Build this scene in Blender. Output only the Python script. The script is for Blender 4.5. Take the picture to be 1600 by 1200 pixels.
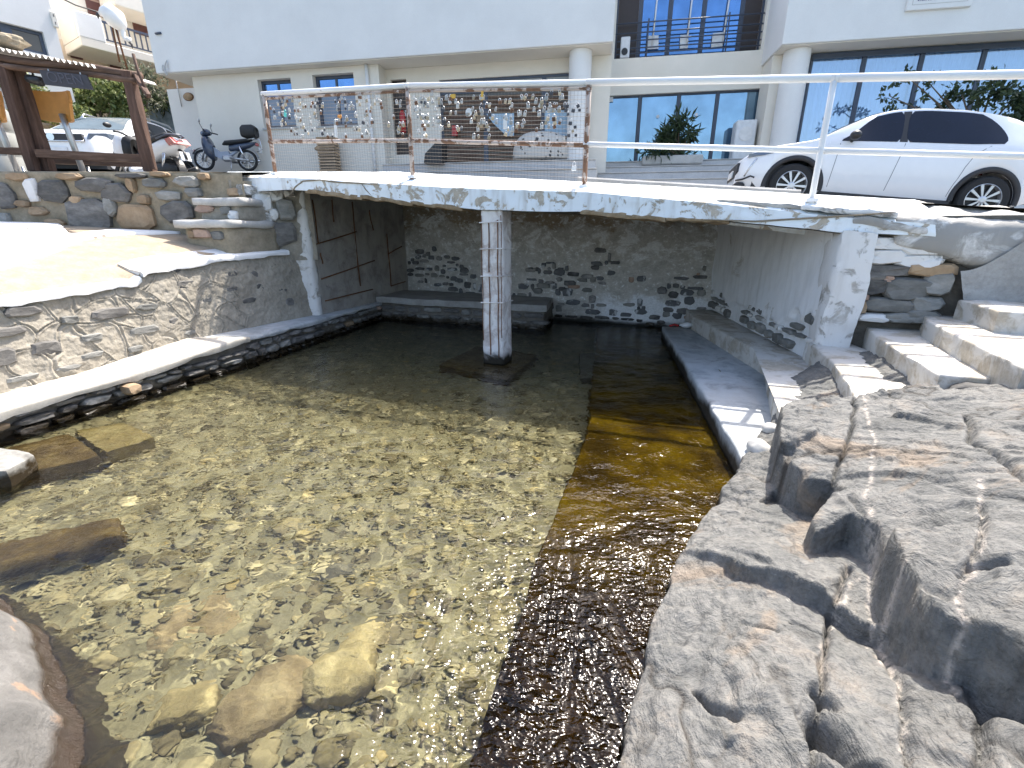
import bpy, math, random
import numpy as np
from mathutils import Vector, Matrix
rad = math.radians
for _o in list(bpy.data.objects):
    bpy.data.objects.remove(_o)
SC = bpy.context.scene
COL = SC.collection

# ------------------------------------------------------------------ camera, sky, sun, exposure
FPX, PITCH, EYE = 720.0, rad(18.3), 1.62
cam_d = bpy.data.cameras.new('camera')
cam_d.sensor_width = 36.0
cam_d.lens = 36.0 * FPX / 1600.0
cam_d.clip_start = 0.05
cam_d.clip_end = 400.0
cam = bpy.data.objects.new('camera', cam_d)
cam.location = (0, 0, EYE)
cam.rotation_euler = (rad(90) - PITCH, 0, 0)
COL.objects.link(cam)
SC.camera = cam

SUN_EL, SUN_AZ = rad(58.5), rad(37.5)
world = bpy.data.worlds.new('World')
SC.world = world
world.use_nodes = True
wn = world.node_tree
sky = wn.nodes.new('ShaderNodeTexSky')
sky.sky_type = 'NISHITA'
sky.sun_disc = False
sky.sun_elevation = SUN_EL
sky.sun_rotation = SUN_AZ
sky.air_density = 1.0
sky.dust_density = 3.2
sky.ozone_density = 0.2
bg = wn.nodes['Background']
bg.inputs['Strength'].default_value = 0.15
wn.links.new(sky.outputs[0], bg.inputs['Color'])

sun_d = bpy.data.lights.new('sun', 'SUN')
sun_d.energy = 3.5
sun_d.angle = rad(0.53)
sun_d.color = (1.0, 0.95, 0.87)
sun_d.cycles.is_caustics_light = True
sun = bpy.data.objects.new('sun', sun_d)
SUN_DIR = Vector((math.sin(SUN_AZ) * math.cos(SUN_EL), math.cos(SUN_AZ) * math.cos(SUN_EL), math.sin(SUN_EL)))
sun.rotation_euler = SUN_DIR.to_track_quat('Z', 'Y').to_euler()
sun.location = (6, 10, 20)
COL.objects.link(sun)

SC.view_settings.view_transform = 'Standard'
SC.view_settings.look = 'None'
SC.view_settings.gamma = 1.0
SC.view_settings.use_curve_mapping = False
SC.view_settings.exposure = 1.54
SC.render.engine = 'CYCLES'
SC.cycles.max_bounces = 8
SC.cycles.diffuse_bounces = 4
SC.cycles.glossy_bounces = 4
SC.cycles.transmission_bounces = 6
SC.cycles.transparent_max_bounces = 16
SC.cycles.use_denoising = True
SC.cycles.sample_clamp_indirect = 6.0

# ------------------------------------------------------------------ measuring: a pixel of the photograph -> a point on a surface
cP, sP = math.cos(PITCH), math.sin(PITCH)
CAMO = np.array([0, 0, EYE])
def ray(x, y):
    u = (x - 800) / FPX; v = (600 - y) / FPX
    return np.array([u, cP + v * sP, v * cP - sP])
def onplane(x, y, p, n):
    r = ray(x, y)
    return CAMO + r * (((np.asarray(p, float) - CAMO) @ n) / (r @ n))
def P(x, y, z):
    r = ray(x, y)
    return CAMO + r * ((z - EYE) / r[2])
def V(x, y, a, b):                                  # on the vertical plane through plan points a, b
    t = np.array([b[0] - a[0], b[1] - a[1], 0.0])
    return onplane(x, y, (a[0], a[1], 0), np.array([t[1], -t[0], 0.0]))
def Yp(x, y, Y):
    r = ray(x, y); return CAMO + r * (Y / r[1])
# facade frame
FTH = rad(10.5)
FE = np.array([math.cos(FTH), -math.sin(FTH), 0]); FN = np.array([math.sin(FTH), math.cos(FTH), 0])
def Fn(x, y, n):                                    # pixel -> (t, n, z) in the facade frame
    p = onplane(x, y, FN * n, FN)
    return np.array([p @ FE, n, p[2]])
def FW(t, n, z):
    return FE * t + FN * n + np.array([0, 0, z])
# railing frame
RE = np.array([0.922, -0.387, 0.0]); RN = np.array([0.387, 0.922, 0.0])
def road_z(p):
    s = p[0] * RE[0] + p[1] * RE[1]; n = p[0] * RN[0] + p[1] * RN[1]
    return 2.03 - 0.085 * (s - 1.14) + 0.03 * (n - 9.15)
def RoadP(x, y):
    r = ray(x, y); a, b = 0.5, 60.0
    f = lambda t: (CAMO + r * t)[2] - road_z(CAMO + r * t)
    for _ in range(60):
        m = (a + b) / 2
        if f(a) * f(m) <= 0: b = m
        else: a = m
    return CAMO + r * a

# ------------------------------------------------------------------ noise
def _h(i, j, k, s):
    n = (i * 374761393 + j * 668265263 + k * 2147483647 * 3 + s * 1274126177) & 0xFFFFFFFF
    n = ((n ^ (n >> 13)) * 1274126177) & 0xFFFFFFFF
    n = n ^ (n >> 16)
    return (n & 0xFFFF) / 65535.0
def vnoise(p, seed=0):
    p = np.asarray(p, float)
    f = np.floor(p); q = p - f; q = q * q * q * (q * (q * 6 - 15) + 10)
    i = f.astype(np.int64); out = 0
    for a in (0, 1):
        for b in (0, 1):
            for c in (0, 1):
                w = (q[..., 0] if a else 1 - q[..., 0]) * (q[..., 1] if b else 1 - q[..., 1]) * (q[..., 2] if c else 1 - q[..., 2])
                out = out + w * _h(i[..., 0] + a, i[..., 1] + b, i[..., 2] + c, seed)
    return out * 2 - 1
def fbm(p, scale=1.0, octv=4, seed=0, gain=0.5):
    p = np.asarray(p, float) * scale; a, t, s = 1.0, 0.0, 0.0
    for o in range(octv):
        t = t + a * vnoise(p + 17.3 * o, seed + o); s += a; a *= gain; p = p * 2.03
    return t / s
def sstep(a, b, x):
    t = np.clip((x - a) / (b - a), 0, 1); return t * t * (3 - 2 * t)

# ------------------------------------------------------------------ mesh building
class MB:
    def __init__(s): s.v = []; s.f = []; s.n = 0
    def add(s, vs, fs):
        vs = np.asarray(vs, float).reshape(-1, 3)
        s.v.append(vs); s.f.extend([tuple(i + s.n for i in f) for f in fs]); s.n += len(vs); return s
    def hexa(s, c):           # 8 corners: bottom 4 (ccw), top 4
        return s.add(c, [(3, 2, 1, 0), (4, 5, 6, 7), (0, 1, 5, 4), (1, 2, 6, 5), (2, 3, 7, 6), (3, 0, 4, 7)])
    def box(s, a, b, T=None):
        x0, y0, z0 = a; x1, y1, z1 = b
        c = [(x0, y0, z0), (x1, y0, z0), (x1, y1, z0), (x0, y1, z0), (x0, y0, z1), (x1, y0, z1), (x1, y1, z1), (x0, y1, z1)]
        if T is not None: c = [T(*q) for q in c]
        return s.hexa(c)
    def bbox(s, a, b, r=0.01, T=None):     # box with chamfered edges
        x0, y0, z0 = a; x1, y1, z1 = b; vs = []
        for z, k in ((z0, 1), (z0 + r, 0), (z1 - r, 0), (z1, 1)):
            q = r if k else 0
            for x, y in ((x0 + r, y0 + q), (x1 - r, y0 + q), (x1 - q, y0 + r), (x1 - q, y1 - r), (x1 - r, y1 - q), (x0 + r, y1 - q), (x0 + q, y1 - r), (x0 + q, y0 + r)):
                vs.append((x, y, z))
        if T is not None: vs = [T(*q) for q in vs]
        fs = [tuple(range(7, -1, -1)), tuple(range(24, 32))]
        for l in range(3):
            for i in range(8):
                j = (i + 1) % 8; fs.append((l * 8 + i, l * 8 + j, l * 8 + 8 + j, l * 8 + 8 + i))
        return s.add(vs, fs)
    def tube(s, pts, r, n=8, caps=True):
        pts = [np.asarray(p, float) for p in pts]; m = len(pts)
        rr = [r] * m if np.isscalar(r) else list(r)
        t0 = pts[1] - pts[0]; t0 = t0 / (np.linalg.norm(t0) + 1e-12)
        u = np.cross(t0, (0, 0, 1.0))
        if np.linalg.norm(u) < 1e-3: u = np.cross(t0, (1.0, 0, 0))
        u /= np.linalg.norm(u); vs = []
        for i in range(m):
            a = pts[max(i - 1, 0)]; b = pts[min(i + 1, m - 1)]; t = b - a; t = t / (np.linalg.norm(t) + 1e-12)
            u = u - t * (u @ t); u /= np.linalg.norm(u) + 1e-12; w = np.cross(t, u)
            for k in range(n):
                g = 2 * math.pi * k / n; vs.append(pts[i] + rr[i] * (math.cos(g) * u + math.sin(g) * w))
        fs = []
        for i in range(m - 1):
            for k in range(n):
                l = (k + 1) % n; fs.append((i * n + k, i * n + l, (i + 1) * n + l, (i + 1) * n + k))
        if caps: fs.append(tuple(range(n - 1, -1, -1))); fs.append(tuple(range((m - 1) * n, m * n)))
        return s.add(vs, fs)
    def cyl(s, a, b, r, n=16): return s.tube([a, b], r, n)
    def lathe(s, prof, c, n=20, T=None, caps=True):   # prof: (r, z)
        vs = []
        for r, z in prof:
            for k in range(n):
                g = 2 * math.pi * k / n; q = (c[0] + r * math.cos(g), c[1] + r * math.sin(g), c[2] + z)
                vs.append(T(*q) if T else q)
        m = len(prof); fs = []
        for i in range(m - 1):
            for k in range(n):
                l = (k + 1) % n; fs.append((i * n + k, i * n + l, (i + 1) * n + l, (i + 1) * n + k))
        if caps: fs.append(tuple(range(n - 1, -1, -1))); fs.append(tuple(range((m - 1) * n, m * n)))
        return s.add(vs, fs)
    def grid(s, G, flip=False, closed=False):
        G = np.asarray(G, float); a, b = G.shape[:2]; fs = []
        for i in range(a - 1):
            for j in range(b if closed else b - 1):
                k = (j + 1) % b; f = (i * b + j, (i + 1) * b + j, (i + 1) * b + k, i * b + k)
                fs.append(f[::-1] if flip else f)
        return s.add(G.reshape(-1, 3), fs)
    def prism(s, poly, ext):               # poly: list of 3D points, ext: extrusion vector
        p = np.asarray(poly, float); n = len(p); q = p + np.asarray(ext, float)
        fs = [tuple(range(n - 1, -1, -1)), tuple(range(n, 2 * n))]
        for i in range(n): j = (i + 1) % n; fs.append((i, j, n + j, n + i))
        return s.add(np.vstack([p, q]), fs)
    def ball(s, c, r, n=12, m=8, T=None):
        r = (r, r, r) if np.isscalar(r) else r
        prof = []
        vs = []
        for i in range(m + 1):
            g = math.pi * (0.02 + 0.96 * i / m)
            for k in range(n):
                h = 2 * math.pi * k / n
                q = (c[0] + r[0] * math.sin(g) * math.cos(h), c[1] + r[1] * math.sin(g) * math.sin(h), c[2] - r[2] * math.cos(g))
                vs.append(T(*q) if T else q)
        fs = []
        for i in range(m):
            for k in range(n):
                l = (k + 1) % n; fs.append((i * n + k, i * n + l, (i + 1) * n + l, (i + 1) * n + k))
        fs.append(tuple(range(n - 1, -1, -1))); fs.append(tuple(range(m * n, (m + 1) * n)))
        return s.add(vs, fs)
    def rblock(s, c, r=0.02, div=(4, 4, 2), amp=0.01, scale=3.0, seed=0, octv=3):
        """rough block: 8 corners (bottom 4 ccw, top 4), rounded edges, noise on the surface"""
        c = np.asarray(c, float)
        hx = np.linalg.norm(c[1] - c[0]) / 2; hy = np.linalg.norm(c[3] - c[0]) / 2; hz = np.linalg.norm(c[4] - c[0]) / 2
        nx, ny, nz = div; idx = {}; vs = []
        def vid(i, j, k):
            if (i, j, k) not in idx:
                idx[(i, j, k)] = len(vs); vs.append((i / nx, j / ny, k / nz))
            return idx[(i, j, k)]
        fs = []
        for i in range(nx):
            for j in range(ny):
                fs.append((vid(i, j, 0), vid(i, j + 1, 0), vid(i + 1, j + 1, 0), vid(i + 1, j, 0)))
                fs.append((vid(i, j, nz), vid(i + 1, j, nz), vid(i + 1, j + 1, nz), vid(i, j + 1, nz)))
        for i in range(nx):
            for k in range(nz):
                fs.append((vid(i, 0, k), vid(i + 1, 0, k), vid(i + 1, 0, k + 1), vid(i, 0, k + 1)))
                fs.append((vid(i, ny, k), vid(i, ny, k + 1), vid(i + 1, ny, k + 1), vid(i + 1, ny, k)))
        for j in range(ny):
            for k in range(nz):
                fs.append((vid(0, j, k), vid(0, j, k + 1), vid(0, j + 1, k + 1), vid(0, j + 1, k)))
                fs.append((vid(nx, j, k), vid(nx, j + 1, k), vid(nx, j + 1, k + 1), vid(nx, j, k + 1)))
        q = np.array(vs) * 2 - 1
        h = np.array([hx, hy, hz]); m = q * h; rr = min(r, hx * .95, hy * .95, hz * .95)
        cl = np.clip(m, -(h - rr), h - rr); d = m - cl; L = np.linalg.norm(d, axis=1, keepdims=True)
        m = np.where(L > 1e-9, cl + d / np.maximum(L, 1e-9) * rr, m)
        q = m / h; a = (q + 1) / 2; x, y, z = a[:, :1], a[:, 1:2], a[:, 2:3]
        b = (c[0] * (1 - x) * (1 - y) + c[1] * x * (1 - y) + c[2] * x * y + c[3] * (1 - x) * y)
        t = (c[4] * (1 - x) * (1 - y) + c[5] * x * (1 - y) + c[6] * x * y + c[7] * (1 - x) * y)
        p = b * (1 - z) + t * z
        if amp:
            for ax in range(3): p[:, ax] += amp * fbm(p + 31.7 * ax + seed, scale, octv, 5 + ax)
        return s.add(p, fs)
    def obj(s, name, mat, parent=None, smooth=False, local=False, kind=None):
        me = bpy.data.meshes.new(name)
        v = np.vstack(s.v) if s.v else np.zeros((0, 3))
        if parent is not None and not local:
            M = np.array(wmat(parent).inverted())
            v = v @ M[:3, :3].T + M[:3, 3]
        me.from_pydata(v.tolist(), [], s.f)
        me.materials.append(mat)
        if smooth: me.polygons.foreach_set('use_smooth', [True] * len(me.polygons))
        me.update()
        o = bpy.data.objects.new(name, me); COL.objects.link(o)
        if parent is not None: o.parent = parent
        if kind: o['kind'] = kind
        return o
def wmat(o):
    return o.matrix_basis if o.parent is None else wmat(o.parent) @ o.matrix_basis
def smooth_by_angle(o, ang=40):
    me = o.data
    me.polygons.foreach_set('use_smooth', [True] * len(me.polygons))
    try: me.set_sharp_from_angle(angle=rad(ang))
    except Exception: pass
    return o
def tag(o, label, cat, group=None):
    o['label'] = label; o['category'] = cat
    if group: o['group'] = group
    return o
def thing(name, label, cat, loc=(0, 0, 0), rot=None, group=None):
    o = bpy.data.objects.new(name, None); COL.objects.link(o)
    if rot is None: o.location = Vector([float(a) for a in loc])
    else: o.matrix_basis = Matrix.Translation(Vector([float(a) for a in loc])) @ rot.to_4x4()
    o.empty_display_size = 0.1
    return tag(o, label, cat, group)
def struct(o): o['kind'] = 'structure'; return o
def copy_tree(o, parent=None):
    c = o.copy(); COL.objects.link(c)
    if parent is not None: c.parent = parent
    for ch in list(o.children): copy_tree(ch, c)
    return c

# ------------------------------------------------------------------ materials
def newmat(name):
    m = bpy.data.materials.new(name); m.use_nodes = True
    nt = m.node_tree; b = nt.nodes['Principled BSDF']
    return m, nt, b
def N(nt, typ, **kw):
    n = nt.nodes.new(typ)
    for k, v in kw.items():
        if k in n.inputs.keys(): n.inputs[k].default_value = v
        else: setattr(n, k, v)
    return n
def coords(nt, stretch=(1, 1, 1)):
    tc = N(nt, 'ShaderNodeTexCoord'); mp = N(nt, 'ShaderNodeMapping')
    mp.inputs['Scale'].default_value = stretch
    nt.links.new(tc.outputs['Object'], mp.inputs['Vector']); return mp.outputs[0]
def noise(nt, vec, scale, detail=5, rough=0.55, dist=0.0):
    n = N(nt, 'ShaderNodeTexNoise'); n.inputs['Scale'].default_value = scale; n.inputs['Detail'].default_value = detail
    n.inputs['Roughness'].default_value = rough; n.inputs['Distortion'].default_value = dist
    nt.links.new(vec, n.inputs['Vector']); return n.outputs[0]
def ramp(nt, fac, stops):
    r = N(nt, 'ShaderNodeValToRGB'); cr = r.color_ramp
    while len(cr.elements) < len(stops): cr.elements.new(0.5)
    for e, (p, c) in zip(cr.elements, stops):
        e.position = p; e.color = (*c, 1) if len(c) == 3 else c
    nt.links.new(fac, r.inputs[0]); return r.outputs[0]
def mixc(nt, fac, a, b, mode='MIX'):
    m = N(nt, 'ShaderNodeMix', data_type='RGBA', blend_type=mode)
    for s, x in ((m.inputs[0], fac), (m.inputs[6], a), (m.inputs[7], b)):
        if hasattr(x, 'is_linked') or hasattr(x, 'links'): nt.links.new(x, s)
        elif isinstance(x, (int, float)): s.default_value = x
        else: s.default_value = (*x, 1)
    return m.outputs[2]
def thr(nt, fac, lo, hi):
    m = N(nt, 'ShaderNodeMapRange'); m.inputs[1].default_value = lo; m.inputs[2].default_value = hi
    m.interpolation_type = 'SMOOTHSTEP'
    nt.links.new(fac, m.inputs[0]); return m.outputs[0]
def math_(nt, op, a, b=None):
    m = N(nt, 'ShaderNodeMath', operation=op)
    for s, x in ((m.inputs[0], a), (m.inputs[1], b)):
        if x is None: continue
        if hasattr(x, 'links'): nt.links.new(x, s)
        else: s.default_value = x
    return m.outputs[0]
def bump(nt, b, h, strength=0.5, dist=0.01, prev=None):
    n = N(nt, 'ShaderNodeBump'); n.inputs['Strength'].default_value = strength; n.inputs['Distance'].default_value = dist
    nt.links.new(h, n.inputs['Height'])
    if prev is not None: nt.links.new(prev, n.inputs['Normal'])
    nt.links.new(n.outputs[0], b.inputs['Normal']); return n.outputs[0]
def objz(nt):
    tc = N(nt, 'ShaderNodeNewGeometry'); s = N(nt, 'ShaderNodeSeparateXYZ'); nt.links.new(tc.outputs['Position'], s.inputs[0]); return s
def M_(name, stops, scale=4, detail=6, rough=0.85, bstr=0.4, bdist=0.01, bscale=25, spec=0.3, stretch=(1, 1, 1), metallic=0.0, dist=0.0, fine=0.25, rnd=0.0, wet=False):
    m, nt, b = newmat(name); v = coords(nt, stretch)
    n1 = noise(nt, v, scale, detail, 0.6, dist); c = ramp(nt, n1, stops)
    n2 = noise(nt, v, bscale, 6, 0.65)
    if fine: c = mixc(nt, fine, c, mixc(nt, 1.0, c, ramp(nt, n2, [(0.3, (0.35, 0.35, 0.35)), (0.7, (1, 1, 1))]), 'MULTIPLY'))
    if rnd:
        oi = N(nt, 'ShaderNodeObjectInfo'); k = ramp(nt, oi.outputs['Random'], [(0, (1 - rnd,) * 3), (1, (1 + rnd * 0.6, 1 + rnd * 0.55, 1 + rnd * 0.5))])
        c = mixc(nt, 1.0, c, k, 'MULTIPLY')
    b.inputs['Roughness'].default_value = rough
    if wet:      # tide line: the sea keeps everything below about 12 cm dark with weed and damp
        z = objz(nt).outputs[2]; w = math_(nt, 'ADD', z, math_(nt, 'MULTIPLY', math_(nt, 'SUBTRACT', n1, 0.5), 0.25))
        wf = thr(nt, w, 0.14, 0.03); c = mixc(nt, wf, c, (0.022, 0.016, 0.009))
        rr = N(nt, 'ShaderNodeMapRange'); rr.inputs[3].default_value = rough; rr.inputs[4].default_value = 0.25
        nt.links.new(wf, rr.inputs[0]); nt.links.new(rr.outputs[0], b.inputs['Roughness'])
    nt.links.new(c, b.inputs['Base Color'])
    b.inputs['Specular IOR Level'].default_value = spec; b.inputs['Metallic'].default_value = metallic
    if bstr: bump(nt, b, mixc(nt, 0.5, n1, n2), bstr, bdist)
    return m
def plain(name, col, rough=0.5, metallic=0.0, spec=0.5, coat=0.0, var=0.06):
    m, nt, b = newmat(name); v = coords(nt); n1 = noise(nt, v, 9, 4)
    d = tuple(max(0, c * (1 - 2 * var)) for c in col); l = tuple(min(1, c * (1 + var)) for c in col)
    nt.links.new(ramp(nt, n1, [(0.3, d), (0.7, l)]), b.inputs['Base Color'])
    b.inputs['Roughness'].default_value = rough; b.inputs['Metallic'].default_value = metallic
    b.inputs['Specular IOR Level'].default_value = spec; b.inputs['Coat Weight'].default_value = coat
    b.inputs['Coat Roughness'].default_value = 0.05
    return m
def painted(name, paint, under, amount=0.5, scale=3.0, rough=0.8, stretch=(1, 1, 1), grime=(0.45, 0.43, 0.40), bdist=0.006, edge=0.03, streak=0.35, wet=False, under2=None):
    """paint that has flaked off in patches over another material; the flake has a height"""
    m, nt, b = newmat(name); v = coords(nt, stretch)
    big = noise(nt, v, scale, 8, 0.65, 0.6); fine = noise(nt, v, 38, 5, 0.6)
    mask = thr(nt, big, amount - edge, amount + edge)
    g = noise(nt, coords(nt, (3, 3, 0.6)), 3.0, 5); pc = mixc(nt, math_(nt, 'MULTIPLY', thr(nt, g, 0.45, 0.8), streak), paint, grime)
    un = ramp(nt, noise(nt, v, 7, 6, 0.65), [(0.3, under), (0.7, under2 or tuple(min(1, c * 1.6) for c in under))])
    un = mixc(nt, 0.4, un, mixc(nt, 1.0, un, ramp(nt, fine, [(0.3, (.4, .4, .4)), (0.7, (1, 1, 1))]), 'MULTIPLY'))
    c = mixc(nt, mask, pc, un)
    if wet:
        z = objz(nt).outputs[2]; w = math_(nt, 'ADD', z, math_(nt, 'MULTIPLY', math_(nt, 'SUBTRACT', big, 0.5), 0.3))
        c = mixc(nt, thr(nt, w, 0.17, 0.05), c, (0.022, 0.018, 0.012))
    nt.links.new(c, b.inputs['Base Color']); b.inputs['Roughness'].default_value = rough; b.inputs['Specular IOR Level'].default_value = 0.25
    h = math_(nt, 'ADD', math_(nt, 'MULTIPLY', math_(nt, 'SUBTRACT', 1.0, mask), 0.7), math_(nt, 'MULTIPLY', fine, 0.35))
    bump(nt, b, h, 0.8, bdist)
    return m
MAT = {}
MAT['white_stucco'] = M_('white_stucco', [(0.3, (0.74, 0.725, 0.70)), (0.7, (0.81, 0.795, 0.765))], 1.2, 7, 0.85, 0.2, 0.004, 60, fine=0.10)
MAT['cream_stucco'] = M_('cream_stucco', [(0.3, (0.74, 0.69, 0.60)), (0.7, (0.80, 0.75, 0.66))], 1.2, 5, 0.85, 0.15, 0.004, 60, fine=0.08)
MAT['whitewash'] = painted('whitewash', (0.80, 0.79, 0.77), (0.30, 0.28, 0.25), 0.66, 2.5, grime=(0.5, 0.48, 0.44), streak=0.3)
MAT['whitewash_blue'] = painted('whitewash_blue', (0.78, 0.83, 0.86), (0.38, 0.34, 0.28), 0.575, 5.0, grime=(0.42, 0.40, 0.36), streak=0.65, edge=0.02)
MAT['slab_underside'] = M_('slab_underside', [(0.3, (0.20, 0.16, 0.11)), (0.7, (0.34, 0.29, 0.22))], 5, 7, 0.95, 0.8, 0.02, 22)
MAT['old_concrete'] = M_('old_concrete', [(0.25, (0.22, 0.21, 0.19)), (0.5, (0.33, 0.32, 0.30)), (0.75, (0.42, 0.41, 0.39))], 3, 7, 0.92, 0.6, 0.012, 30)
MAT['pale_concrete'] = M_('pale_concrete', [(0.25, (0.40, 0.385, 0.36)), (0.5, (0.52, 0.505, 0.475)), (0.75, (0.60, 0.585, 0.555))], 3, 7, 0.92, 0.5, 0.008, 35)
MAT['step_concrete'] = painted('step_concrete', (0.56, 0.54, 0.50), (0.34, 0.305, 0.25), 0.52, 3.6, edge=0.07, streak=0.5, bdist=0.005)
MAT['bench_concrete'] = painted('bench_concrete', (0.52, 0.54, 0.55), (0.28, 0.30, 0.31), 0.50, 2.2, edge=0.12, streak=0.5, bdist=0.004, wet=True)
MAT['ledge_concrete'] = M_('ledge_concrete', [(0.25, (0.34, 0.31, 0.26)), (0.5, (0.47, 0.44, 0.385)), (0.75, (0.56, 0.53, 0.475))], 4, 7, 0.92, 0.5, 0.008, 35)
MAT['render'] = M_('render', [(0.25, (0.28, 0.25, 0.205)), (0.5, (0.37, 0.335, 0.275)), (0.75, (0.45, 0.41, 0.345))], 5, 8, 0.95, 0.9, 0.02, 26, fine=0.4)
MAT['mortar'] = M_('mortar', [(0.25, (0.24, 0.20, 0.14)), (0.5, (0.33, 0.28, 0.20)), (0.75, (0.43, 0.36, 0.27))], 6, 8, 0.95, 0.9, 0.02, 26, fine=0.4)
MAT['mortar_wet'] = M_('mortar_wet', [(0.25, (0.10, 0.09, 0.075)), (0.75, (0.22, 0.20, 0.17))], 6, 8, 0.95, 0.9, 0.02, 26, fine=0.4, wet=True)
MAT['stone_dark'] = M_('stone_dark', [(0.25, (0.085, 0.082, 0.078)), (0.5, (0.15, 0.145, 0.137)), (0.75, (0.25, 0.24, 0.225))], 6, 7, 0.9, 0.8, 0.012, 35, stretch=(1, 1, 2.2), rnd=0.35, wet=True)
MAT['stone_grey'] = M_('stone_grey', [(0.25, (0.16, 0.16, 0.15)), (0.5, (0.24, 0.24, 0.225)), (0.75, (0.34, 0.33, 0.31))], 6, 7, 0.9, 0.8, 0.012, 35, stretch=(1, 1, 2), rnd=0.35, wet=True)
MAT['stone_brown'] = M_('stone_brown', [(0.25, (0.26, 0.18, 0.11)), (0.5, (0.36, 0.26, 0.165)), (0.75, (0.45, 0.34, 0.23))], 6, 7, 0.9, 0.8, 0.012, 35, rnd=0.25, wet=True)
MAT['stone_pink'] = M_('stone_pink', [(0.25, (0.33, 0.22, 0.17)), (0.75, (0.50, 0.37, 0.29))], 6, 7, 0.9, 0.8, 0.012, 35, rnd=0.2, wet=True)
MAT['stone_white'] = painted('stone_white', (0.72, 0.71, 0.69), (0.22, 0.21, 0.19), 0.56, 4.0, edge=0.06, streak=0.2)
MAT['sand_ground'] = M_('sand_ground', [(0.25, (0.30, 0.235, 0.17)), (0.5, (0.37, 0.30, 0.22)), (0.75, (0.44, 0.365, 0.275))], 7, 8, 0.95, 0.7, 0.012, 40, fine=0.35)
MAT['road'] = M_('road', [(0.25, (0.205, 0.195, 0.18)), (0.5, (0.26, 0.25, 0.232)), (0.75, (0.32, 0.31, 0.288))], 2.5, 8, 0.9, 0.4, 0.006, 60)
MAT['rust'] = M_('rust', [(0.3, (0.10, 0.045, 0.022)), (0.6, (0.20, 0.10, 0.05)), (0.8, (0.30, 0.18, 0.11))], 14, 6, 0.9, 0.6, 0.004, 60)
MAT['rail_white'] = painted('rail_white', (0.78, 0.78, 0.78), (0.22, 0.12, 0.07), 0.70, 9.0, rough=0.45, bdist=0.001, streak=0.1)
MAT['rail_rusty'] = painted('rail_rusty', (0.52, 0.44, 0.39), (0.17, 0.095, 0.06), 0.50, 7.0, rough=0.7, bdist=0.001, streak=0.4, grime=(0.36, 0.24, 0.17))
MAT['wood'] = M_('wood', [(0.25, (0.050, 0.028, 0.020)), (0.5, (0.10, 0.058, 0.042)), (0.75, (0.17, 0.105, 0.08))], 5, 7, 0.75, 0.7, 0.008, 30, stretch=(4, 4, 0.5), rnd=0.15)
MAT['wood_h'] = M_('wood_h', [(0.25, (0.060, 0.035, 0.024)), (0.5, (0.12, 0.072, 0.05)), (0.75, (0.22, 0.15, 0.115))], 5, 7, 0.75, 0.7, 0.008, 30, stretch=(0.5, 4, 4), rnd=0.15)
MAT['black_plastic'] = plain('black_plastic', (0.018, 0.019, 0.021), 0.45)
MAT['tyre'] = plain('tyre', (0.022, 0.022, 0.023), 0.85)
MAT['chrome'] = plain('chrome', (0.62, 0.63, 0.65), 0.22, 1.0)
MAT['steel'] = plain('steel', (0.55, 0.55, 0.55), 0.38, 0.85)
MAT['car_white'] = plain('car_white', (0.76, 0.77, 0.79), 0.28, 0.0, 0.5, 1.0, 0.01)
def glass_dark(name, col, rough=0.04, ior=1.5, metallic=0.0):
    m, nt, b = newmat(name); v = coords(nt); n1 = noise(nt, v, 1.5, 3)
    nt.links.new(ramp(nt, n1, [(0.3, tuple(c * 0.8 for c in col)), (0.7, tuple(c * 1.2 for c in col))]), b.inputs['Base Color'])
    b.inputs['Roughness'].default_value = rough; b.inputs['IOR'].default_value = ior; b.inputs['Metallic'].default_value = metallic
    return m
MAT['glass_sky_blue'] = glass_dark('glass_sky_blue', (0.23, 0.36, 0.48), 0.03, 1.5, 0.75)  # blue of the reflected sky is put into the base colour
MAT['glass_sky_dim'] = glass_dark('glass_sky_dim', (0.20, 0.225, 0.27), 0.10, 1.5, 0.25)  # greyer copy for lower panes: weaker sky reflection put into the colour
MAT['glass_sky_deep'] = glass_dark('glass_sky_deep', (0.13, 0.27, 0.52), 0.03, 1.5, 0.75)  # deeper blue, also the reflected sky put into the base colour
MAT['glass_car'] = glass_dark('glass_car', (0.006, 0.010, 0.022), 0.04, 1.42)
MAT['frame_blue'] = plain('frame_blue', (0.06, 0.075, 0.11), 0.4, 0.0)
MAT['red_plastic'] = plain('red_plastic', (0.42, 0.02, 0.02), 0.25)
# ================================================================== plan of the cove
LW = [(-5.35, 0.0), (-4.16, 3.41), (-3.36, 5.68), (-2.53, 9.04), (-2.2, 10.4)]      # left water line
BWL, BWR = (-2.24, 10.13), (3.33, 7.86)                                            # back wall of the boat shelter
SLA, SLB = (-3.52, 7.05), (2.755, 4.487)                                            # front face of the road slab
POSTS = [np.array(p) for p in ((-3.42, 7.28, 2.42), (-1.258, 6.375, 2.282), (0.806, 5.565, 2.10), (2.852, 4.717, 1.909), (4.9, 3.87, 1.72))]
def lerp(a, b, t): return np.asarray(a, float) * (1 - t) + np.asarray(b, float) * t
def lwx(y):
    ys = [p[1] for p in LW]; xs = [p[0] for p in LW]; return np.interp(y, ys, xs)
def slabY(x): return SLA[1] + (x - SLA[0]) * (SLB[1] - SLA[1]) / (SLB[0] - SLA[0])

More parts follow.
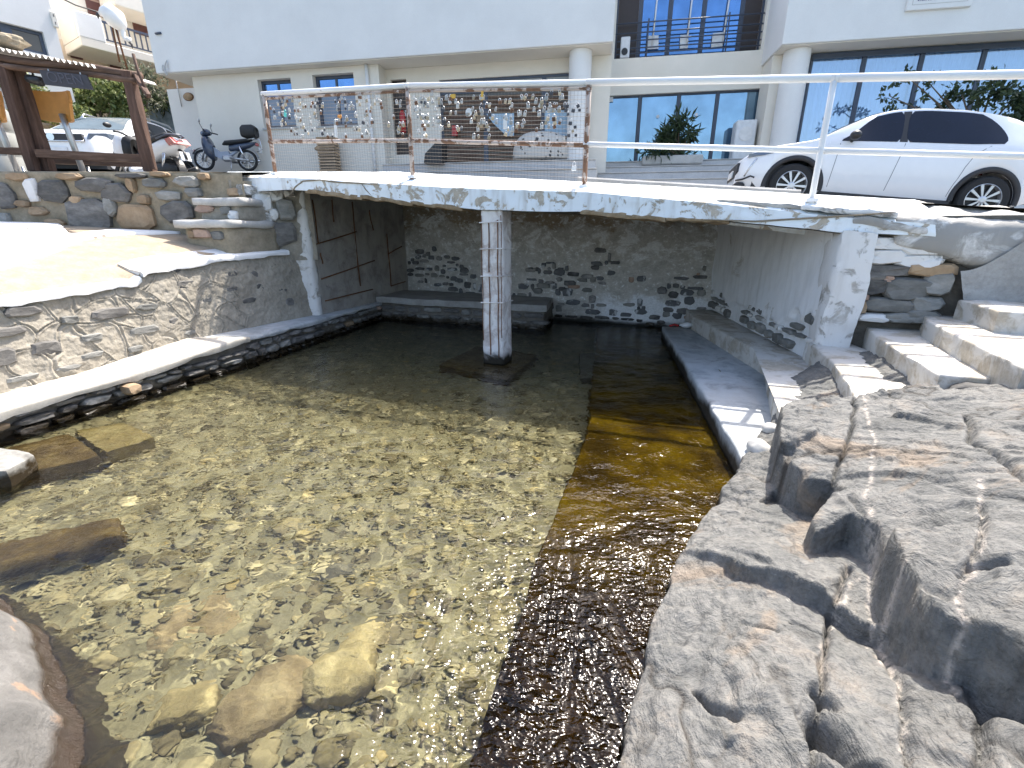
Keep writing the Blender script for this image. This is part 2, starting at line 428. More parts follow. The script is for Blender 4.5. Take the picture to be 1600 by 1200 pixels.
# ------------------------------------------------------------------ ground: road and bar terrace in one sheet
def ground_z(X, Y):
    s = X * RE[0] + Y * RE[1]; n = X * RN[0] + Y * RN[1]
    rz = 2.03 - 0.085 * (s - 1.14) + 0.03 * (n - 9.15)
    return np.minimum(rz, EYE + 0.112 * Y)
xs = np.concatenate([np.linspace(-60, -12, 12), np.linspace(-11, 8, 60), np.linspace(9, 50, 12)])
G = np.zeros((len(xs), 60, 3))
for i, x in enumerate(xs):
    y0 = 6.98 if x < -3.75 else slabY(x) + 0.60
    yy = y0 + (np.linspace(0, 1, 60) ** 1.6) * (70 - y0)
    G[i, :, 0] = x; G[i, :, 1] = yy; G[i, :, 2] = ground_z(np.full(60, x), yy)
ground = struct(MB().grid(G).obj('road', MAT['road'], smooth=True))

# ------------------------------------------------------------------ sea bed with pebbles
def bed_z(X, Y):
    p = np.stack([X, Y, X * 0], -1)
    z = -0.36 + 0.05 * fbm(p, 0.9, 3, 3) - 0.10 * sstep(5, 8, Y) + 0.03 * fbm(p, 4, 3, 8)
    edge = X - np.interp(Y, [q[1] for q in LW], [q[0] for q in LW])
    return z + 0.12 * sstep(0.8, 0.0, edge)
gx = np.linspace(-9, 4, 170); gy = np.linspace(-5, 11, 200)
XX, YY = np.meshgrid(gx, gy, indexing='ij')
MAT['seabed'] = M_('seabed', [(0.2, (0.13, 0.12, 0.075)), (0.5, (0.22, 0.205, 0.13)), (0.8, (0.32, 0.30, 0.205))], 5, 8, 0.9, 0.6, 0.02, 20, fine=0.5)
struct(MB().grid(np.stack([XX, YY, bed_z(XX, YY)], -1)).obj('sea_bed', MAT['seabed'], smooth=True))

def ico():
    t = (1 + 5 ** .5) / 2
    v = np.array([(-1, t, 0), (1, t, 0), (-1, -t, 0), (1, -t, 0), (0, -1, t), (0, 1, t), (0, -1, -t), (0, 1, -t), (t, 0, -1), (t, 0, 1), (-t, 0, -1), (-t, 0, 1)], float)
    f = [(0, 11, 5), (0, 5, 1), (0, 1, 7), (0, 7, 10), (0, 10, 11), (1, 5, 9), (5, 11, 4), (11, 10, 2), (10, 7, 6), (7, 1, 8), (3, 9, 4), (3, 4, 2), (3, 2, 6), (3, 6, 8), (3, 8, 9), (4, 9, 5), (2, 4, 11), (6, 2, 10), (8, 6, 7), (9, 8, 1)]
    v /= np.linalg.norm(v, axis=1, keepdims=True)
    return v, f
def subdiv(v, f):
    v = list(map(tuple, v)); c = {}; g = []
    def mid(a, b):
        k = (min(a, b), max(a, b))
        if k not in c:
            m = (np.array(v[a]) + np.array(v[b])) / 2; m /= np.linalg.norm(m); c[k] = len(v); v.append(tuple(m))
        return c[k]
    for a, b, d in f:
        x, y, z = mid(a, b), mid(b, d), mid(d, a); g += [(a, x, z), (b, y, x), (d, z, y), (x, y, z)]
    return np.array(v), g
ICO0 = ico(); ICO1 = subdiv(*ico()); ICO2 = subdiv(*ICO1); ICO3 = subdiv(*ICO2)
RS = np.random.RandomState(4)
def pebbles(name, mat, n, rfun, posfun, kind='stuff', flat=(0.35, 0.6), seed=1, base=None):
    base = base or ICO1
    rs = np.random.RandomState(seed)
    bases = []
    for k in range(10):
        v = base[0].copy(); v = v * (1 + 0.28 * fbm(v + k * 9.1, 1.1, 2, k)[:, None]); bases.append(v)
    F0 = np.array(base[1]); nv = len(base[0]); VV = []; FF = []; CC = []
    pos = posfun(rs, n); n = len(pos)
    for i in range(n):
        r = rfun(rs); b = bases[rs.randint(10)] * np.array([r * rs.uniform(.8, 1.5), r, r * rs.uniform(*flat)])
        a = rs.uniform(0, 6.28); ca, sa = math.cos(a), math.sin(a); tl = rs.normal(0, 0.18)
        b = b @ np.array([[ca, sa, 0], [-sa, ca, 0], [0, 0, 1]]); b[:, 2] += b[:, 0] * tl
        VV.append(b + pos[i]); FF.append(F0 + i * nv); CC.append(np.full(nv, rs.rand()))
    V_ = np.vstack(VV); F_ = np.vstack(FF); me = bpy.data.meshes.new(name)
    me.vertices.add(len(V_)); me.vertices.foreach_set('co', V_.ravel())
    me.loops.add(F_.size); me.loops.foreach_set('vertex_index', F_.ravel())
    me.polygons.add(len(F_)); me.polygons.foreach_set('loop_start', np.arange(0, F_.size, 3)); me.polygons.foreach_set('loop_total', np.full(len(F_), 3))
    me.polygons.foreach_set('use_smooth', np.ones(len(F_), bool))
    at = me.attributes.new('tone', 'FLOAT', 'POINT'); at.data.foreach_set('value', np.concatenate(CC))
    me.update(); me.validate(); me.materials.append(mat)
    o = bpy.data.objects.new(name, me); COL.objects.link(o); o['kind'] = kind; return o
m, nt, b = newmat('pebble'); MAT['pebble'] = m
at = N(nt, 'ShaderNodeAttribute'); at.attribute_name = 'tone'
c = ramp(nt, at.outputs['Fac'], [(0.0, (0.085, 0.074, 0.048)), (0.15, (0.155, 0.135, 0.085)), (0.45, (0.235, 0.208, 0.13)), (0.75, (0.31, 0.28, 0.18)), (0.93, (0.42, 0.385, 0.265)), (1.0, (0.33, 0.27, 0.135))])
n2 = noise(nt, coords(nt), 14, 6, 0.65)
c = mixc(nt, 0.55, c, mixc(nt, 1.0, c, ramp(nt, n2, [(0.3, (.35, .34, .25)), (0.65, (1.05, 1.05, 1))]), 'MULTIPLY'))
nt.links.new(c, b.inputs['Base Color']); b.inputs['Roughness'].default_value = 0.9; b.inputs['Specular IOR Level'].default_value = 0.1; bump(nt, b, n2, 0.5, 0.01)
def bedpos(rs, n):
    Y = rs.uniform(0.2, 9.0, n); X = rs.uniform(-5.2, 1.6, n)
    k = (X > np.interp(Y, [q[1] for q in LW], [q[0] for q in LW])) & (X < np.interp(Y, [0, 1.0, 3.4, 9], [0.2, 0.3, 0.95, 2.6]))
    X, Y = X[k], Y[k]; z = bed_z(X, Y) + rs.uniform(-0.012, 0.02, len(X))
    return np.stack([X, Y, z], -1)
pebbles('pebbles', MAT['pebble'], 21000, lambda rs: 0.011 + 0.020 * rs.rand() ** 1.6, bedpos, seed=5, base=ICO0)
pebbles('cobbles', MAT['pebble'], 3000, lambda rs: 0.028 + 0.028 * rs.rand() ** 2, bedpos, flat=(0.3, 0.5), seed=8)

MAT['boulder_olive'] = M_('boulder_olive', [(0.25, (0.22, 0.18, 0.09)), (0.5, (0.36, 0.31, 0.17)), (0.75, (0.52, 0.46, 0.28))], 6, 8, 0.9, 0.8, 0.02, 30, spec=0.08, fine=0.5)
MAT['boulder_dark'] = M_('boulder_dark', [(0.25, (0.06, 0.058, 0.045)), (0.75, (0.17, 0.16, 0.12))], 6, 8, 0.9, 0.8, 0.02, 30, spec=0.08, fine=0.5)
MAT['boulder_brown'] = M_('boulder_brown', [(0.25, (0.15, 0.115, 0.065)), (0.5, (0.26, 0.21, 0.125)), (0.75, (0.40, 0.34, 0.21))], 7, 8, 0.9, 0.8, 0.02, 30, spec=0.08, fine=0.5)
def boulder(px, py, z, w, d, h, rot, seed, label, mat, name='boulder', amp=0.30, group=None):
    c = P(px, py, z); v = ICO3[0].copy()
    v = v * (1 + amp * fbm(v + seed * 3.7, 1.0, 3, seed)[:, None]); v = np.sign(v) * np.abs(v) ** 0.65
    v += 0.05 * np.stack([fbm(v + 9 * k, 3.5, 3, seed + k) for k in range(3)], -1)
    v = v * np.array([w / 2, d / 2, h / 2]); ca, sa = math.cos(rot), math.sin(rot)
    v = v @ np.array([[ca, sa, 0], [-sa, ca, 0], [0, 0, 1]])
    mb = MB(); mb.add(v + c, ICO3[1]); o = mb.obj(name, mat, smooth=True)
    return tag(o, label, 'rock', group)
boulder(540, 1085, -0.30, 0.30, 0.24, 0.24, 0.6, 1, 'sunken boulder with a yellow patch beside a glint near the bottom of the cove', MAT['boulder_olive'])
boulder(425, 1130, -0.32, 0.40, 0.27, 0.20, 0.9, 2, 'broad brown sunken boulder left of the boulder with the yellow patch', MAT['boulder_brown'])
boulder(305, 1140, -0.32, 0.22, 0.17, 0.16, 0.3, 3, 'small pale yellow sunken boulder nearest the left corner rock', MAT['boulder_olive'])
boulder(535, 930, -0.38, 0.17, 0.13, 0.10, 0.2, 4, 'small dark grey sunken boulder in the middle of the pebbles', MAT['boulder_dark'])
boulder(570, 1040, -0.36, 0.26, 0.16, 0.12, 1.0, 5, 'flat olive sunken boulder just above the boulder with the yellow patch', MAT['boulder_olive'])
boulder(485, 872, -0.36, 0.14, 0.09, 0.09, 0.5, 6, 'pale yellow sunken stone at the centre of the clear water', MAT['boulder_olive'])
boulder(120, 905, -0.34, 0.26, 0.15, 0.10, 0.9, 7, 'pale flat sunken stone in front of the brown weedy slab', MAT['boulder_olive'])
boulder(330, 1010, -0.40, 0.42, 0.36, 0.10, 0.4, 9, 'wide flat brownish sunken rock half buried among pebbles', MAT['boulder_brown'])
boulder(620, 700, -0.38, 0.16, 0.12, 0.10, 0.4, 10, 'dark sunken stone beneath the shadow edge of the road slab', MAT['boulder_dark'])
boulder(752, 690, -0.38, 0.13, 0.10, 0.09, 0.4, 11, 'round pale sunken stone just outside the shadow in front of the pillar', MAT['boulder_olive'])

def pxblock(name, px_top, ztop, depth, mat, label=None, cat=None, r=0.03, div=(8, 6, 3), amp=0.02, scale=4.0, seed=0, zs=None, parent=None, group=None, shrink=0.0):
    """block whose top face has the 4 given pixel corners (near-left, near-right, far-right, far-left)"""
    tops = [P(x, y, (zs[i] if zs else ztop)) for i, (x, y) in enumerate(px_top)]
    return wblock(name, tops, depth, mat, label, cat, r, div, amp, scale, seed, parent, group)
def wblock(name, tops, depth, mat, label=None, cat=None, r=0.03, div=(8, 6, 3), amp=0.02, scale=4.0, seed=0, parent=None, group=None, smooth=True):
    tops = [np.asarray(t, float) for t in tops]
    bots = [t - np.array([0, 0, depth]) for t in tops]
    o = MB().rblock(bots + tops, r, div, amp, scale, seed).obj(name, mat, parent, smooth=smooth)
    if smooth: smooth_by_angle(o, 50)
    if label: tag(o, label, cat, group)
    return o
MAT['weedy'] = M_('weedy', [(0.25, (0.040, 0.025, 0.010)), (0.5, (0.095, 0.065, 0.026)), (0.75, (0.19, 0.145, 0.062))], 7, 8, 0.9, 0.9, 0.02, 40, spec=0.08, fine=0.5)
MAT['weedy_pale'] = M_('weedy_pale', [(0.25, (0.12, 0.09, 0.035)), (0.5, (0.21, 0.17, 0.075)), (0.75, (0.31, 0.27, 0.14))], 7, 8, 0.9, 0.9, 0.02, 40, spec=0.08, fine=0.5)
pxblock('submerged_slab', [(-30, 905), (205, 845), (185, 815), (-20, 862)], -0.07, 0.2, MAT['weedy'], 'brown weedy slab lying just under the water at the left, with a dark underside', 'rock', 0.05, (14, 6, 3), 0.03, 5, 2)
pxblock('submerged_slab', [(20, 748), (160, 715), (110, 680), (10, 705)], -0.03, 0.3, MAT['weedy'], 'brown sunken concrete block at the foot of the left ledge beside the white block', 'rock', 0.03, (8, 6, 3), 0.012, 4, 4)
pxblock('submerged_slab', [(165, 716), (245, 690), (195, 668), (118, 680)], -0.07, 0.3, MAT['weedy_pale'], 'olive sunken concrete block joined to the brown block under the left ledge', 'rock', 0.03, (8, 6, 3), 0.012, 4, 6)
wblock('stone_block', [(-3.75, 2.60, 0.15), (-3.33, 2.70, 0.13), (-3.40, 2.98, 0.13), (-3.85, 3.05, 0.15)], 0.28, MAT['stone_grey'], 'pale grey stone block jutting out of the water at the left edge', 'rock', 0.05, (6, 6, 3), 0.03, 5, 3)
pxblock('submerged_slab', [(905, 600), (985, 590), (985, 556), (905, 560)], -0.10, 0.25, MAT['boulder_dark'], 'dark square slab under water in the shade to the right of the pillar', 'rock', 0.03, (6, 6, 3), 0.012, 4, 8)

# ------------------------------------------------------------------ water
wx = np.linspace(-5.9, 3.5, 330); wy = np.linspace(-0.4, 10.6, 390)
WX, WY = np.meshgrid(wx, wy, indexing='ij')
def wave(X, Y):
    p = np.stack([X, Y, X * 0], -1)
    w = np.stack([X + 0.08 * fbm(p, 2.0, 2, 60), Y + 0.08 * fbm(p, 2.0, 2, 61), X * 0], -1)
    ridge = lambda f: 1 - np.abs(f) * 2
    h = 0.0085 * fbm(w * np.array([1, 1.2, 1]), 4.0, 3, 51, 0.5) + 0.0085 * ridge(fbm(w * np.array([1.0, 1.25, 1]), 6.5, 3, 77, 0.45)) + 0.006 * fbm(w, 1.5, 2, 70)
    calm = 0.35 + 0.65 * sstep(8.0, 4.5, Y)
    return h * calm
MBw = MB().grid(np.stack([WX, WY, wave(WX, WY)], -1), flip=False)
m, nt, b = newmat('water'); MAT['water'] = m
nt.nodes.remove(b); out = nt.nodes['Material Output']
v = coords(nt, (1, 1.3, 1)); n1 = noise(nt, v, 15, 1, 0.5, 0.4); n2 = noise(nt, v, 36, 1, 0.5, 0.3)
bm = N(nt, 'ShaderNodeBump'); bm.inputs['Strength'].default_value = 1.0; bm.inputs['Distance'].default_value = 0.017
# the breeze ruffles the water in patches, most of all over the shallow slipway near the open sea
px_ = objz(nt); gust = noise(nt, coords(nt, (1.3, .55, 1)), 1.9, 4, .6, .8)
gm = math_(nt, 'MULTIPLY', thr(nt, gust, 0.34, 0.56), thr(nt, math_(nt, 'ADD', px_.outputs[1], math_(nt, 'MULTIPLY', gust, 0.8)), 3.15, 1.7))
gm = math_(nt, 'MULTIPLY', gm, thr(nt, math_(nt, 'SUBTRACT', px_.outputs[0], math_(nt, 'MULTIPLY', px_.outputs[1], 0.12)), -1.1, -0.1))
hgt = math_(nt, 'MULTIPLY', math_(nt, 'ADD', n1, math_(nt, 'MULTIPLY', n2, 0.6)), math_(nt, 'ADD', 0.34, math_(nt, 'MULTIPLY', gm, 1.25)))
nt.links.new(hgt, bm.inputs['Height'])
gl = N(nt, 'ShaderNodeBsdfGlossy'); gl.distribution = 'BECKMANN'; gl.inputs['Roughness'].default_value = 0.155
nt.links.new(bm.outputs[0], gl.inputs['Normal'])
tr = N(nt, 'ShaderNodeBsdfRefraction'); tr.inputs['Color'].default_value = (0.96, 0.955, 0.87, 1); tr.inputs['IOR'].default_value = 1.33; tr.inputs['Roughness'].default_value = 0.0
bm2 = N(nt, 'ShaderNodeBump'); bm2.inputs['Strength'].default_value = 0.6; bm2.inputs['Distance'].default_value = 0.017
nt.links.new(n1, bm2.inputs['Height']); nt.links.new(bm2.outputs[0], tr.inputs['Normal'])
fr = N(nt, 'ShaderNodeFresnel'); fr.inputs['IOR'].default_value = 1.40; nt.links.new(bm.outputs[0], fr.inputs['Normal'])
mx = N(nt, 'ShaderNodeMixShader'); nt.links.new(fr.outputs[0], mx.inputs[0]); nt.links.new(tr.outputs[0], mx.inputs[1]); nt.links.new(gl.outputs[0], mx.inputs[2])
nt.links.new(mx.outputs[0], out.inputs['Surface'])
water = struct(MBw.obj('water', MAT['water'], smooth=True))
water.cycles.is_caustics_caster = True      # sunlight refracts through the ripples onto the bed
MAT['sea_far'] = glass_dark('sea_far', (0.03, 0.10, 0.12), 0.12, 1.33)
far = MB()
for a, b_ in (((-60, -80, 0), (60, -0.4, 0)), ((-60, -0.4, 0), (-5.9, 3.0, 0))):
    far.add([(a[0], a[1], 0), (b_[0], a[1], 0), (b_[0], b_[1], 0), (a[0], b_[1], 0)], [(0, 1, 2, 3)])
struct(far.obj('sea', MAT['sea_far']))
# ------------------------------------------------------------------ slipway (weedy ramp just under the water)
m, nt, b = newmat('slipway'); MAT['slipway'] = m
v = coords(nt, (1, 1, 1)); a = noise(nt, v, 2.2, 7, 0.6); f = noise(nt, v, 34, 6, 0.7)
c = ramp(nt, a, [(0.25, (0.010, 0.006, 0.002)), (0.42, (0.040, 0.024, 0.002)), (0.56, (0.095, 0.060, 0.002)), (0.75, (0.13, 0.092, 0.004))])
g = noise(nt, coords(nt, (1, 0.5, 1)), 1.1, 3)
c = mixc(nt, 0.7, c, mixc(nt, 1.0, c, ramp(nt, f, [(0.3, (.35, .33, .3)), (0.7, (1.1, 1.1, 1))]), 'MULTIPLY'))
z = objz(nt).outputs[1]
c = mixc(nt, thr(nt, math_(nt, 'ADD', z, math_(nt, 'MULTIPLY', g, 1.2)), 3.2, 2.1), c, mixc(nt, 1.0, c, (0.24, 0.18, 0.15), 'MULTIPLY'))
nt.links.new(c, b.inputs['Base Color']); b.inputs['Roughness'].default_value = 0.95; b.inputs['Specular IOR Level'].default_value = 0.05; bump(nt, b, f, 0.8, 0.008)
RL = [(-0.36, 0.3), (-0.13, 1.045), (0.115, 1.94), (0.655, 3.60), (1.55, 8.2)]
RR = [(1.0, 0.3), (1.0, 1.02), (1.2, 1.76), (1.95, 3.45), (2.9, 8.2)]
G = np.zeros((130, 50, 3)); yy = np.linspace(0.3, 8.2, 130)
xl = np.interp(yy, [p[1] for p in RL], [p[0] for p in RL]); xr = np.interp(yy, [p[1] for p in RR], [p[0] for p in RR])
q = np.stack([xl, yy, yy * 0], -1); xl = xl + 0.02 * fbm(q, 3, 3, 21)
for j in range(50):
    t = max(0, (j - 4) / 45); G[:, j, 0] = xl * (1 - t) + xr * t; G[:, j, 1] = yy
    zt = -0.055 - 0.02 * sstep(3.0, 6.0, yy); G[:, j, 2] = zt
G[:, :, 2] += 0.012 * fbm(G, 3.0, 4, 9) + 0.006 * fbm(G, 14, 3, 19)
G[:, 3, 2] -= 0.012; G[:, 3, 0] -= 0.012; G[:, 2, 2] -= 0.08; G[:, 2, 0] -= 0.02; G[:, 1, 2] -= 0.3; G[:, 1, 0] -= 0.03; G[:, 0, 2] -= 0.6; G[:, 0, 0] -= 0.03
tag(smooth_by_angle(MB().grid(G, flip=True).obj('slipway', MAT['slipway']), 45), 'brown weed-covered concrete slipway just under the water beside the grey rock', 'slipway')

# ------------------------------------------------------------------ stones laid into a wall face
def stone_mb(c, U, Vv, Nn, w, h, d, rs, k=8, chip=0.16):
    ang = np.linspace(0, 2 * math.pi, k, endpoint=False) + rs.uniform(-.25, .25, k) + 0.2
    e = 0.55 + 0.2 * rs.rand()
    cx = np.sign(np.cos(ang)) * np.abs(np.cos(ang)) ** e * w / 2; cy = np.sign(np.sin(ang)) * np.abs(np.sin(ang)) ** e * h / 2
    j = 1 + rs.uniform(-chip, chip * .4, k); cx *= j; cy *= j
    vs = []
    for s, z in ((0.99, -d), (1.0, d * 0.35), (0.80, d)):
        for i in range(k):
            zz = z + (rs.uniform(-.25, .25) * d if z > 0 else 0)
            vs.append(c + U * cx[i] * s + Vv * cy[i] * s + Nn * zz)
    vs.append(c + Nn * d * rs.uniform(0.85, 1.25) + U * rs.uniform(-.1, .1) * w + Vv * rs.uniform(-.1, .1) * h)
    fs = []
    for l in range(2):
        for i in range(k): q = (i + 1) % k; fs.append((l * k + i, l * k + q, (l + 1) * k + q, (l + 1) * k + i))
    for i in range(k): fs.append((2 * k + i, 2 * k + (i + 1) % k, 3 * k))
    return MB().add(vs, fs)
def lay(parent, pos, U, Vv, Nn, w, h, d, mat, rs, name='stone'):
    return stone_mb(np.asarray(pos, float), U, Vv, Nn, w, h, d, rs).obj(name, mat, parent)
def rubble(parent, O, U, Vv, Nn, inside, ulen, vlen, hs, ws, d, mats, seed, skip=0.0, gap=0.012, limit=300, wob=None, jit=0.1, hmin=0.75, fill=1.0):
    """courses of irregular stones; inside(u, v) limits the field"""
    rs = np.random.RandomState(seed); v = 0.0; n = 0
    while v < vlen and n < limit:
        h = rs.uniform(*hs); u = -rs.uniform(0, ws[1])
        while u < ulen and n < limit:
            w = rs.uniform(*ws); hh = h * rs.uniform(hmin, 1.05); w = w * (1 if fill == 1.0 else rs.uniform(.6, 1))
            cu, cv = u + w / 2, v + h / 2 + rs.uniform(-jit, jit) * h
            if inside(cu, cv) and rs.rand() > skip:
                mt = mats[rs.choice(len(mats), p=[x[1] for x in mats])][0] if isinstance(mats[0], tuple) else mats[rs.randint(len(mats))]
                off = wob(cu, cv) if wob else 0
                lay(parent, O + U * cu + Vv * cv + Nn * (off + rs.uniform(-.2, .15) * d), U, Vv, Nn, w - gap, hh - gap, d, MAT[mt], rs); n += 1
            u += w
        v += h * fill
    return n
def wallgrid(a, b, za, zb, nu, nv, amp, scale, seed, batter=0.0, normal=None):
    """vertical face from plan a to plan b, z from za(u) to zb(u); bulges along its normal"""
    a = np.array([*a, 0.0]); b = np.array([*b, 0.0]); t = (b - a) / np.linalg.norm(b - a); n = np.array([t[1], -t[0], 0]) if normal is None else normal
    G = np.zeros((nu, nv, 3))
    for i in range(nu):
        u = i / (nu - 1); p = a * (1 - u) + b * u; z0 = za(u) if callable(za) else za; z1 = zb(u) if callable(zb) else zb
        for j in range(nv):
            w = j / (nv - 1); G[i, j] = p + np.array([0, 0, z0 * (1 - w) + z1 * w]) - n * batter * w
    if amp: G = G + n * (amp * fbm(G, scale, 4, seed))[..., None]
    return G, t, n
UP = np.array([0, 0, 1.0])
# ================================================================== left bank: ledge, retaining wall, terrace
def lx(y, off=0.0): return lwx(y) + off
lw = thing('ledge_wall', 'low dark rubble wall at the left waterline, capped with a pale concrete ledge', 'wall', (lwx(3), 3, 0))
ledge_top = lambda y: np.interp(y, [0, 3.4, 4.4, 5.6, 5.8, 9.5], [0.28, 0.27, 0.285, 0.38, 0.345, 0.32])
rs = np.random.RandomState(11)
for i, (a, b) in enumerate(zip(LW[:-1], LW[1:])):
    A = np.array([*a, 0.]); B = np.array([*b, 0.]); L = np.linalg.norm(B - A)
    sub = -0.06 if i < 2 else -0.05
    Gd, t, n = wallgrid(a, b, -0.6, lambda u: float(ledge_top(a[1] + (b[1] - a[1]) * u)) - 0.03, int(L / 0.04), 22, 0.03, 5, 30 + i)
    Gd = Gd + n * sub
    MB().grid(Gd).obj('mortar_core', MAT['mortar_wet'], lw, smooth=True)
    zt = float(min(ledge_top(a[1]), ledge_top(b[1])))
    rubble(lw, A + np.array([0, 0, -0.10]) + n * (sub + 0.02), t, UP, n, lambda u, v: 0 < u < L and v < zt + 0.02, L, zt + 0.03, (0.06, 0.12), (0.12, 0.34), 0.05,
           [('stone_dark', .62), ('stone_grey', .3), ('stone_brown', .04), ('stone_pink', .04)], 40 + i, 0.03, 0.012, 75)
def cap_strip(y0, y1, w, thick, mat, seed, off=0.045):
    n_ = max(3, int((y1 - y0) / 0.08)); ys = np.linspace(y0, y1, n_); mbk = MB(); sec = []
    for y in ys:
        xo = lwx(y) + off + 0.015 * float(fbm(np.array([[y, 0, 0]]), 3, 3, seed)[0]); xi = lwx(y) - w
        zt = float(ledge_top(y)); th = thick * (1 + 0.5 * float(fbm(np.array([[y, 5, 0]]), 4, 3, seed)[0]))
        pr = [(xi, zt), (lerp(xi, xo, .33), zt + .004), (lerp(xi, xo, .7), zt), (xo - .025, zt - .004), (xo - .004, zt - .018), (xo, zt - .04), (xo - .012, zt - th), (xo - .10, zt - th - .01), (xi, zt - th)]
        sec.append([(float(x), y, z) for x, z in pr])
    Gc = np.array(sec); Gc[..., 2] += 0.006 * fbm(Gc, 6, 3, seed)
    mbk.grid(Gc, closed=True, flip=True)
    k = len(pr); mbk.f.append(tuple(range(k))); mbk.f.append(tuple(range((n_ - 1) * k, n_ * k))[::-1])
    return smooth_by_angle(mbk.obj('ledge_cap', mat, lw), 50)
cap_strip(0.0, 5.72, 0.62, 0.085, MAT['ledge_concrete'], 3)
cap_strip(5.75, 9.3, 0.62, 0.06, MAT['bench_concrete'], 7, 0.02)
# the loose ochre stone under the ledge
rs = np.random.RandomState(3)
c = P(200, 604, 0.17) if False else V(200, 606, LW[1], LW[2])
lay(lw, c + np.array([0.05, -0.02, 0]), np.array([.33, .94, 0]), UP, np.array([.94, -.33, 0]), 0.15, 0.11, 0.06, MAT['stone_brown'], rs)['label'] = 'ochre stone sticking out under the ledge'

RW = [(-5.55, 0.0), (-4.45, 3.8), (-3.87, 5.87), (-3.15, 7.5)]
rwx = lambda y: np.interp(y, [p[1] for p in RW], [p[0] for p in RW])
rtop = lambda y: np.interp(y, [0, 3.8, 5.20, 5.26, 6.3, 7.6], [0.95, 1.02, 1.10, 1.20, 1.30, 1.36])
rw = thing('retaining_wall', 'grey-brown rendered retaining wall with raised crazy pointing, stepping up beside the left ledge', 'wall', (rwx(4), 4, 0.3))
ny, nz = 1050, 92
ys = np.linspace(0.4, 7.5, ny); Gd = np.zeros((ny, nz, 3))
tang = np.gradient(np.stack([rwx(ys), ys, ys * 0], -1), axis=0); tang /= np.linalg.norm(tang, axis=1, keepdims=True)
nrm = np.stack([tang[:, 1], -tang[:, 0], tang[:, 0] * 0], -1)
for j in range(nz):
    w = j / (nz - 1); Gd[:, j, 0] = rwx(ys); Gd[:, j, 1] = ys; Gd[:, j, 2] = 0.22 * (1 - w) + (rtop(ys) + .0) * w
    Gd[:, j] -= nrm * (0.13 * w)
# crazy pointing: raised lips along the borders of irregular cells
q = np.stack([Gd[..., 1] * 1.0, Gd[..., 2] * 1.25, Gd[..., 2] * 0], -1)
q = q + 0.16 * np.stack([fbm(q, 2.2, 2, 91), fbm(q, 2.2, 2, 92), q[..., 0] * 0], -1)
cells = np.random.RandomState(6).rand(170, 2) * np.array([8.0, 1.8])
d2 = np.sort(np.sqrt(((q[..., None, :2] - cells) ** 2).sum(-1)), axis=-1)[..., :2]
edge = (d2[..., 1] - d2[..., 0]) * 0.5
lip = np.exp(-((edge - 0.012) / 0.006) ** 2) * 0.012 - np.exp(-(edge / 0.005) ** 2) * 0.010
lip *= sstep(6.55, 6.3, Gd[..., 1]) * (0.35 + 0.65 * sstep(-0.25, 0.1, fbm(Gd, 1.4, 3, 44)))
disp = lip + 0.022 * fbm(Gd, 2.5, 4, 12) + 0.012 * np.round(fbm(Gd * np.array([1, 1, 2.2]), 5.0, 3, 14) * 3) / 3 + 0.010 * fbm(Gd, 18, 4, 13)
Gd = Gd + nrm[:, None, :] * disp[..., None]
MB().grid(Gd).obj('rendered_face', MAT['render'], rw, smooth=True)
def rwpoint(px, py):
    best = None
    for a, b in zip(RW[:-1], RW[1:]):
        p = V(px, py, a, b)
        if a[1] - 1e-6 <= p[1] <= b[1] + 1e-6: best = p
    return best if best is not None else V(px, py, RW[1], RW[2])
rs = np.random.RandomState(21)
RT = lambda y: np.array([np.interp(y, ys, tang[:, 0]), np.interp(y, ys, tang[:, 1]), 0]); RNn = lambda y: np.array([RT(y)[1], -RT(y)[0], 0])
for (x, y, w, h, mt) in ((47, 487, .26, .08, 'stone_dark'), (184, 490, .34, .10, 'stone_dark'), (79, 545, .24, .13, 'stone_dark'), (231, 516, .30, .08, 'stone_grey'), (150, 528, .18, .07, 'stone_grey'),
                         (277, 502, .11, .08, 'stone_dark'), (6, 560, .22, .14, 'stone_dark'), (147, 555, .20, .05, 'stone_grey'), (18, 520, .28, .07, 'stone_dark'), (301, 445, .26, .08, 'stone_dark'),
                         (287, 420, .14, .08, 'stone_dark'), (372, 428, .15, .06, 'stone_dark'), (370, 452, .16, .05, 'stone_dark'), (406, 430, .11, .10, 'stone_dark'), (439, 416, .17, .07, 'stone_dark'),
                         (413, 450, .10, .10, 'stone_dark'), (446, 456, .17, .10, 'stone_dark'), (457, 472, .15, .10, 'stone_dark'), (394, 470, .20, .06, 'stone_dark'), (120, 500, .15, .07, 'stone_grey'), (215, 545, .16, .06, 'stone_grey'),
                         (240, 480, .22, .06, 'stone_grey'), (330, 470, .12, .05, 'stone_grey'), (110, 575, .20, .05, 'stone_grey'), (40, 590, .22, .05, 'stone_grey'), (300, 520, .14, .05, 'stone_grey')):
    p = rwpoint(x, y); n = RNn(p[1])
    w *= 1.15
    lay(rw, p - n * (0.14 * (p[2] - .22)) - n * 0.004, RT(p[1]), UP, n, w, h * 1.2, 0.024, MAT[mt], rs)
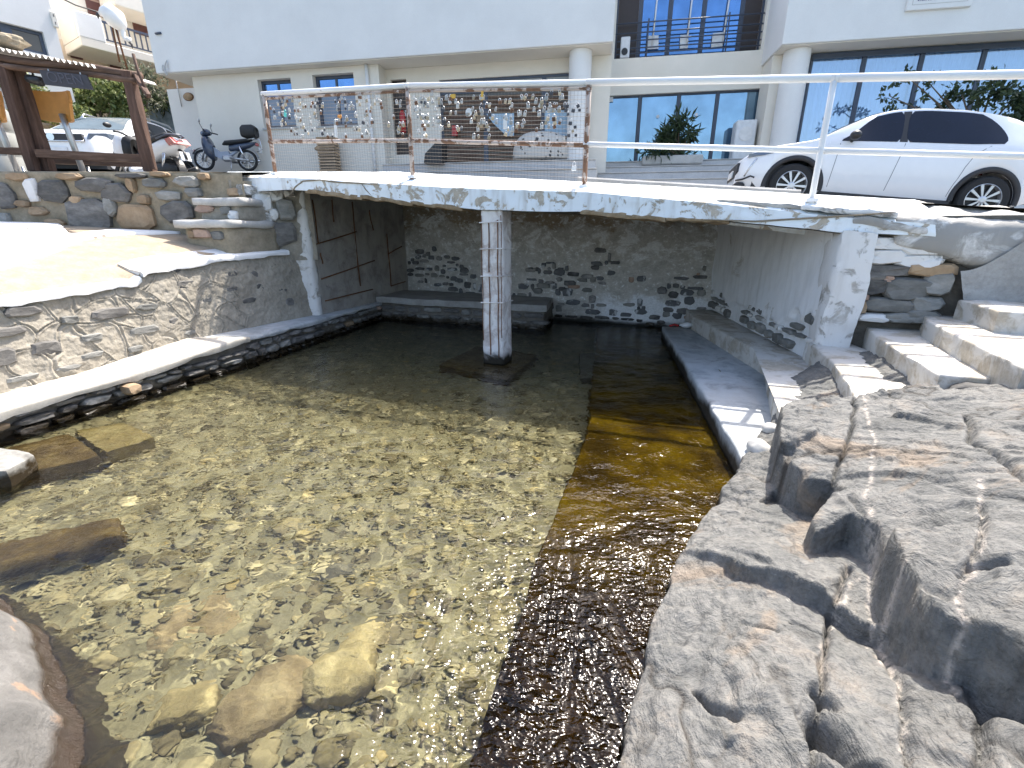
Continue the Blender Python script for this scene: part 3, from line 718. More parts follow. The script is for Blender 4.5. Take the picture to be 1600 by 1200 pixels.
# whitewashed top border in two lengths
def border(y0, y1, w, name='white_border', th=0.05, seed=0, over=0.03):
    n_ = int((y1 - y0) / 0.06) + 2; yy = np.linspace(y0, y1, n_); sec = []
    for y in yy:
        t, n = RT(y), RNn(y); p = np.array([rwx(y), y, rtop(y)]) - n * 0.12
        ww = w * (1 + 0.4 * float(fbm(np.array([[y, 3, 0]]), 2.5, 3, seed)[0])); o = over * (1 + 0.8 * float(fbm(np.array([[y, 9, 0]]), 6, 3, seed)[0]))
        sec.append([p + n * o + UP * (-th - 0.02 * float(fbm(np.array([[y, 4, 0]]), 9, 2, seed)[0])), p + n * (o + .006) + UP * -.01, p + n * (o - .012) + UP * .012, p - n * ww * .5 + UP * (.014 + .16 * ww * .5), p - n * ww + UP * (.016 + .26 * ww), p - n * (ww + .02) + UP * (.2 * ww - .02)])
    mbk = MB().grid(np.array(sec), flip=True); k = 6
    mbk.f.append(tuple(range(k))); mbk.f.append(tuple(range((n_ - 1) * k, n_ * k))[::-1])
    return mbk
border(0.4, 5.22, 0.34, seed=1).obj('white_border', MAT['whitewash'], rw, smooth=True)
border(5.25, 7.2, 0.30, seed=2).obj('white_border', MAT['whitewash'], rw, smooth=True)
# terrace surface
yy = np.linspace(-1, 7.05, 150); vv = np.linspace(0, 1, 80) ** 1.5
Gt = np.zeros((150, 80, 3))
for j, v_ in enumerate(vv):
    Gt[:, j, 0] = (rwx(np.maximum(yy, 0)) - 0.12) * (1 - v_) - 14 * v_; Gt[:, j, 1] = yy
dd = (rwx(np.maximum(yy, 0)) - 0.12)[:, None] - Gt[..., 0]
rts = np.interp(yy, [-1, 3.8, 5.0, 6.3, 7.6], [0.95, 1.02, 1.12, 1.28, 1.36])
Gt[..., 2] = np.where(dd < 0.25, np.minimum(rtop(yy), rts)[:, None], rts[:, None]) - 0.015 + (1 - np.exp(-dd / 1.2)) * 0.44 + 0.012 * fbm(Gt, 3, 3, 4) + 0.006 * fbm(Gt, 16, 3, 4)
terr = struct(MB().grid(Gt, flip=True).obj('terrace', MAT['sand_ground'], smooth=True))
def terrz(x, y): return float(np.interp(y, yy, rts) - 0.015 + (1 - math.exp(-max(0, float(rwx(max(y, 0))) - 0.12 - x) / 1.2)) * 0.44)
def terrP(px, py):
    r = ray(px, py); best = 6.0
    for k in range(4000):
        t = 2.5 + k * 0.002; p = CAMO + r * t
        if p[1] > 7.0 or p[2] < terrz(p[0], p[1]): best = t; break
    return CAMO + r * best
# white painted ground at the back of the terrace
def paint_patch(pix, name, th=0.02, seed=0, lift=0.0):
    pts = [terrP(*p) for p in pix]; c = np.mean(pts, 0); rings = []
    n = 64; per = []
    for i in range(n):
        f = i / n * len(pts); k = int(f); p = lerp(pts[k], pts[(k + 1) % len(pts)], f - k); per.append(p)
    per = np.array(per); per[:, :2] += 0.03 * np.stack([fbm(per, 5, 3, seed), fbm(per, 5, 3, seed + 1)], -1)
    for s in (1.0, 0.97, 0.8, 0.6, 0.4, 0.2, 0.03):
        q = c + (per - c) * s
        for i in range(n): q[i, 2] = terrz(q[i, 0], q[i, 1]) + (0.006 if s == 1.0 else th + lift * (1 - s)) - (0.03 if s == 1.0 else 0)
        rings.append(q)
    return MB().grid(np.array(rings), closed=True, flip=False).obj(name, MAT['whitewash'], terr, smooth=True)
paint_patch([(-60, 345), (60, 343), (95, 352), (110, 368), (140, 372), (95, 392), (0, 425), (-80, 430)], 'white_paint', 0.03, 3, 0.05)
paint_patch([(100, 370), (180, 361), (280, 357), (285, 361), (190, 368), (120, 378)], 'white_paint', 0.03, 5)

# ------------------------------------------------------------------ stone wall behind the terrace
YB = 6.97
tw = thing('terrace_wall', 'old wall of large grey and brown stones in tan mortar behind the sandy terrace', 'wall', (-6, YB, 1.5))
Gd, t, n = wallgrid((-11, YB), (-3.75, YB), 1.2, lambda u: 2.455 - 0.02 * u, 150, 34, 0.035, 3.0, 51)
Gd[:, -1, 1] += 0.3; Gd[:, -2, 2] += 0.0
MB().grid(Gd).obj('mortar_face', MAT['mortar'], tw, smooth=True)
rs = np.random.RandomState(5)
for (x, y, w, h, mt) in ((8, 306, 32, 38, 'stone_dark'), (51, 297, 19, 33, 'stone_white'), (83, 298, 50, 33, 'stone_dark'), (147, 289, 54, 20, 'stone_dark'), (181, 301, 48, 28, 'stone_dark'), (240, 286, 36, 14, 'stone_grey'),
                         (292, 284, 42, 16, 'stone_grey'), (264, 306, 38, 15, 'stone_grey'), (302, 301, 24, 15, 'stone_grey'), (138, 338, 74, 50, 'stone_dark'), (214, 338, 60, 38, 'stone_brown'), (278, 330, 56, 34, 'stone_dark'),
                         (8, 342, 20, 20, 'stone_grey'), (108, 276, 40, 10, 'stone_brown'), (28, 276, 34, 12, 'stone_brown'), (205, 275, 46, 8, 'stone_dark'), (60, 330, 30, 14, 'stone_brown'), (35, 318, 24, 10, 'stone_brown'),
                         (120, 312, 18, 12, 'stone_brown'), (225, 312, 20, 14, 'stone_brown'), (86, 350, 30, 16, 'stone_brown'), (205, 288, 14, 22, 'stone_brown'), (250, 272, 30, 7, 'stone_brown'), (318, 276, 18, 9, 'stone_brown'), (172, 322, 18, 30, 'stone_grey')):
    p = Yp(x, y, YB - 0.03); k = 6.9 / 720 * 1.0
    lay(tw, p, np.array([1., 0, 0]), UP, np.array([0, -1., 0]), w * k, h * k, 0.045, MAT[mt], rs)
for x0 in np.arange(-10.9, -7.2, 0.4):
    lay(tw, (x0, YB - .03, rs.uniform(1.8, 2.3)), np.array([1., 0, 0]), UP, np.array([0, -1., 0]), rs.uniform(.25, .4), rs.uniform(.15, .3), 0.045, MAT['stone_dark'], rs)
# small stone stair up to the road
st = thing('stone_stair', 'two rough stone steps climbing from the terrace to the road slab at the left', 'steps', (-4.0, 6.7, 1.5))
MB().rblock([(-4.50, 6.45, 1.66), (-3.78, 6.45, 1.66), (-3.45, 7.2, 1.66), (-4.50, 7.2, 1.66), (-4.50, 6.45, 1.77), (-3.78, 6.45, 1.77), (-3.45, 7.2, 1.77), (-4.50, 7.2, 1.77)], .03, (9, 7, 2), .02, 6, 1).obj('step', MAT['pale_concrete'], st, smooth=True)
MB().rblock([(-4.33, 6.68, 1.95), (-3.68, 6.68, 1.95), (-3.5, 7.4, 1.95), (-4.33, 7.4, 1.95), (-4.33, 6.68, 2.06), (-3.68, 6.68, 2.06), (-3.5, 7.4, 2.06), (-4.33, 7.4, 2.06)], .03, (9, 7, 2), .02, 6, 2).obj('step', MAT['pale_concrete'], st, smooth=True)
MB().rblock([(-4.40, 6.53, 1.35), (-3.8, 6.53, 1.30), (-3.45, 7.2, 1.3), (-4.40, 7.2, 1.35), (-4.40, 6.53, 1.68), (-3.8, 6.53, 1.68), (-3.45, 7.2, 1.68), (-4.40, 7.2, 1.68)], .03, (9, 7, 4), .03, 6, 3).obj('riser', MAT['mortar'], st, smooth=True)
MB().rblock([(-4.28, 6.74, 1.75), (-3.72, 6.74, 1.75), (-3.45, 7.4, 1.75), (-4.28, 7.4, 1.75), (-4.28, 6.74, 1.97), (-3.72, 6.74, 1.97), (-3.45, 7.4, 1.97), (-4.28, 7.4, 1.97)], .03, (9, 7, 4), .03, 6, 4).obj('riser', MAT['render'], st, smooth=True)
rs = np.random.RandomState(9)
for (x, y, w, h, mt) in ((316, 365, 30, 13, 'stone_pink'), (340, 368, 22, 13, 'stone_grey'), (300, 366, 14, 12, 'stone_brown')):
    lay(st, Yp(x, y, 6.52), np.array([1., 0, 0]), UP, np.array([0, -1., 0]), w * .0089, h * .0092, 0.03, MAT[mt], rs)
for (x, y, w, h, mt) in ((320, 326, 30, 12, 'stone_pink'), (352, 328, 18, 13, 'stone_grey'), (364, 336, 16, 14, 'stone_white')):
    lay(st, Yp(x, y, 6.73), np.array([1., 0, 0]), UP, np.array([0, -1., 0]), w * .0091, h * .0094, 0.03, MAT[mt], rs)
# rubble pier under the left end of the slab
pr = thing('rubble_pier', 'pier of whitewashed and bare stones under the left end of the road slab', 'wall', (-3.4, 7.1, 1.35))
Gd, t, n = wallgrid((-3.95, 6.98), (-3.05, 7.5), 1.2, 2.30, 30, 30, 0.03, 6, 61)
MB().grid(Gd).obj('mortar_face', MAT['render'], pr, smooth=True)
rs = np.random.RandomState(15)
for (x, y, w, h, mt) in ((411, 316, 30, 30, 'stone_white'), (432, 304, 20, 22, 'stone_white'), (447, 326, 28, 36, 'stone_grey'), (410, 341, 28, 22, 'stone_white'), (385, 325, 24, 28, 'stone_grey'), (385, 356, 24, 26, 'stone_grey'),
                         (436, 366, 62, 38, 'stone_dark'), (386, 297, 30, 18, 'stone_white'), (410, 296, 22, 14, 'stone_white'), (452, 300, 18, 16, 'stone_white'), (428, 335, 14, 18, 'stone_white'), (370, 343, 12, 20, 'stone_grey'), (366, 300, 20, 12, 'stone_brown')):
    p = V(x, y, (-3.95, 6.95), (-3.05, 7.47)); lay(pr, p, t, UP, n, w * .0098, h * .0098, 0.05, MAT[mt], rs)

# ================================================================== boat shelter under the road
# left wall: bare concrete with rusted bars showing
MAT['rebar_concrete'] = painted('rebar_concrete', (0.40, 0.375, 0.34), (0.24, 0.22, 0.20), 0.55, 2.6, edge=0.10, streak=0.6, grime=(0.26, 0.24, 0.215), bdist=0.008, wet=True)
LSA, LSB = (-3.13, 7.45), (-2.11, 10.54)
ls = thing('shelter_side_wall', 'dark concrete side wall of the boat shelter with a grid of rusty bars, left of the pillar', 'wall', (LSA[0], LSA[1], 0))
Gd, t, n = wallgrid(LSA, LSB, -0.5, lambda u: float(ground_z(LSA[0], 7.45)) - .05, 70, 60, 0.02, 4, 71)
MB().grid(Gd).obj('concrete_face', MAT['rebar_concrete'], ls, smooth=True)
for k, ((x0, y0), (x1, y1)) in enumerate((((487, 312), (497, 380)), ((517, 312), (521, 347)), ((549, 315), (562, 447)), ((576, 328), (582, 360)), ((604, 365), (610, 447)), ((492, 382), (556, 362)), ((501, 436), (585, 407)), ((507, 470), (582, 452)), ((605, 397), (627, 385)), ((610, 447), (632, 440)), ((500, 395), (503, 412)))):
    a, b = V(x0, y0, LSA, LSB) + n * .012, V(x1, y1, LSA, LSB) + n * .012
    pts = [lerp(a, b, s) + n * 0.008 * math.sin(5 * s + k) for s in np.linspace(0, 1, 7)]
    MB().tube(pts, 0.011, 6).obj('rusty_bar', MAT['rust'], ls, smooth=True)
MAT['white_end'] = painted('white_end', (0.70, 0.69, 0.67), (0.36, 0.34, 0.31), 0.59, 5.5, edge=0.05, streak=0.5, bdist=0.008)
e0 = np.array([LSA[0], LSA[1], 0]); te = np.array([-0.93, -0.36, 0])
MB().rblock([e0 + np.array([-.30, -.10, -.3]), e0 + np.array([0.012, -.02, -.3]), e0 + np.array([.04, .10, -.3]), e0 + np.array([-.26, .08, -.3]),
             e0 + np.array([-.30, -.10, 2.33]), e0 + np.array([0.012, -.02, 2.33]), e0 + np.array([.04, .10, 2.33]), e0 + np.array([-.26, .08, 2.33])], .03, (5, 3, 40), .03, 5, 8).obj('wall_end', MAT['white_end'], ls, smooth=True)
# back wall
m, nt, b = newmat('back_plaster'); MAT['back_plaster'] = m
v = coords(nt, (1, 1, 1.4)); big = noise(nt, v, 1.7, 8, 0.68, 0.5); fine = noise(nt, v, 30, 6, 0.65); md = noise(nt, v, 6, 7, 0.65)
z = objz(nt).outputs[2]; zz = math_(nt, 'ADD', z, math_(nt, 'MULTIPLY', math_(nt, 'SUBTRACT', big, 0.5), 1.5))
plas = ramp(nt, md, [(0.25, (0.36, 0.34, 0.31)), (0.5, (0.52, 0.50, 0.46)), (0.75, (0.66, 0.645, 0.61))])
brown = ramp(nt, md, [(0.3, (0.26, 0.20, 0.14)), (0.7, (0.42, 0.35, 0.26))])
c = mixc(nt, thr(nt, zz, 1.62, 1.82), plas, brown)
wm = thr(nt, noise(nt, v, 2.3, 9, 0.7, 0.8), 0.50, 0.58); band = math_(nt, 'MULTIPLY', thr(nt, zz, 1.05, 1.35), thr(nt, zz, 2.1, 1.7))
c = mixc(nt, math_(nt, 'MULTIPLY', wm, band), c, (0.76, 0.77, 0.76))
c = mixc(nt, math_(nt, 'MULTIPLY', thr(nt, noise(nt, v, 12, 6, 0.7), 0.58, 0.62), 0.9), c, (0.78, 0.80, 0.80))
xx = objz(nt).outputs[0]
lowr = math_(nt, 'MULTIPLY', thr(nt, zz, 0.62, 0.40), thr(nt, math_(nt, 'ADD', xx, math_(nt, 'MULTIPLY', big, 1.0)), 1.9, 2.3))
c = mixc(nt, math_(nt, 'MULTIPLY', lowr, 0.95), c, (0.80, 0.82, 0.84))
c = mixc(nt, 0.4, c, mixc(nt, 1.0, c, ramp(nt, fine, [(0.3, (.35, .35, .35)), (0.7, (1.1, 1.1, 1.1))]), 'MULTIPLY'))
c = mixc(nt, thr(nt, math_(nt, 'ADD', z, math_(nt, 'MULTIPLY', big, 0.2)), 0.24, 0.12), c, (0.03, 0.03, 0.025))
nt.links.new(c, b.inputs['Base Color']); b.inputs['Roughness'].default_value = 0.92; bump(nt, b, mixc(nt, 0.5, md, fine), 0.9, 0.02)
bw = thing('shelter_back_wall', 'stone back wall of the boat shelter with peeling plaster and white paint near the water', 'wall', (BWL[0], BWL[1], 0))
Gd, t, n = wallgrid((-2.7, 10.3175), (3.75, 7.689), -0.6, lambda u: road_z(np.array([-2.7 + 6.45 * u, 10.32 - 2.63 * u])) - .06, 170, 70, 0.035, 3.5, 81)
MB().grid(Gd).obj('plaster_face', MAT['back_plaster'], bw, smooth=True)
BL = np.linalg.norm(np.array(BWR) - np.array(BWL)); O = np.array([*BWL, 0.02])
MAT['stone_speck'] = painted('stone_speck', (0.13, 0.135, 0.14), (0.50, 0.51, 0.52), 0.58, 5.0, edge=0.05, streak=0.4, grime=(0.07, 0.07, 0.07), wet=True, under2=(0.62, 0.63, 0.64))
MAT['stone_shelter'] = M_('stone_shelter', [(0.25, (0.10, 0.10, 0.105)), (0.5, (0.19, 0.19, 0.19)), (0.75, (0.34, 0.335, 0.325))], 7, 7, 0.9, 0.9, 0.015, 35, stretch=(1, 1, 1.5), rnd=0.5, wet=True)
rubble(bw, O + n * -0.005, t, UP, n, lambda u, v: (v < 1.10 + 0.30 * math.sin(u * 2.1)) and float(fbm(np.array([[u, v * 1.5, 0]]), 1.6, 3, 88)[0]) > -0.16 + .25 * max(0, v - .7) and u < BL - .05 and not (1.9 < u and v < 0.0), BL, 1.35, (0.09, 0.20), (0.10, 0.36), 0.032,
       [('stone_shelter', .45), ('stone_speck', .38), ('stone_grey', .15), ('stone_pink', .02)], 83, 0.12, 0.02, 290, None, 0.38, 0.5, 0.86)
# platform at the foot of the back wall
pf = thing('stone_platform', 'low stone platform with dark slab top along the shelter back wall behind the pillar', 'platform', (-1, 8.6, 0))
wblock('top_slab', [(-2.62, 8.92, .44), (0.60, 7.86, .43), (0.80, 8.95, .43), (-2.3, 10.1, .44)], 0.13, MAT['old_concrete'], r=.03, div=(26, 8, 2), amp=.02, scale=4, seed=3, parent=pf)
Gd, t, n = wallgrid((-2.55, 9.0), (0.55, 7.93), -0.6, 0.33, 70, 20, 0.03, 5, 85); MB().grid(Gd).obj('mortar_core', MAT['mortar_wet'], pf, smooth=True)
rubble(pf, np.array([-2.55, 9.0, -0.08]), t, UP, n, lambda u, v: True, 3.2, 0.36, (0.10, 0.15), (0.2, 0.45), 0.04, [('stone_dark', .7), ('stone_grey', .3)], 87, 0.05, 0.02, 40)
Gd, t, n = wallgrid((0.55, 7.93), (0.80, 8.9), -0.6, 0.33, 20, 20, 0.03, 5, 86); MB().grid(Gd).obj('mortar_core', MAT['mortar_wet'], pf, smooth=True)
# right wall
rwl = thing('shelter_plaster_wall', 'white plastered right wall of the boat shelter, broken away to rubble at the bottom', 'wall', (3, 5, 0.3))
RSB, RSF = BWR, (2.985, 4.50)
MAT['white_plaster'] = painted('white_plaster', (0.82, 0.83, 0.84), (0.45, 0.43, 0.39), 0.66, 1.8, edge=0.05, streak=0.35, grime=(0.42, 0.41, 0.38), bdist=0.006)
Gd, t, n = wallgrid((3.375, 8.25), RSF, -0.3, lambda u: 2.12 - .33 * u, 110, 70, 0.018, 3, 91)
edge_n = 0.55 + 0.22 * np.abs(fbm(np.stack([Gd[..., 1], Gd[..., 1] * 0, Gd[..., 1] * 0], -1), 2.6, 3, 5)) + 0.18 * sstep(5.4, 4.7, Gd[..., 1])
Gd = Gd - n * (0.05 * (Gd[..., 2] < edge_n))[..., None]
MB().grid(Gd).obj('plaster_face', MAT['white_plaster'], rwl, smooth=True)
rubble(rwl, np.array([*RSB, 0.25]) - n * 0.03, t, UP, n, lambda u, v: v + .25 < 0.62 + 0.12 * math.sin(u * 4) + (0.14 if u > 2.5 else 0), 3.35, 0.6, (0.08, 0.16), (0.12, 0.3), 0.035, [('stone_grey', .7), ('stone_white', .3)], 93, 0.2, 0.02, 60)
wblock('wall_end', [(2.965, 4.36, 1.63), (3.24, 4.26, 1.61), (3.30, 4.55, 1.61), (3.0, 4.62, 1.63)], 1.3, MAT['white_end'], r=.03, div=(5, 5, 26), amp=.03, scale=5, seed=5, parent=rwl)

# pillar with its footing
pil = thing('pillar', 'square whitewashed concrete pillar with exposed rusty bars standing in the water under the slab', 'pillar', (-0.15, 5.75, 0))
MAT['pillar_concrete'] = painted('pillar_concrete', (0.72, 0.70, 0.68), (0.44, 0.39, 0.36), 0.52, 5.0, edge=0.08, streak=0.5, grime=(0.48, 0.44, 0.40), bdist=0.008, wet=True)
pc = np.array([-0.24, 5.745, 0.0])
def PT(x, y, z): return pc + RE * x + RN * y + UP * z
hw = 0.140
MB().rblock([PT(-hw, -.01, -.6), PT(hw, -.01, -.6), PT(hw, .29, -.6), PT(-hw, .29, -.6), PT(-hw, -.01, 2.0), PT(hw, -.01, 2.0), PT(hw, .29, 2.0), PT(-hw, .29, 2.0)], .018, (8, 7, 70), .014, 9, 5).obj('shaft', MAT['pillar_concrete'], pil, smooth=True)
for xo, z0, z1 in ((-.03, .12, 1.1), (-.03, 1.15, 1.72), (.085, .10, 1.75), (-.125, .3, 1.8), (.130, .35, 1.8)):
    MB().tube([PT(xo + .004 * math.sin(z * 9), -.022, z) for z in np.linspace(z0, z1, 14)], (.007 if abs(xo) < .1 else .005), 6).obj('rusty_bar', MAT['rust'], pil, smooth=True)
for z in (0.78, 1.10, 1.42, 1.72):
    a = .147; MB().tube([PT(-a, -.028, z), PT(a, -.030, z + .012), PT(a, .30, z), PT(-a, .30, z), PT(-a, -.028, z)], .007, 6).obj('tie_bar', MAT['pillar_concrete'], pil)
wblock('footing', [P(685, 576, -.07), P(793, 600, -.07), P(841, 559, -.07), P(745, 546, -.07)], 0.4, MAT['weedy'], r=.03, div=(9, 9, 3), amp=.015, scale=6, seed=4, parent=pil)

# ------------------------------------------------------------------ the road slab over the shelter
MAT['end_concrete'] = painted('end_concrete', (0.30, 0.29, 0.27), (0.52, 0.51, 0.49), 0.56, 4.0, edge=0.08, streak=0.4, bdist=0.008)
sl = thing('road_slab', 'whitewashed cracked concrete slab edge of the road bridging the boat shelter', 'slab', (0, 5.6, 1.9))
topx = [(300, 271), (325, 272), (430, 273), (475, 275), (560, 280), (700, 287), (800, 290), (917, 294), (1000, 302), (1100, 311), (1180, 319), (1268, 330), (1340, 337), (1420, 343), (1500, 352), (1600, 372)]
botx = [(300, 297), (325, 302), (380, 300), (450, 296), (475, 297), (560, 307), (641, 317), (700, 322), (746, 328), (834, 330), (900, 330), (960, 334), (1052, 341), (1135, 344), (1203, 351), (1310, 364), (1420, 367), (1500, 372), (1600, 392)]
pxs = np.linspace(300, 1462, 200); sec = []
pz = lambda q: float(np.interp(q[0], [p[0] for p in POSTS], [p[2] for p in POSTS]))
for i, x in enumerate(pxs):
    yt = np.interp(x, *zip(*topx)); yb = np.interp(x, *zip(*botx))
    pt = V(x, yt, SLA, SLB); pb = V(x, yb, SLA, SLB)
    q = np.array([[x * .012, 0, 0]]); n1 = float(fbm(q, 1.6, 4, 3)[0]); n2 = float(fbm(q, 3.1, 4, 7)[0])
    pb = pb + UP * (0.009 * n1); b2 = pb + RN * (0.05 + 0.03 * n2)
    if x > 640 and x < 720: pb = pb - UP * 0.0
    zt, zb = pt[2], pb[2]
    row = [pb + RN * 3.6 + UP * 0.05, pb + RN * 1.2 + UP * 0.05, pb + RN * 0.3 + UP * 0.03, b2, pb]
    for k in range(1, 6): row.append(lerp(pb, pt, k / 6) + RN * 0.012 * float(fbm(np.array([[x * .012, k * .3, 0]]), 3, 3, 9)[0]))
    lipw = 0.085 + 0.03 * n2
    row += [pt - UP * 0.045, pt - UP * 0.028 + RN * 0.035, pt + RN * lipw + UP * 0.004 * n1, lerp(pt + RN * lipw, pt + RN * 0.27, .5) + UP * (.4 * (pz(pt) - .02 - pt[2]) + .012 * n2), pt + RN * 0.25 + UP * (pz(pt) - .02 - pt[2]), pt + RN * 0.60 + UP * (max(float(ground_z(pt[0], pt[1] + .5)), pz(pt) - .02) + .012 - pt[2]), pt + RN * 0.62 - UP * 0.2]
    sec.append(row)
Gs = np.array(sec); Gs += (0.007 * fbm(Gs, 9, 3, 15))[..., None] * np.array([.3, .9, .6])
mbk = MB().grid(Gs, flip=False)
smooth_by_angle(mbk.obj('slab_edge', MAT['whitewash_blue'], sl), 60)
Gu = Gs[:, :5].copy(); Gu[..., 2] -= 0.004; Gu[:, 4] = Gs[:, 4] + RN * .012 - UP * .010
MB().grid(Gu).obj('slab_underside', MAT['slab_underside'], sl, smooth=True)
# spalled brown lip along the left of the soffit, and broken layers at the right
def chunk(px, zoff, wdt, hgt, dep, mat, seed, name='broken_concrete', out=0.02, label=None, back=0.0):
    a = V(px[0], px[1], SLA, SLB) - RN * (out - back); b = a + RE * wdt + UP * zoff
    c8 = [a - UP * hgt, b - UP * hgt, b - UP * hgt + RN * dep, a - UP * hgt + RN * dep, a, b, b + RN * dep, a + RN * dep]
    return smooth_by_angle(MB().rblock(c8, .02, (16, 5, 3), .025, 7, seed).obj(name, mat, sl), 50)
def spall(pa, pb, hgt, seed):
    a = V(*pa, SLA, SLB) - RN * .004; b = V(*pb, SLA, SLB) - RN * .004
    c8 = [a - UP * hgt, b - UP * hgt, b - UP * hgt + RN * .3, a - UP * hgt + RN * .3, a, b, b + RN * .3, a + RN * .3]
    smooth_by_angle(MB().rblock(c8, .012, (26, 4, 3), .02, 9, seed).obj('spalled_lip', MAT['spall'], sl), 50)
MAT['spall'] = M_('spall', [(0.25, (0.16, 0.11, 0.06)), (0.5, (0.28, 0.21, 0.13)), (0.75, (0.42, 0.34, 0.24))], 9, 7, .95, .9, .02, 30)
spall((476, 294), (565, 305), .06, 1); spall((562, 304), (645, 315), .05, 2); spall((640, 313), (722, 323), .05, 3); spall((905, 327), (1040, 339), .05, 4); spall((1040, 339), (1140, 344), .035, 5)
chunk((1118, 309), -.10, 0.92, .045, .5, MAT['old_concrete'], 3, out=-.08)
chunk((1255, 318), -.08, 0.75, .055, .6, MAT['stone_white'], 4, out=-.02)
chunk((1335, 336), -.10, 0.55, .075, .6, MAT['end_concrete'], 5, out=.01)
a_, b_ = V(1405, 340, SLA, SLB) + RN * .02, V(1760, 372, SLA, SLB) + RN * .02
smooth_by_angle(MB().rblock([a_ - UP * .22, b_ - UP * .5, b_ - UP * .5 + RN * .9, a_ - UP * .22 + RN * .9, a_ + UP * .015, b_ + UP * .04, b_ + RN * .9 + UP * (road_z(b_ + RN * .9) + .03 - b_[2]), a_ + RN * .9 + UP * (road_z(a_ + RN * .9) + .03 - a_[2])], .05, (30, 9, 6), .04, 5, 12).obj('end_block', MAT['end_concrete'], sl), 55)
for k, pix in enumerate((((455, 303), (462, 292), (474, 283), (500, 281), (530, 285), (560, 286), (592, 289)), ((1100, 343), (1180, 346), (1260, 341), (1340, 336), (1400, 332)), ((566, 288), (572, 296), (580, 305)))):
    MB().tube([V(x, y, SLA, SLB) - RN * .006 for x, y in pix], [.004] + [.009] * (len(pix) - 2) + [.003], 5).obj('crack', MAT['slab_underside'], sl)

# ================================================================== right: bench, steps, walls
def poly_block(name, pts, ztop, depth, mat, label=None, cat=None, seed=0, res=0.05, r=0.02, amp=0.008, parent=None, group=None, tilt=None):
    """slab from a plan polygon: edges rounded and slightly uneven"""
    pts = [np.array([float(p[0]), float(p[1])]) for p in pts]
    per = []
    for a, b in zip(pts, pts[1:] + pts[:1]):
        k = max(1, int(np.linalg.norm(b - a) / res))
        for i in range(k): per.append(a * (1 - i / k) + b * i / k)
    per = np.array(per); c = per.mean(0); n = len(per)
    nr = np.roll(per, -1, 0) - np.roll(per, 1, 0); nr = np.stack([nr[:, 1], -nr[:, 0]], -1); nr /= np.linalg.norm(nr, axis=1, keepdims=True) + 1e-9
    area = 0.5 * np.sum(per[:, 0] * np.roll(per[:, 1], -1) - np.roll(per[:, 0], -1) * per[:, 1])
    if area < 0: nr = -nr
    rings = []
    for ins, dz in ((0.0, -depth), (0.0, -depth * .6), (0.0, -depth * .3), (0, -r), (r * .3, -r * .3), (r, 0)):
        q = per - nr * ins; rings.append(np.column_stack([q, np.full(n, ztop + dz)]))
    base = rings[-1][:, :2]
    for s in (0.8, 0.6, 0.4, 0.2, 0.02):
        rings.append(np.column_stack([c + (base - c) * s, np.full(n, ztop)]))
    Gp = np.array(rings)
    if tilt is not None: Gp[..., 2] += (Gp[..., 0] - c[0]) * tilt[0] + (Gp[..., 1] - c[1]) * tilt[1]
    Gp[..., 2] += amp * fbm(Gp, 4, 3, seed); ed = 0.012 * fbm(Gp, 6, 3, seed + 3)
    Gp[:6, :, 0] += ed[:6] * nr[:, 0]; Gp[:6, :, 1] += ed[:6] * nr[:, 1]
    o = smooth_by_angle(MB().grid(Gp, closed=True, flip=area < 0).obj(name, mat, parent), 45)
    if label: tag(o, label, cat, group)
    return o
bench = poly_block('low_bench', [(2.44, 7.40), (2.10, 5.6), (1.50, 2.50), (1.80, 2.30), (2.30, 3.3), (2.80, 4.6), (2.95, 7.3)], 0.16, 0.8, MAT['bench_concrete'], 'low grey concrete walkway wedge beside the dark slipway, below the white steps', 'walkway', 3)
stp = thing('stone_steps', 'flight of broad pale concrete steps climbing right from the water beside the plaster wall', 'steps', (2.6, 4, 0.2))
def step(pts, z, depth, seed, tilt=None): return poly_block('step', pts, z, depth, MAT['step_concrete'], seed=seed, parent=stp, r=0.015, amp=0.008, tilt=tilt)
step([(2.82, 7.14), (2.70, 4.72), (1.88, 2.98), (2.25, 2.7), (2.95, 4.0), (3.05, 4.6), (3.4, 7.8), (2.95, 7.8)], 0.37, 0.45, 5)
step([(2.95, 4.48), (2.74, 3.81), (2.31, 2.90), (2.80, 2.80), (3.30, 3.9), (3.35, 4.45)], 0.57, 0.24, 6)
step([(3.45, 4.45), (3.17, 3.93), (2.73, 2.81), (3.10, 2.70), (3.75, 3.9), (3.9, 4.3)], 0.75, 0.24, 7)
step([(3.80, 4.25), (3.56, 3.93), (3.295, 3.40), (2.86, 2.47), (3.5, 2.2), (4.5, 3.5), (4.4, 4.0)], 0.90, 0.24, 8)
step([(3.85, 4.0), (3.72, 3.62), (3.62, 3.42), (4.4, 2.9), (5.2, 3.4), (5.0, 3.8)], 1.06, 0.24, 9)
step([(4.6, 3.7), (4.35, 3.1), (5.2, 2.7), (5.9, 3.2)], 1.22, 0.24, 10)
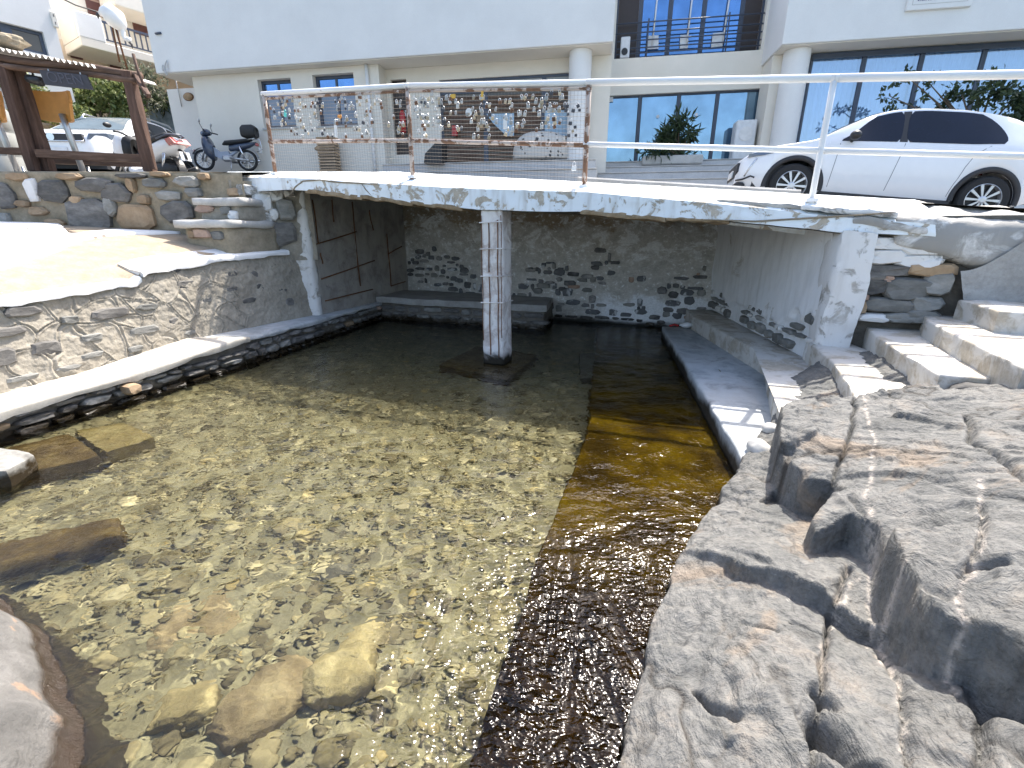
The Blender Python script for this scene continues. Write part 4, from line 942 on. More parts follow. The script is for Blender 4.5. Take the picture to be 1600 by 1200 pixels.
# right stone wall below the slab
rp = thing('dry_stone_wall', 'patch of exposed wall stones between the white pier and the grey rendered wall at right', 'wall', (3.6, 4.2, 0.7))
RPA, RPB = (3.18, 4.42), (4.35, 3.93)
Gd, t, n = wallgrid(RPA, RPB, 0.4, 1.75, 40, 40, 0.02, 6, 95); MB().grid(Gd - n * .05).obj('mortar_core', MAT['mortar_wet'], rp, smooth=True)
rs = np.random.RandomState(31)
for (x, y, w, h, mt) in ((360, 285, 200, 75, 'stone_white'), (575, 300, 215, 95, 'stone_white'), (350, 358, 185, 80, 'stone_white'), (540, 382, 190, 70, 'stone_white'), (345, 432, 260, 68, 'stone_dark'), (600, 425, 210, 70, 'stone_brown'),
                         (280, 467, 145, 38, 'stone_dark'), (292, 522, 125, 92, 'stone_dark'), (215, 560, 95, 85, 'stone_pink'), (470, 532, 205, 130, 'stone_grey'), (375, 478, 52, 36, 'stone_pink'), (645, 505, 125, 130, 'stone_grey'),
                         (370, 622, 245, 85, 'stone_grey'), (585, 612, 150, 85, 'stone_grey'), (570, 685, 150, 80, 'stone_grey'), (205, 628, 90, 75, 'stone_brown'), (735, 315, 110, 120, 'stone_grey'), (450, 690, 150, 60, 'stone_grey'), (300, 690, 150, 50, 'stone_white')):
    p = V(1280 + x / 3.528, 300 + y / 3.528, RPA, RPB); k = 4.2 / 720 / 3.528 * 1.12
    lay(rp, p, t, UP, n, w * k * 1.1, h * k, 0.06, MAT[mt], rs)
gw = thing('rendered_wall', 'rough grey cement-rendered wall sloping down beside the dry stones at the right edge', 'wall', (4.6, 3.8, 1))
GA, GB = (3.96, 4.02), (6.6, 2.92)
Gd, t, n = wallgrid(GA, GB, 0.5, lambda u: 1.30 + 0.38 * float(sstep(0.0, 0.16, u)), 120, 60, 0.03, 3, 97)
sl_ = np.linspace(0, 1, 60); Gd += t * (0.25 * (0.5 - sl_))[None, :, None] * np.exp(-np.linspace(0, 1, 120) * 9)[:, None, None]
MAT['grey_render'] = M_('grey_render', [(0.25, (0.30, 0.29, 0.27)), (0.5, (0.40, 0.39, 0.37)), (0.75, (0.50, 0.49, 0.47))], 3, 8, 0.95, 0.9, 0.015, 30, fine=0.35)
MB().grid(Gd + n * 0.02 + (0.006 * fbm(Gd, 25, 3, 6))[..., None] * n).obj('render_face', MAT['grey_render'], gw, smooth=True)
wblock('wall_top', [GA + (1.60,), GB + (1.55,), (GB[0] + .6, GB[1] + .8, 1.66), (GA[0] + .3, GA[1] + .8, 1.72)], 0.5, MAT['grey_render'], r=.06, div=(20, 6, 4), amp=.03, scale=4, seed=6, parent=gw)
# ================================================================== foreground rocks
def tps(pts):
    p = np.array(pts, float); n = len(p); r = np.linalg.norm(p[:, None, :2] - p[None, :, :2], axis=-1)
    K = np.where(r > 1e-9, r * r * np.log(np.maximum(r, 1e-9)), 0) + np.eye(n) * 0.002
    A = np.zeros((n + 3, n + 3)); A[:n, :n] = K; A[:n, n] = 1; A[:n, n + 1:] = p[:, :2]; A[n, :n] = 1; A[n + 1:, :n] = p[:, :2].T
    w = np.linalg.solve(A, np.concatenate([p[:, 2], np.zeros(3)]))
    def f(X, Y):
        out = w[n] + w[n + 1] * X + w[n + 2] * Y
        for i in range(n):
            r = np.hypot(X - p[i, 0], Y - p[i, 1]); out = out + w[i] * np.where(r > 1e-9, r * r * np.log(np.maximum(r, 1e-9)), 0)
        return out
    return f
def segd(X, Y, line):
    d = np.full(X.shape, 1e9)
    for a, b in zip(line[:-1], line[1:]):
        ax, ay, bx, by = a[0], a[1], b[0], b[1]; L = (bx - ax) ** 2 + (by - ay) ** 2 + 1e-12
        t = np.clip(((X - ax) * (bx - ax) + (Y - ay) * (by - ay)) / L, 0, 1)
        d = np.minimum(d, np.hypot(X - ax - t * (bx - ax), Y - ay - t * (by - ay)))
    return d
def inpoly(X, Y, poly):
    ins = np.zeros(X.shape, bool); n = len(poly)
    for i in range(n):
        x0, y0 = poly[i][:2]; x1, y1 = poly[(i + 1) % n][:2]
        c = ((y0 > Y) != (y1 > Y)) & (X < (x1 - x0) * (Y - y0) / (y1 - y0 + 1e-12) + x0); ins ^= c
    return ins
def sdist(X, Y, poly):
    d = segd(X, Y, list(poly) + [poly[0]]); return np.where(inpoly(X, Y, poly), d, -d)
rx = np.arange(0.12, 3.45, 0.0072); ry = np.arange(0.22, 4.1, 0.0072)
X, Y = np.meshgrid(rx, ry, indexing='ij'); Q = np.stack([X, Y, X * 0], -1)
wob = lambda s, a: a * fbm(Q, s, 3, 33)
ctrl_lo = [P(x, y, z) for x, y, z in ((1150, 745, .13), (1105, 800, .10), (1045, 885, .08), (1015, 980, .07), (1005, 1050, .05), (962, 1200, .04), (1215, 770, .17), (1150, 850, .19), (1250, 880, .25), (1330, 970, .29),
           (1300, 1100, .33), (1160, 1000, .22), (1110, 1150, .17), (1440, 1080, .41), (1300, 1200, .32), (1550, 1190, .48), (1600, 1120, .54), (1420, 1000, .31), (1520, 1060, .46), (1210, 720, .22))]
ctrl_up = [P(x, y, z) for x, y, z in ((1216, 676, .44), (1245, 612, .50), (1330, 640, .54), (1290, 700, .47), (1308, 745, .44), (1270, 800, .42), (1320, 790, .46), (1365, 835, .48), (1382, 865, .50), (1445, 940, .52), (1477, 973, .52),
           (1350, 740, .50), (1440, 660, .60), (1590, 660, .70), (1600, 800, .70), (1450, 800, .58), (1500, 920, .57), (1560, 1000, .57), (1600, 1050, .58), (1520, 720, .66))]
zlo = tps(ctrl_lo)(X, Y); zup = tps(ctrl_up)(X, Y) + 0.03
pit = P(1390, 960, .3); zlo = zlo - 0.07 * np.exp(-(((X - pit[0]) / .16) ** 2 + ((Y - pit[1]) / .11) ** 2))
edge_lo = [P(x, y, .06)[:2] for x, y in ((1185, 690), (1172, 720), (1150, 738), (1108, 790), (1074, 840), (1045, 882), (1022, 940), (1012, 985), (1004, 1040), (985, 1095), (968, 1150), (955, 1205), (940, 1280), (930, 1400))]
poly_lo = [tuple(p) for p in edge_lo] + [(0.2, 0.0), (6.0, 0.0), (6.0, 6.0), (2.5, 4.0), (1.85, 3.1)]
up_px = ((1216, 673), (1217, 692), (1258, 736), (1306, 750), (1318, 772), (1296, 770), (1268, 800), (1278, 816), (1330, 812), (1361, 833), (1380, 862), (1386, 892), (1443, 939), (1478, 975), (1545, 1012), (1600, 1062), (1700, 1120))
poly_up = [tuple(P(x, y, .45 + (.12 if x > 1400 else 0.0) * 1.0)[:2]) for x, y in up_px] + [(3.2, 0.4), (6, 2), (4.4, 3.2), (3.0, 2.62), (2.30, 2.86), (1.95, 2.98), (1.83, 2.92)]
dlo = sdist(X, Y, poly_lo) + wob(7, .03); dup = sdist(X, Y, poly_up) + wob(5, .018) + 0.007 * fbm(Q, 16, 3, 3)
# flaky bedding: thin plates peel off in steps
def plates(scale, seed, k, h, warp=0.35):
    f = fbm(Q * np.array([1.0, 0.75, 1]), scale, 4, seed) * k; fl = np.floor(f); fr = f - fl
    return (fl + sstep(0.0, 0.11, fr)) * h
flake = plates(1.5, 101, 6, 0.012) + plates(5.0, 111, 6, 0.0035)
rough = 0.013 * fbm(Q, 2.5, 4, 120) + 0.005 * fbm(Q, 14, 4, 121)
zl = zlo + flake + rough
zu = zup + plates(1.3, 131, 6, 0.013) + plates(4.6, 141, 6, 0.0035) + 0.012 * fbm(Q, 2.5, 4, 150) + 0.005 * fbm(Q, 14, 4, 151)
# angular fracture blocks: every cell is a tilted plane, so its border is a clean break
def blocks(npt, seed, off, tilt, warp=0.05, sx=1.0, sy=1.0):
    r_ = np.random.RandomState(seed); pts = np.column_stack([r_.uniform(0, 3.5, npt), r_.uniform(0, 4.2, npt)]); a = r_.uniform(-off, off, npt); tx_ = r_.uniform(-tilt, tilt, npt); ty_ = r_.uniform(-tilt, tilt, npt)
    xw = X + warp * fbm(Q, 4, 3, seed); yw = Y + warp * fbm(Q, 4, 3, seed + 1); c_, s_ = math.cos(.5), math.sin(.5)
    best = np.full(X.shape, 1e9); out = np.zeros(X.shape)
    for i in range(npt):
        dx, dy = xw - pts[i, 0], yw - pts[i, 1]; dd_ = ((dx * c_ + dy * s_) * sx) ** 2 + ((-dx * s_ + dy * c_) * sy) ** 2; m_ = dd_ < best
        best = np.where(m_, dd_, best); out = np.where(m_, a[i] + tx_[i] * dx + ty_[i] * dy, out)
    return out
def blur(h, n):
    for _ in range(n):
        q_ = np.pad(h, 1, mode='edge'); h = (q_[:-2, 1:-1] + q_[2:, 1:-1] + 2 * h) / 4
        q_ = np.pad(h, 1, mode='edge'); h = (q_[1:-1, :-2] + q_[1:-1, 2:] + 2 * h) / 4
    return h
zl = zl + blur(blocks(40, 201, .010, .08, .10, 1.6, .7) + blocks(260, 203, .004, .07, .06, 1.5, .75), 1)
zu = zu + blur(blocks(34, 205, .014, .07, .10, 1.6, .7) + blocks(260, 207, .004, .07, .06, 1.5, .75), 1)
# hairline fractures: thin creases along the zero lines of a warped noise
crk = np.zeros(X.shape)
for sc_k, sd_k, w_k, d_k in ((2.2, 301, .022, .010), (4.5, 303, .035, .006), (9.0, 305, .05, .0035)):
    c_k = np.exp(-np.abs(fbm(Q * np.array([1.25, .8, 1]), sc_k, 4, sd_k)) / w_k) * sstep(-.15, .25, fbm(Q, 1.7, 2, sd_k + 50)); crk = np.maximum(crk, c_k * d_k / .010); zl = zl - d_k * c_k; zu = zu - d_k * c_k
# cracks and furrows
def furrow(pix, z, w, dep, seed=0, rag=0.02):
    l = [P(x, y, z)[:2] for x, y in pix]; d = segd(X + rag * fbm(Q, 9, 3, seed), Y + rag * fbm(Q, 9, 3, seed + 1), l); return -dep * np.exp(-(d / (w * .8)) ** 1.5), d
veins = np.full(X.shape, 9.0)
for pix, z, w, dep, s in ((((1330, 880), (1300, 960), (1285, 1040), (1280, 1110), (1275, 1220)), .33, .011, .05, 1), (((1085, 1085), (1105, 1110), (1140, 1142)), .16, .012, .06, 2), (((1278, 1130), (1310, 1180), (1350, 1220)), .33, .03, .11, 3),
                          (((1395, 980), (1420, 1090), (1425, 1210)), .40, .012, .035, 4), (((1500, 985), (1540, 1090), (1530, 1200)), .47, .014, .05, 5), (((1240, 955), (1290, 985)), .30, .010, .03, 6), (((1160, 970), (1210, 1000)), .22, .007, .02, 7),
                          (((1270, 1088), (1290, 1098), (1300, 1110)), .32, .02, .05, 8), (((1560, 1090), (1600, 1120)), .5, .03, .08, 9)):
    f, d = furrow(pix, z, w, dep, s * 7); zl = zl + f
for pix, z, w, dep, s in ((((1332, 622), (1330, 680), (1312, 720), (1303, 752)), .50, .010, .05, 11), (((1505, 655), (1512, 700), (1555, 735), (1600, 775)), .67, .014, .05, 12), (((1530, 800), (1525, 860), (1505, 905)), .62, .009, .03, 13),
                          (((1520, 905), (1560, 915)), .60, .014, .05, 14), (((1330, 770), (1352, 800)), .50, .010, .03, 15), (((1390, 900), (1420, 925), (1470, 965)), .52, .008, .02, 16)):
    f, d = furrow(pix, z, w, dep, s * 7); zu = zu + f
for pix, z, s in ((((1340, 625), (1362, 700), (1358, 780), (1385, 870), (1400, 960)), .52, 21), (((1330, 880), (1298, 965), (1285, 1050)), .33, 22), (((1395, 940), (1410, 1060), (1418, 1180)), .4, 23), (((1520, 780), (1528, 850), (1500, 950), (1520, 1010)), .6, 24), (((1300, 960), (1335, 905), (1345, 900)), .33, 25), (((1045, 880), (1030, 920), (1018, 970)), .07, 26)):
    l = [P(x, y, z)[:2] for x, y in pix]; d = segd(X + .02 * fbm(Q, 9, 3, s), Y + .02 * fbm(Q, 9, 3, s + 1), l); veins = np.minimum(veins, d)
# scattered chips and holes

k = sstep(-0.007, 0.009, dup)
top = np.where(dup > -0.007, np.maximum(zl, zl * (1 - k) + (zu - 0.004 * np.exp(-np.maximum(dup, 0) / 0.02)) * k), zl)
e = sstep(-0.02, 0.02, dlo); top = -0.6 * (1 - e) + (top - 0.03 * np.exp(-np.maximum(dlo, 0) / 0.05)) * e
top = top + 0.004 * fbm(Q, 28, 4, 180) * sstep(-.01, .03, dlo)
keep = (dlo > -0.06)
Gz = np.stack([X, Y, top], -1)
mb_ = MB().grid(Gz, flip=False)
mb_.f = [f for f in mb_.f if keep.ravel()[f[0]] or keep.ravel()[f[2]]]
m, nt, b = newmat('rock'); MAT['rock'] = m
v = coords(nt, (1, 1, 1)); n1 = noise(nt, v, 3.2, 9, 0.72, 0.6); n2 = noise(nt, coords(nt, (1, 1.4, 1)), 16, 8, 0.70); n3 = noise(nt, v, 70, 5, 0.6)
c = ramp(nt, n1, [(0.22, (0.070, 0.072, 0.070)), (0.42, (0.135, 0.136, 0.131)), (0.56, (0.185, 0.182, 0.172)), (0.66, (0.225, 0.205, 0.18)), (0.8, (0.30, 0.285, 0.26))])
w = noise(nt, v, 1.7, 5, 0.6, 0.8); c = mixc(nt, math_(nt, 'MULTIPLY', thr(nt, w, 0.57, 0.68), 0.6), c, (0.27, 0.205, 0.145))
c = mixc(nt, math_(nt, 'MULTIPLY', thr(nt, noise(nt, v, 5, 6, 0.7, 0.5), 0.66, 0.70), 0.6), c, (0.52, 0.50, 0.47))
c = mixc(nt, 0.55, c, mixc(nt, 1.0, c, ramp(nt, n2, [(0.3, (0.30, 0.30, 0.31)), (0.48, (0.90, 0.90, 0.90)), (0.7, (1.3, 1.29, 1.26))]), 'MULTIPLY'))
c = mixc(nt, 0.35, c, mixc(nt, 1.0, c, ramp(nt, n3, [(0.3, (.5, .5, .5)), (0.7, (1.2, 1.2, 1.2))]), 'MULTIPLY'))
at = N(nt, 'ShaderNodeAttribute'); at.attribute_name = 'vein'
vf = math_(nt, 'MULTIPLY', at.outputs['Fac'], thr(nt, n2, 0.40, 0.58)); c = mixc(nt, math_(nt, 'MULTIPLY', vf, 0.75), c, (0.52, 0.46, 0.40))
ac_ = N(nt, 'ShaderNodeAttribute'); ac_.attribute_name = 'crack'; c = mixc(nt, math_(nt, 'MULTIPLY', ac_.outputs['Fac'], 0.85), c, (0.035, 0.028, 0.022))
z = objz(nt).outputs[2]; c = mixc(nt, thr(nt, math_(nt, 'ADD', z, math_(nt, 'MULTIPLY', n2, 0.07)), 0.10, 0.05), c, (0.030, 0.024, 0.016))
nt.links.new(c, b.inputs['Base Color']); b.inputs['Roughness'].default_value = 0.82; b.inputs['Specular IOR Level'].default_value = 0.3
vo = N(nt, 'ShaderNodeTexVoronoi', feature='DISTANCE_TO_EDGE'); vo.inputs['Scale'].default_value = 5.5
wv = N(nt, 'ShaderNodeVectorMath', operation='ADD'); nt.links.new(v, wv.inputs[0]); nzz = N(nt, 'ShaderNodeTexNoise'); nzz.inputs['Scale'].default_value = 3; nzz.inputs['Detail'].default_value = 5; nt.links.new(nzz.outputs[1], wv.inputs[1]); nt.links.new(wv.outputs[0], vo.inputs['Vector'])
pb = bump(nt, b, n2, 0.9, 0.020); fk = math_(nt, 'FRACT', math_(nt, 'MULTIPLY', noise(nt, coords(nt, (1, .7, 1)), 7, 5, .6, .5), 9.0)); pb = bump(nt, b, fk, 0.7, 0.008, pb); pb = bump(nt, b, thr(nt, vo.outputs[0], 0.0, 0.010), 0.35, 0.008, pb); bump(nt, b, n3, 0.35, 0.004, pb)
rk = mb_.obj('grey_rock', MAT['rock'], smooth=True)
at = rk.data.attributes.new('vein', 'FLOAT', 'POINT'); at.data.foreach_set('value', np.exp(-(veins / 0.008) ** 2).ravel().astype(np.float32))
at = rk.data.attributes.new('crack', 'FLOAT', 'POINT'); at.data.foreach_set('value', np.clip(crk, 0, 1).ravel().astype(np.float32))
tag(rk, 'huge flaky grey rock outcrop with pale veins filling the lower right foreground', 'rock')
# dark block under the fourth step
wblock('stone_block', [(2.72, 2.72, .70), (3.35, 2.42, .74), (3.6, 2.75, .74), (2.95, 2.95, .70)], 0.35, MAT['stone_dark'], 'dark bedrock block supporting the pale steps at the right', 'rock', .05, (10, 6, 5), .04, 4, 6)
# small pale stones wedged between rock and walkway
for i, (x, y, z, w, lab) in enumerate(((1186, 702, .20, .12, 'pale grey stone wedged between the walkway tip and the grey rock'), (1205, 672, .26, .09, 'small pale stone wedged against the lowest white step, above its larger neighbour'), (1165, 742, .10, .08, 'small wet stone at the very tip of the walkway'))):
    c_ = P(x, y, z); v_ = ICO2[0] * (1 + 0.25 * fbm(ICO2[0] + i * 5, 1.2, 3, i)[:, None]); o = MB().add(v_ * np.array([w * .6, w * .8, w * .6]) + c_, ICO2[1]).obj('wedged_stone', MAT['pale_concrete'] if i < 2 else MAT['stone_dark'], smooth=True); tag(o, lab, 'rock')
# rock in the lower left corner
rx = np.arange(-3.6, -0.7, 0.011); ry = np.arange(0.05, 2.3, 0.011)
X, Y = np.meshgrid(rx, ry, indexing='ij'); Q = np.stack([X, Y, X * 0], -1)
pl = [tuple(P(x, y, 0)[:2]) for x, y in ((-60, 895), (0, 925), (45, 965), (80, 1010), (105, 1060), (135, 1120), (140, 1170), (120, 1230), (100, 1350))] + [(-1.2, -0.3), (-4, -0.3), (-4, 1.9)]
d = sdist(X, Y, pl) + 0.03 * fbm(Q, 6, 3, 9)
f = fbm(Q, 1.8, 4, 171) * 6; pls = (np.floor(f) + sstep(0, .12, f - np.floor(f))) * 0.010
hh = 0.34 * (1 - np.exp(-np.maximum(d, 0) / 0.16)) * sstep(-0.01, 0.10, d) + np.minimum(np.maximum(d, -0.2), 0) * 5.0
hh = hh + (pls + 0.03 * fbm(Q, 2.5, 4, 172) + 0.007 * fbm(Q, 13, 4, 173) + 0.003 * fbm(Q, 45, 2, 174)) * sstep(-.02, .08, d)
mb_ = MB().grid(np.stack([X, Y, hh], -1)); kk = (d > -0.10).ravel(); mb_.f = [q for q in mb_.f if kk[q[0]] or kk[q[2]]]
m, nt, b = newmat('rock_corner'); MAT['rock_corner'] = m
v = coords(nt); n1 = noise(nt, v, 3, 7, 0.62, 0.3); n2 = noise(nt, v, 16, 8, 0.68)
c = ramp(nt, n1, [(0.25, (0.065, 0.063, 0.060)), (0.5, (0.118, 0.114, 0.107)), (0.75, (0.20, 0.193, 0.182))])
c = mixc(nt, math_(nt, 'MULTIPLY', thr(nt, noise(nt, v, 4, 5, 0.6), 0.62, 0.68), 0.7), c, (0.32, 0.21, 0.135))
c = mixc(nt, 0.5, c, mixc(nt, 1.0, c, ramp(nt, n2, [(0.25, (0.45, 0.45, 0.46)), (0.7, (1.15, 1.15, 1.15))]), 'MULTIPLY'))
z = objz(nt).outputs[2]; wf = thr(nt, math_(nt, 'ADD', z, math_(nt, 'MULTIPLY', n1, 0.08)), 0.14, 0.09)
c = mixc(nt, wf, c, mixc(nt, n2, (0.014, 0.009, 0.006), (0.050, 0.033, 0.020)))
nt.links.new(c, b.inputs['Base Color']); rr = N(nt, 'ShaderNodeMapRange'); rr.inputs[3].default_value = .85; rr.inputs[4].default_value = .22; nt.links.new(wf, rr.inputs[0]); nt.links.new(rr.outputs[0], b.inputs['Roughness'])
bump(nt, b, n2, 1.0, 0.03)
tag(mb_.obj('corner_rock', MAT['rock_corner'], smooth=True), 'smooth grey-brown rock with a red-brown wet rim in the lower left corner', 'rock')
# ================================================================== railing with love locks
rl = thing('railing', 'white painted street railing, its two left panels rusty and filled with wire mesh', 'railing', POSTS[1])
for i, p in enumerate(POSTS):
    rust = i < 3; h = 1.0; r = 0.027
    MB().tube([p + UP * -0.08, p + UP * .3, p + UP * .7, p + UP * h], r, 8).obj('post', MAT['rail_rusty'] if rust else MAT['rail_white'], rl, smooth=True)
    MB().bbox((-.05, -.05, -.02), (.05, .05, .012), .004, lambda x, y, z: p + RE * x + RN * y + UP * z).obj('foot_plate', MAT['rail_white'], rl)
def railbar(a, b, h, r, mat, name, flat=False):
    pts = [lerp(POSTS[a], POSTS[b], t) + UP * h for t in np.linspace(0, 1, 2)]
    e = (pts[-1] - pts[0]) / np.linalg.norm(pts[-1] - pts[0]); pts[0] = pts[0] - e * .03; pts[-1] = pts[-1] + e * .03
    return MB().tube(pts, r, 8).obj(name, mat, rl, smooth=True)
railbar(0, 2, 1.0, .030, MAT['rail_white'], 'top_rail') if False else None
for a, b in ((0, 1), (1, 2)):
    railbar(a, b, 1.0, .031, MAT['rail_white'], 'top_rail'); railbar(a, b, .945, .016, MAT['rail_rusty'], 'frame_bar'); railbar(a, b, .41, .024, MAT['rail_rusty'], 'middle_rail')
for a, b in ((2, 3), (3, 4)):
    railbar(a, b, 1.0, .034, MAT['rail_white'], 'top_rail'); railbar(a, b, .42, .027, MAT['rail_white'], 'middle_rail')
MAT['wire'] = plain('wire', (0.20, 0.165, 0.135), 0.7, 0.1)
for a, b in ((0, 1), (1, 2)):
    A, B = POSTS[a], POSTS[b]; L = np.linalg.norm(B - A); mbw = MB()
    for z in np.arange(0.045, 0.97, 0.0400):
        mbw.tube([A + UP * z, B + UP * z], 0.0017, 3, False)
    for s in np.arange(0.03, L, 0.040):
        q = lerp(A, B, s / L); mbw.tube([q + UP * .03, q + UP * .96], 0.0011, 3, False)
    mbw.obj('wire_mesh', MAT['wire'], rl, kind='stuff')
MAT['brass'] = M_('brass', [(0.3, (0.42, 0.32, 0.20)), (0.7, (0.60, 0.50, 0.36))], 20, 4, 0.42, 0.1, 0.002, 60, metallic=0.6, rnd=0.4)
MAT['lock_steel'] = M_('lock_steel', [(0.3, (0.36, 0.34, 0.31)), (0.7, (0.58, 0.56, 0.52))], 20, 4, 0.42, 0.1, 0.002, 60, metallic=0.5, rnd=0.35)
MAT['lock_rusty'] = M_('lock_rusty', [(0.3, (0.13, 0.06, 0.035)), (0.7, (0.26, 0.15, 0.09))], 20, 4, 0.75, 0.2, 0.002, 60, rnd=0.4)
MAT['lock_dark'] = M_('lock_dark', [(0.3, (0.05, 0.05, 0.06)), (0.7, (0.12, 0.12, 0.13))], 20, 4, 0.5, 0.1, 0.002, 60, rnd=0.4)
def lock_mesh(name, mat, w=.042, h=.040, sh=.030, rnd_=False, shm=None):
    mb = MB()
    if rnd_: mb.lathe([(w * .35, -.009), (w * .5, -.006), (w * .5, .006), (w * .35, .009)], (0, 0, 0), 12, lambda x, y, z: (x, z, y - h / 2))
    else: mb.bbox((-w / 2, -.009, -h), (w / 2, .009, 0), .005)
    nb = len(mb.f)
    r = w * .32; pts = [(-r, 0, -.004), (-r, 0, sh * .5)] + [(-r * math.cos(a), 0, sh * .5 + r * math.sin(a)) for a in np.linspace(.4, 2.74, 4)] + [(r, 0, sh * .5), (r, 0, -.004)]
    mb.tube(pts, .0042, 5)
    o = mb.obj(name, mat); o.data.materials.append(MAT['steel'])
    for k, pl_ in enumerate(o.data.polygons): pl_.material_index = 1 if k >= nb else 0
    return o
protos = [lock_mesh('padlock', MAT['brass']), lock_mesh('padlock', MAT['lock_steel']), lock_mesh('padlock', MAT['lock_rusty']), lock_mesh('padlock', MAT['lock_dark']), lock_mesh('padlock', MAT['lock_steel'], .046, .046, .03, True)]
knd = ('brass', 'pale steel', 'rusty brown', 'dark grey', 'round silvery')
rs = np.random.RandomState(77)
RAILROT = Matrix(((RE[0], RN[0], 0), (RE[1], RN[1], 0), (0, 0, 1)))
used = set()
def hang(o, A, B, u, z, tilt, sc=1.0):
    q = lerp(A, B, u) + UP * z - RN * 0.016
    o.matrix_basis = Matrix.Translation(Vector(q)) @ (RAILROT @ Matrix.Rotation(tilt, 3, 'Y')).to_4x4() @ Matrix.Diagonal((sc, sc, sc, 1))
for panel, cnt in ((0, 130), (1, 165)):
    A, B = POSTS[panel], POSTS[panel + 1]; side = ('left', 'right')[panel]
    for k in range(cnt):
        t = rs.choice(5, p=[.20, .26, .28, .16, .10]) if panel == 0 else rs.choice(5, p=[.28, .34, .14, .08, .16])
        u = rs.uniform(.03, .975); z = 0.46 + 0.46 * rs.rand() ** 0.75
        if panel == 1 and u > .88: t = 3 if rs.rand() < .6 else t
        if t not in used: o = protos[t]; used.add(t)
        else: o = protos[t].copy(); COL.objects.link(o)
        hang(o, A, B, u, round((z - .045) / .04) * .04 + .035, rs.normal(0, .22), rs.uniform(.62, 1.0))
        zn = int(min(2, u * 3)); hi = 'near the top rail' if z > .76 else 'at mid height' if z > .6 else 'near the middle rail'
        where = (('before the first window', 'before the second window', 'left of the middle post'), ('right of the middle post', 'before the brown entrance', 'before the round column'))[panel][zn]
        tag(o, '%s padlock on mesh %s, %s' % (knd[t], where, hi), 'padlock', '%s padlocks %s %s' % (knd[t], where, hi))
def single(name, mb, mat, panel, u, z, label, cat, tilt=0, sc=1):
    o = mb.obj(name, mat); hang(o, POSTS[panel], POSTS[panel + 1], u, z, tilt, sc); return tag(o, label, cat)
MAT['orange'] = plain('orange', (0.75, 0.30, 0.05), .5); MAT['turq'] = plain('turq', (0.10, 0.55, 0.50), .5); MAT['yellow'] = plain('yellow', (0.70, 0.42, 0.06), .5); MAT['pale'] = plain('pale', (0.75, 0.74, 0.72), .5)
single('heart_tag', MB().prism([(.03 * math.copysign(abs(math.sin(a)) ** 3, math.sin(a)) * 1.1, -.004, .0022 * (13 * math.cos(a) - 5 * math.cos(2 * a) - 2 * math.cos(3 * a) - math.cos(4 * a))) for a in np.linspace(0, 2 * math.pi, 22, endpoint=False)], (0, .008, 0)), MAT['orange'], 0, .55, .69, 'orange heart-shaped tag on the left mesh panel in front of the second window', 'tag')
single('padlock', MB().bbox((-.02, -.009, -.05), (.02, .009, 0), .005).tube([(-.013, 0, 0), (-.013, 0, .025), (0, 0, .036), (.013, 0, .025), (.013, 0, 0)], .004, 5), MAT['turq'], 0, .155, .76, 'turquoise padlock on the left mesh panel near its rusty end post', 'padlock', .2)
single('padlock', MB().bbox((-.022, -.008, -.15), (.022, .008, 0), .006).tube([(-.013, 0, 0), (-.013, 0, .025), (0, 0, .036), (.013, 0, .025), (.013, 0, 0)], .004, 5), MAT['pale'], 0, .515, .60, 'long pale padlock hanging below the orange heart tag on the left panel', 'padlock', .08)
single('ribbon', MB().bbox((-.035, -.006, -.025), (.035, .006, .02), .006), MAT['yellow'], 1, .28, .885, 'yellow plastic tag under the top rail on the right mesh panel', 'tag', .05)
single('ribbon', MB().bbox((-.016, -.005, -.09), (.016, .005, 0), .005), MAT['yellow'], 1, .45, .93, 'hanging yellow ribbon under the top rail of the right mesh panel', 'ribbon', .1)
single('padlock', MB().bbox((-.022, -.008, -.11), (.022, .008, 0), .006).tube([(-.013, 0, 0), (-.013, 0, .025), (0, 0, .036), (.013, 0, .025), (.013, 0, 0)], .004, 5), MAT['pale'], 1, .575, .66, 'long white padlock in the middle of the right mesh panel', 'padlock', .02)
single('name_disc', MB().lathe([(.03, -.004), (.042, -.003), (.042, .003), (.03, .004)], (0, 0, 0), 14, lambda x, y, z: (x, z, y)), MAT['pale'], 1, .37, .72, 'round pale disc hung on the right mesh panel above the chevron board', 'tag')
single('padlock', MB().bbox((-.026, -.009, -.05), (.026, .009, 0), .005).tube([(-.016, 0, 0), (-.016, 0, .03), (0, 0, .045), (.016, 0, .03), (.016, 0, 0)], .004, 5), MAT['pale'], 1, .945, .20, 'lone white padlock low on the mesh beside the post where the rusty panels end', 'padlock')

# ================================================================== port building (facade frame: t along, n depth, z up)
n_o, n_w, n_g, n_m, n_r, n_rw = 13.3, 13.65, 14.1, 15.9, 14.3, 15.0
Z_S, Z_T = 5.95, 8.5
def fb(mb, t0, t1, n0, n1, z0, z1, r=0.0):
    T = lambda t, n, z: FW(t, n, z)
    return mb.bbox((t0, n0, z0), (t1, n1, z1), r, T) if r else mb.box((t0, n0, z0), (t1, n1, z1), T)
bd = thing('port_building', 'large white two-storey building with overhanging upper floor and blue windows behind the railing', 'building', FW(-3, 15, 3.4))
def fpart(name, mat, boxes, parent=bd, r=0.0, smooth=False):
    mb = MB()
    for q in boxes: fb(mb, *q, r)
    return mb.obj(name, MAT[mat], parent, smooth)
fpart('upper_floor', 'white_stucco', [(-12.9, 0, n_o, 22, Z_S, Z_T)], r=.012)
fpart('upper_floor', 'white_stucco', [(4.07, 22, n_r, 22, Z_S + .02, Z_T)], r=.012)
fpart('soffit', 'cream_stucco', [(-12.85, -.05, n_o + .05, 16.5, Z_S - .02, Z_S - .004)])
fpart('soffit', 'cream_stucco', [(4.12, 22, n_r + .05, 16.5, Z_S - .0, Z_S + .016)])
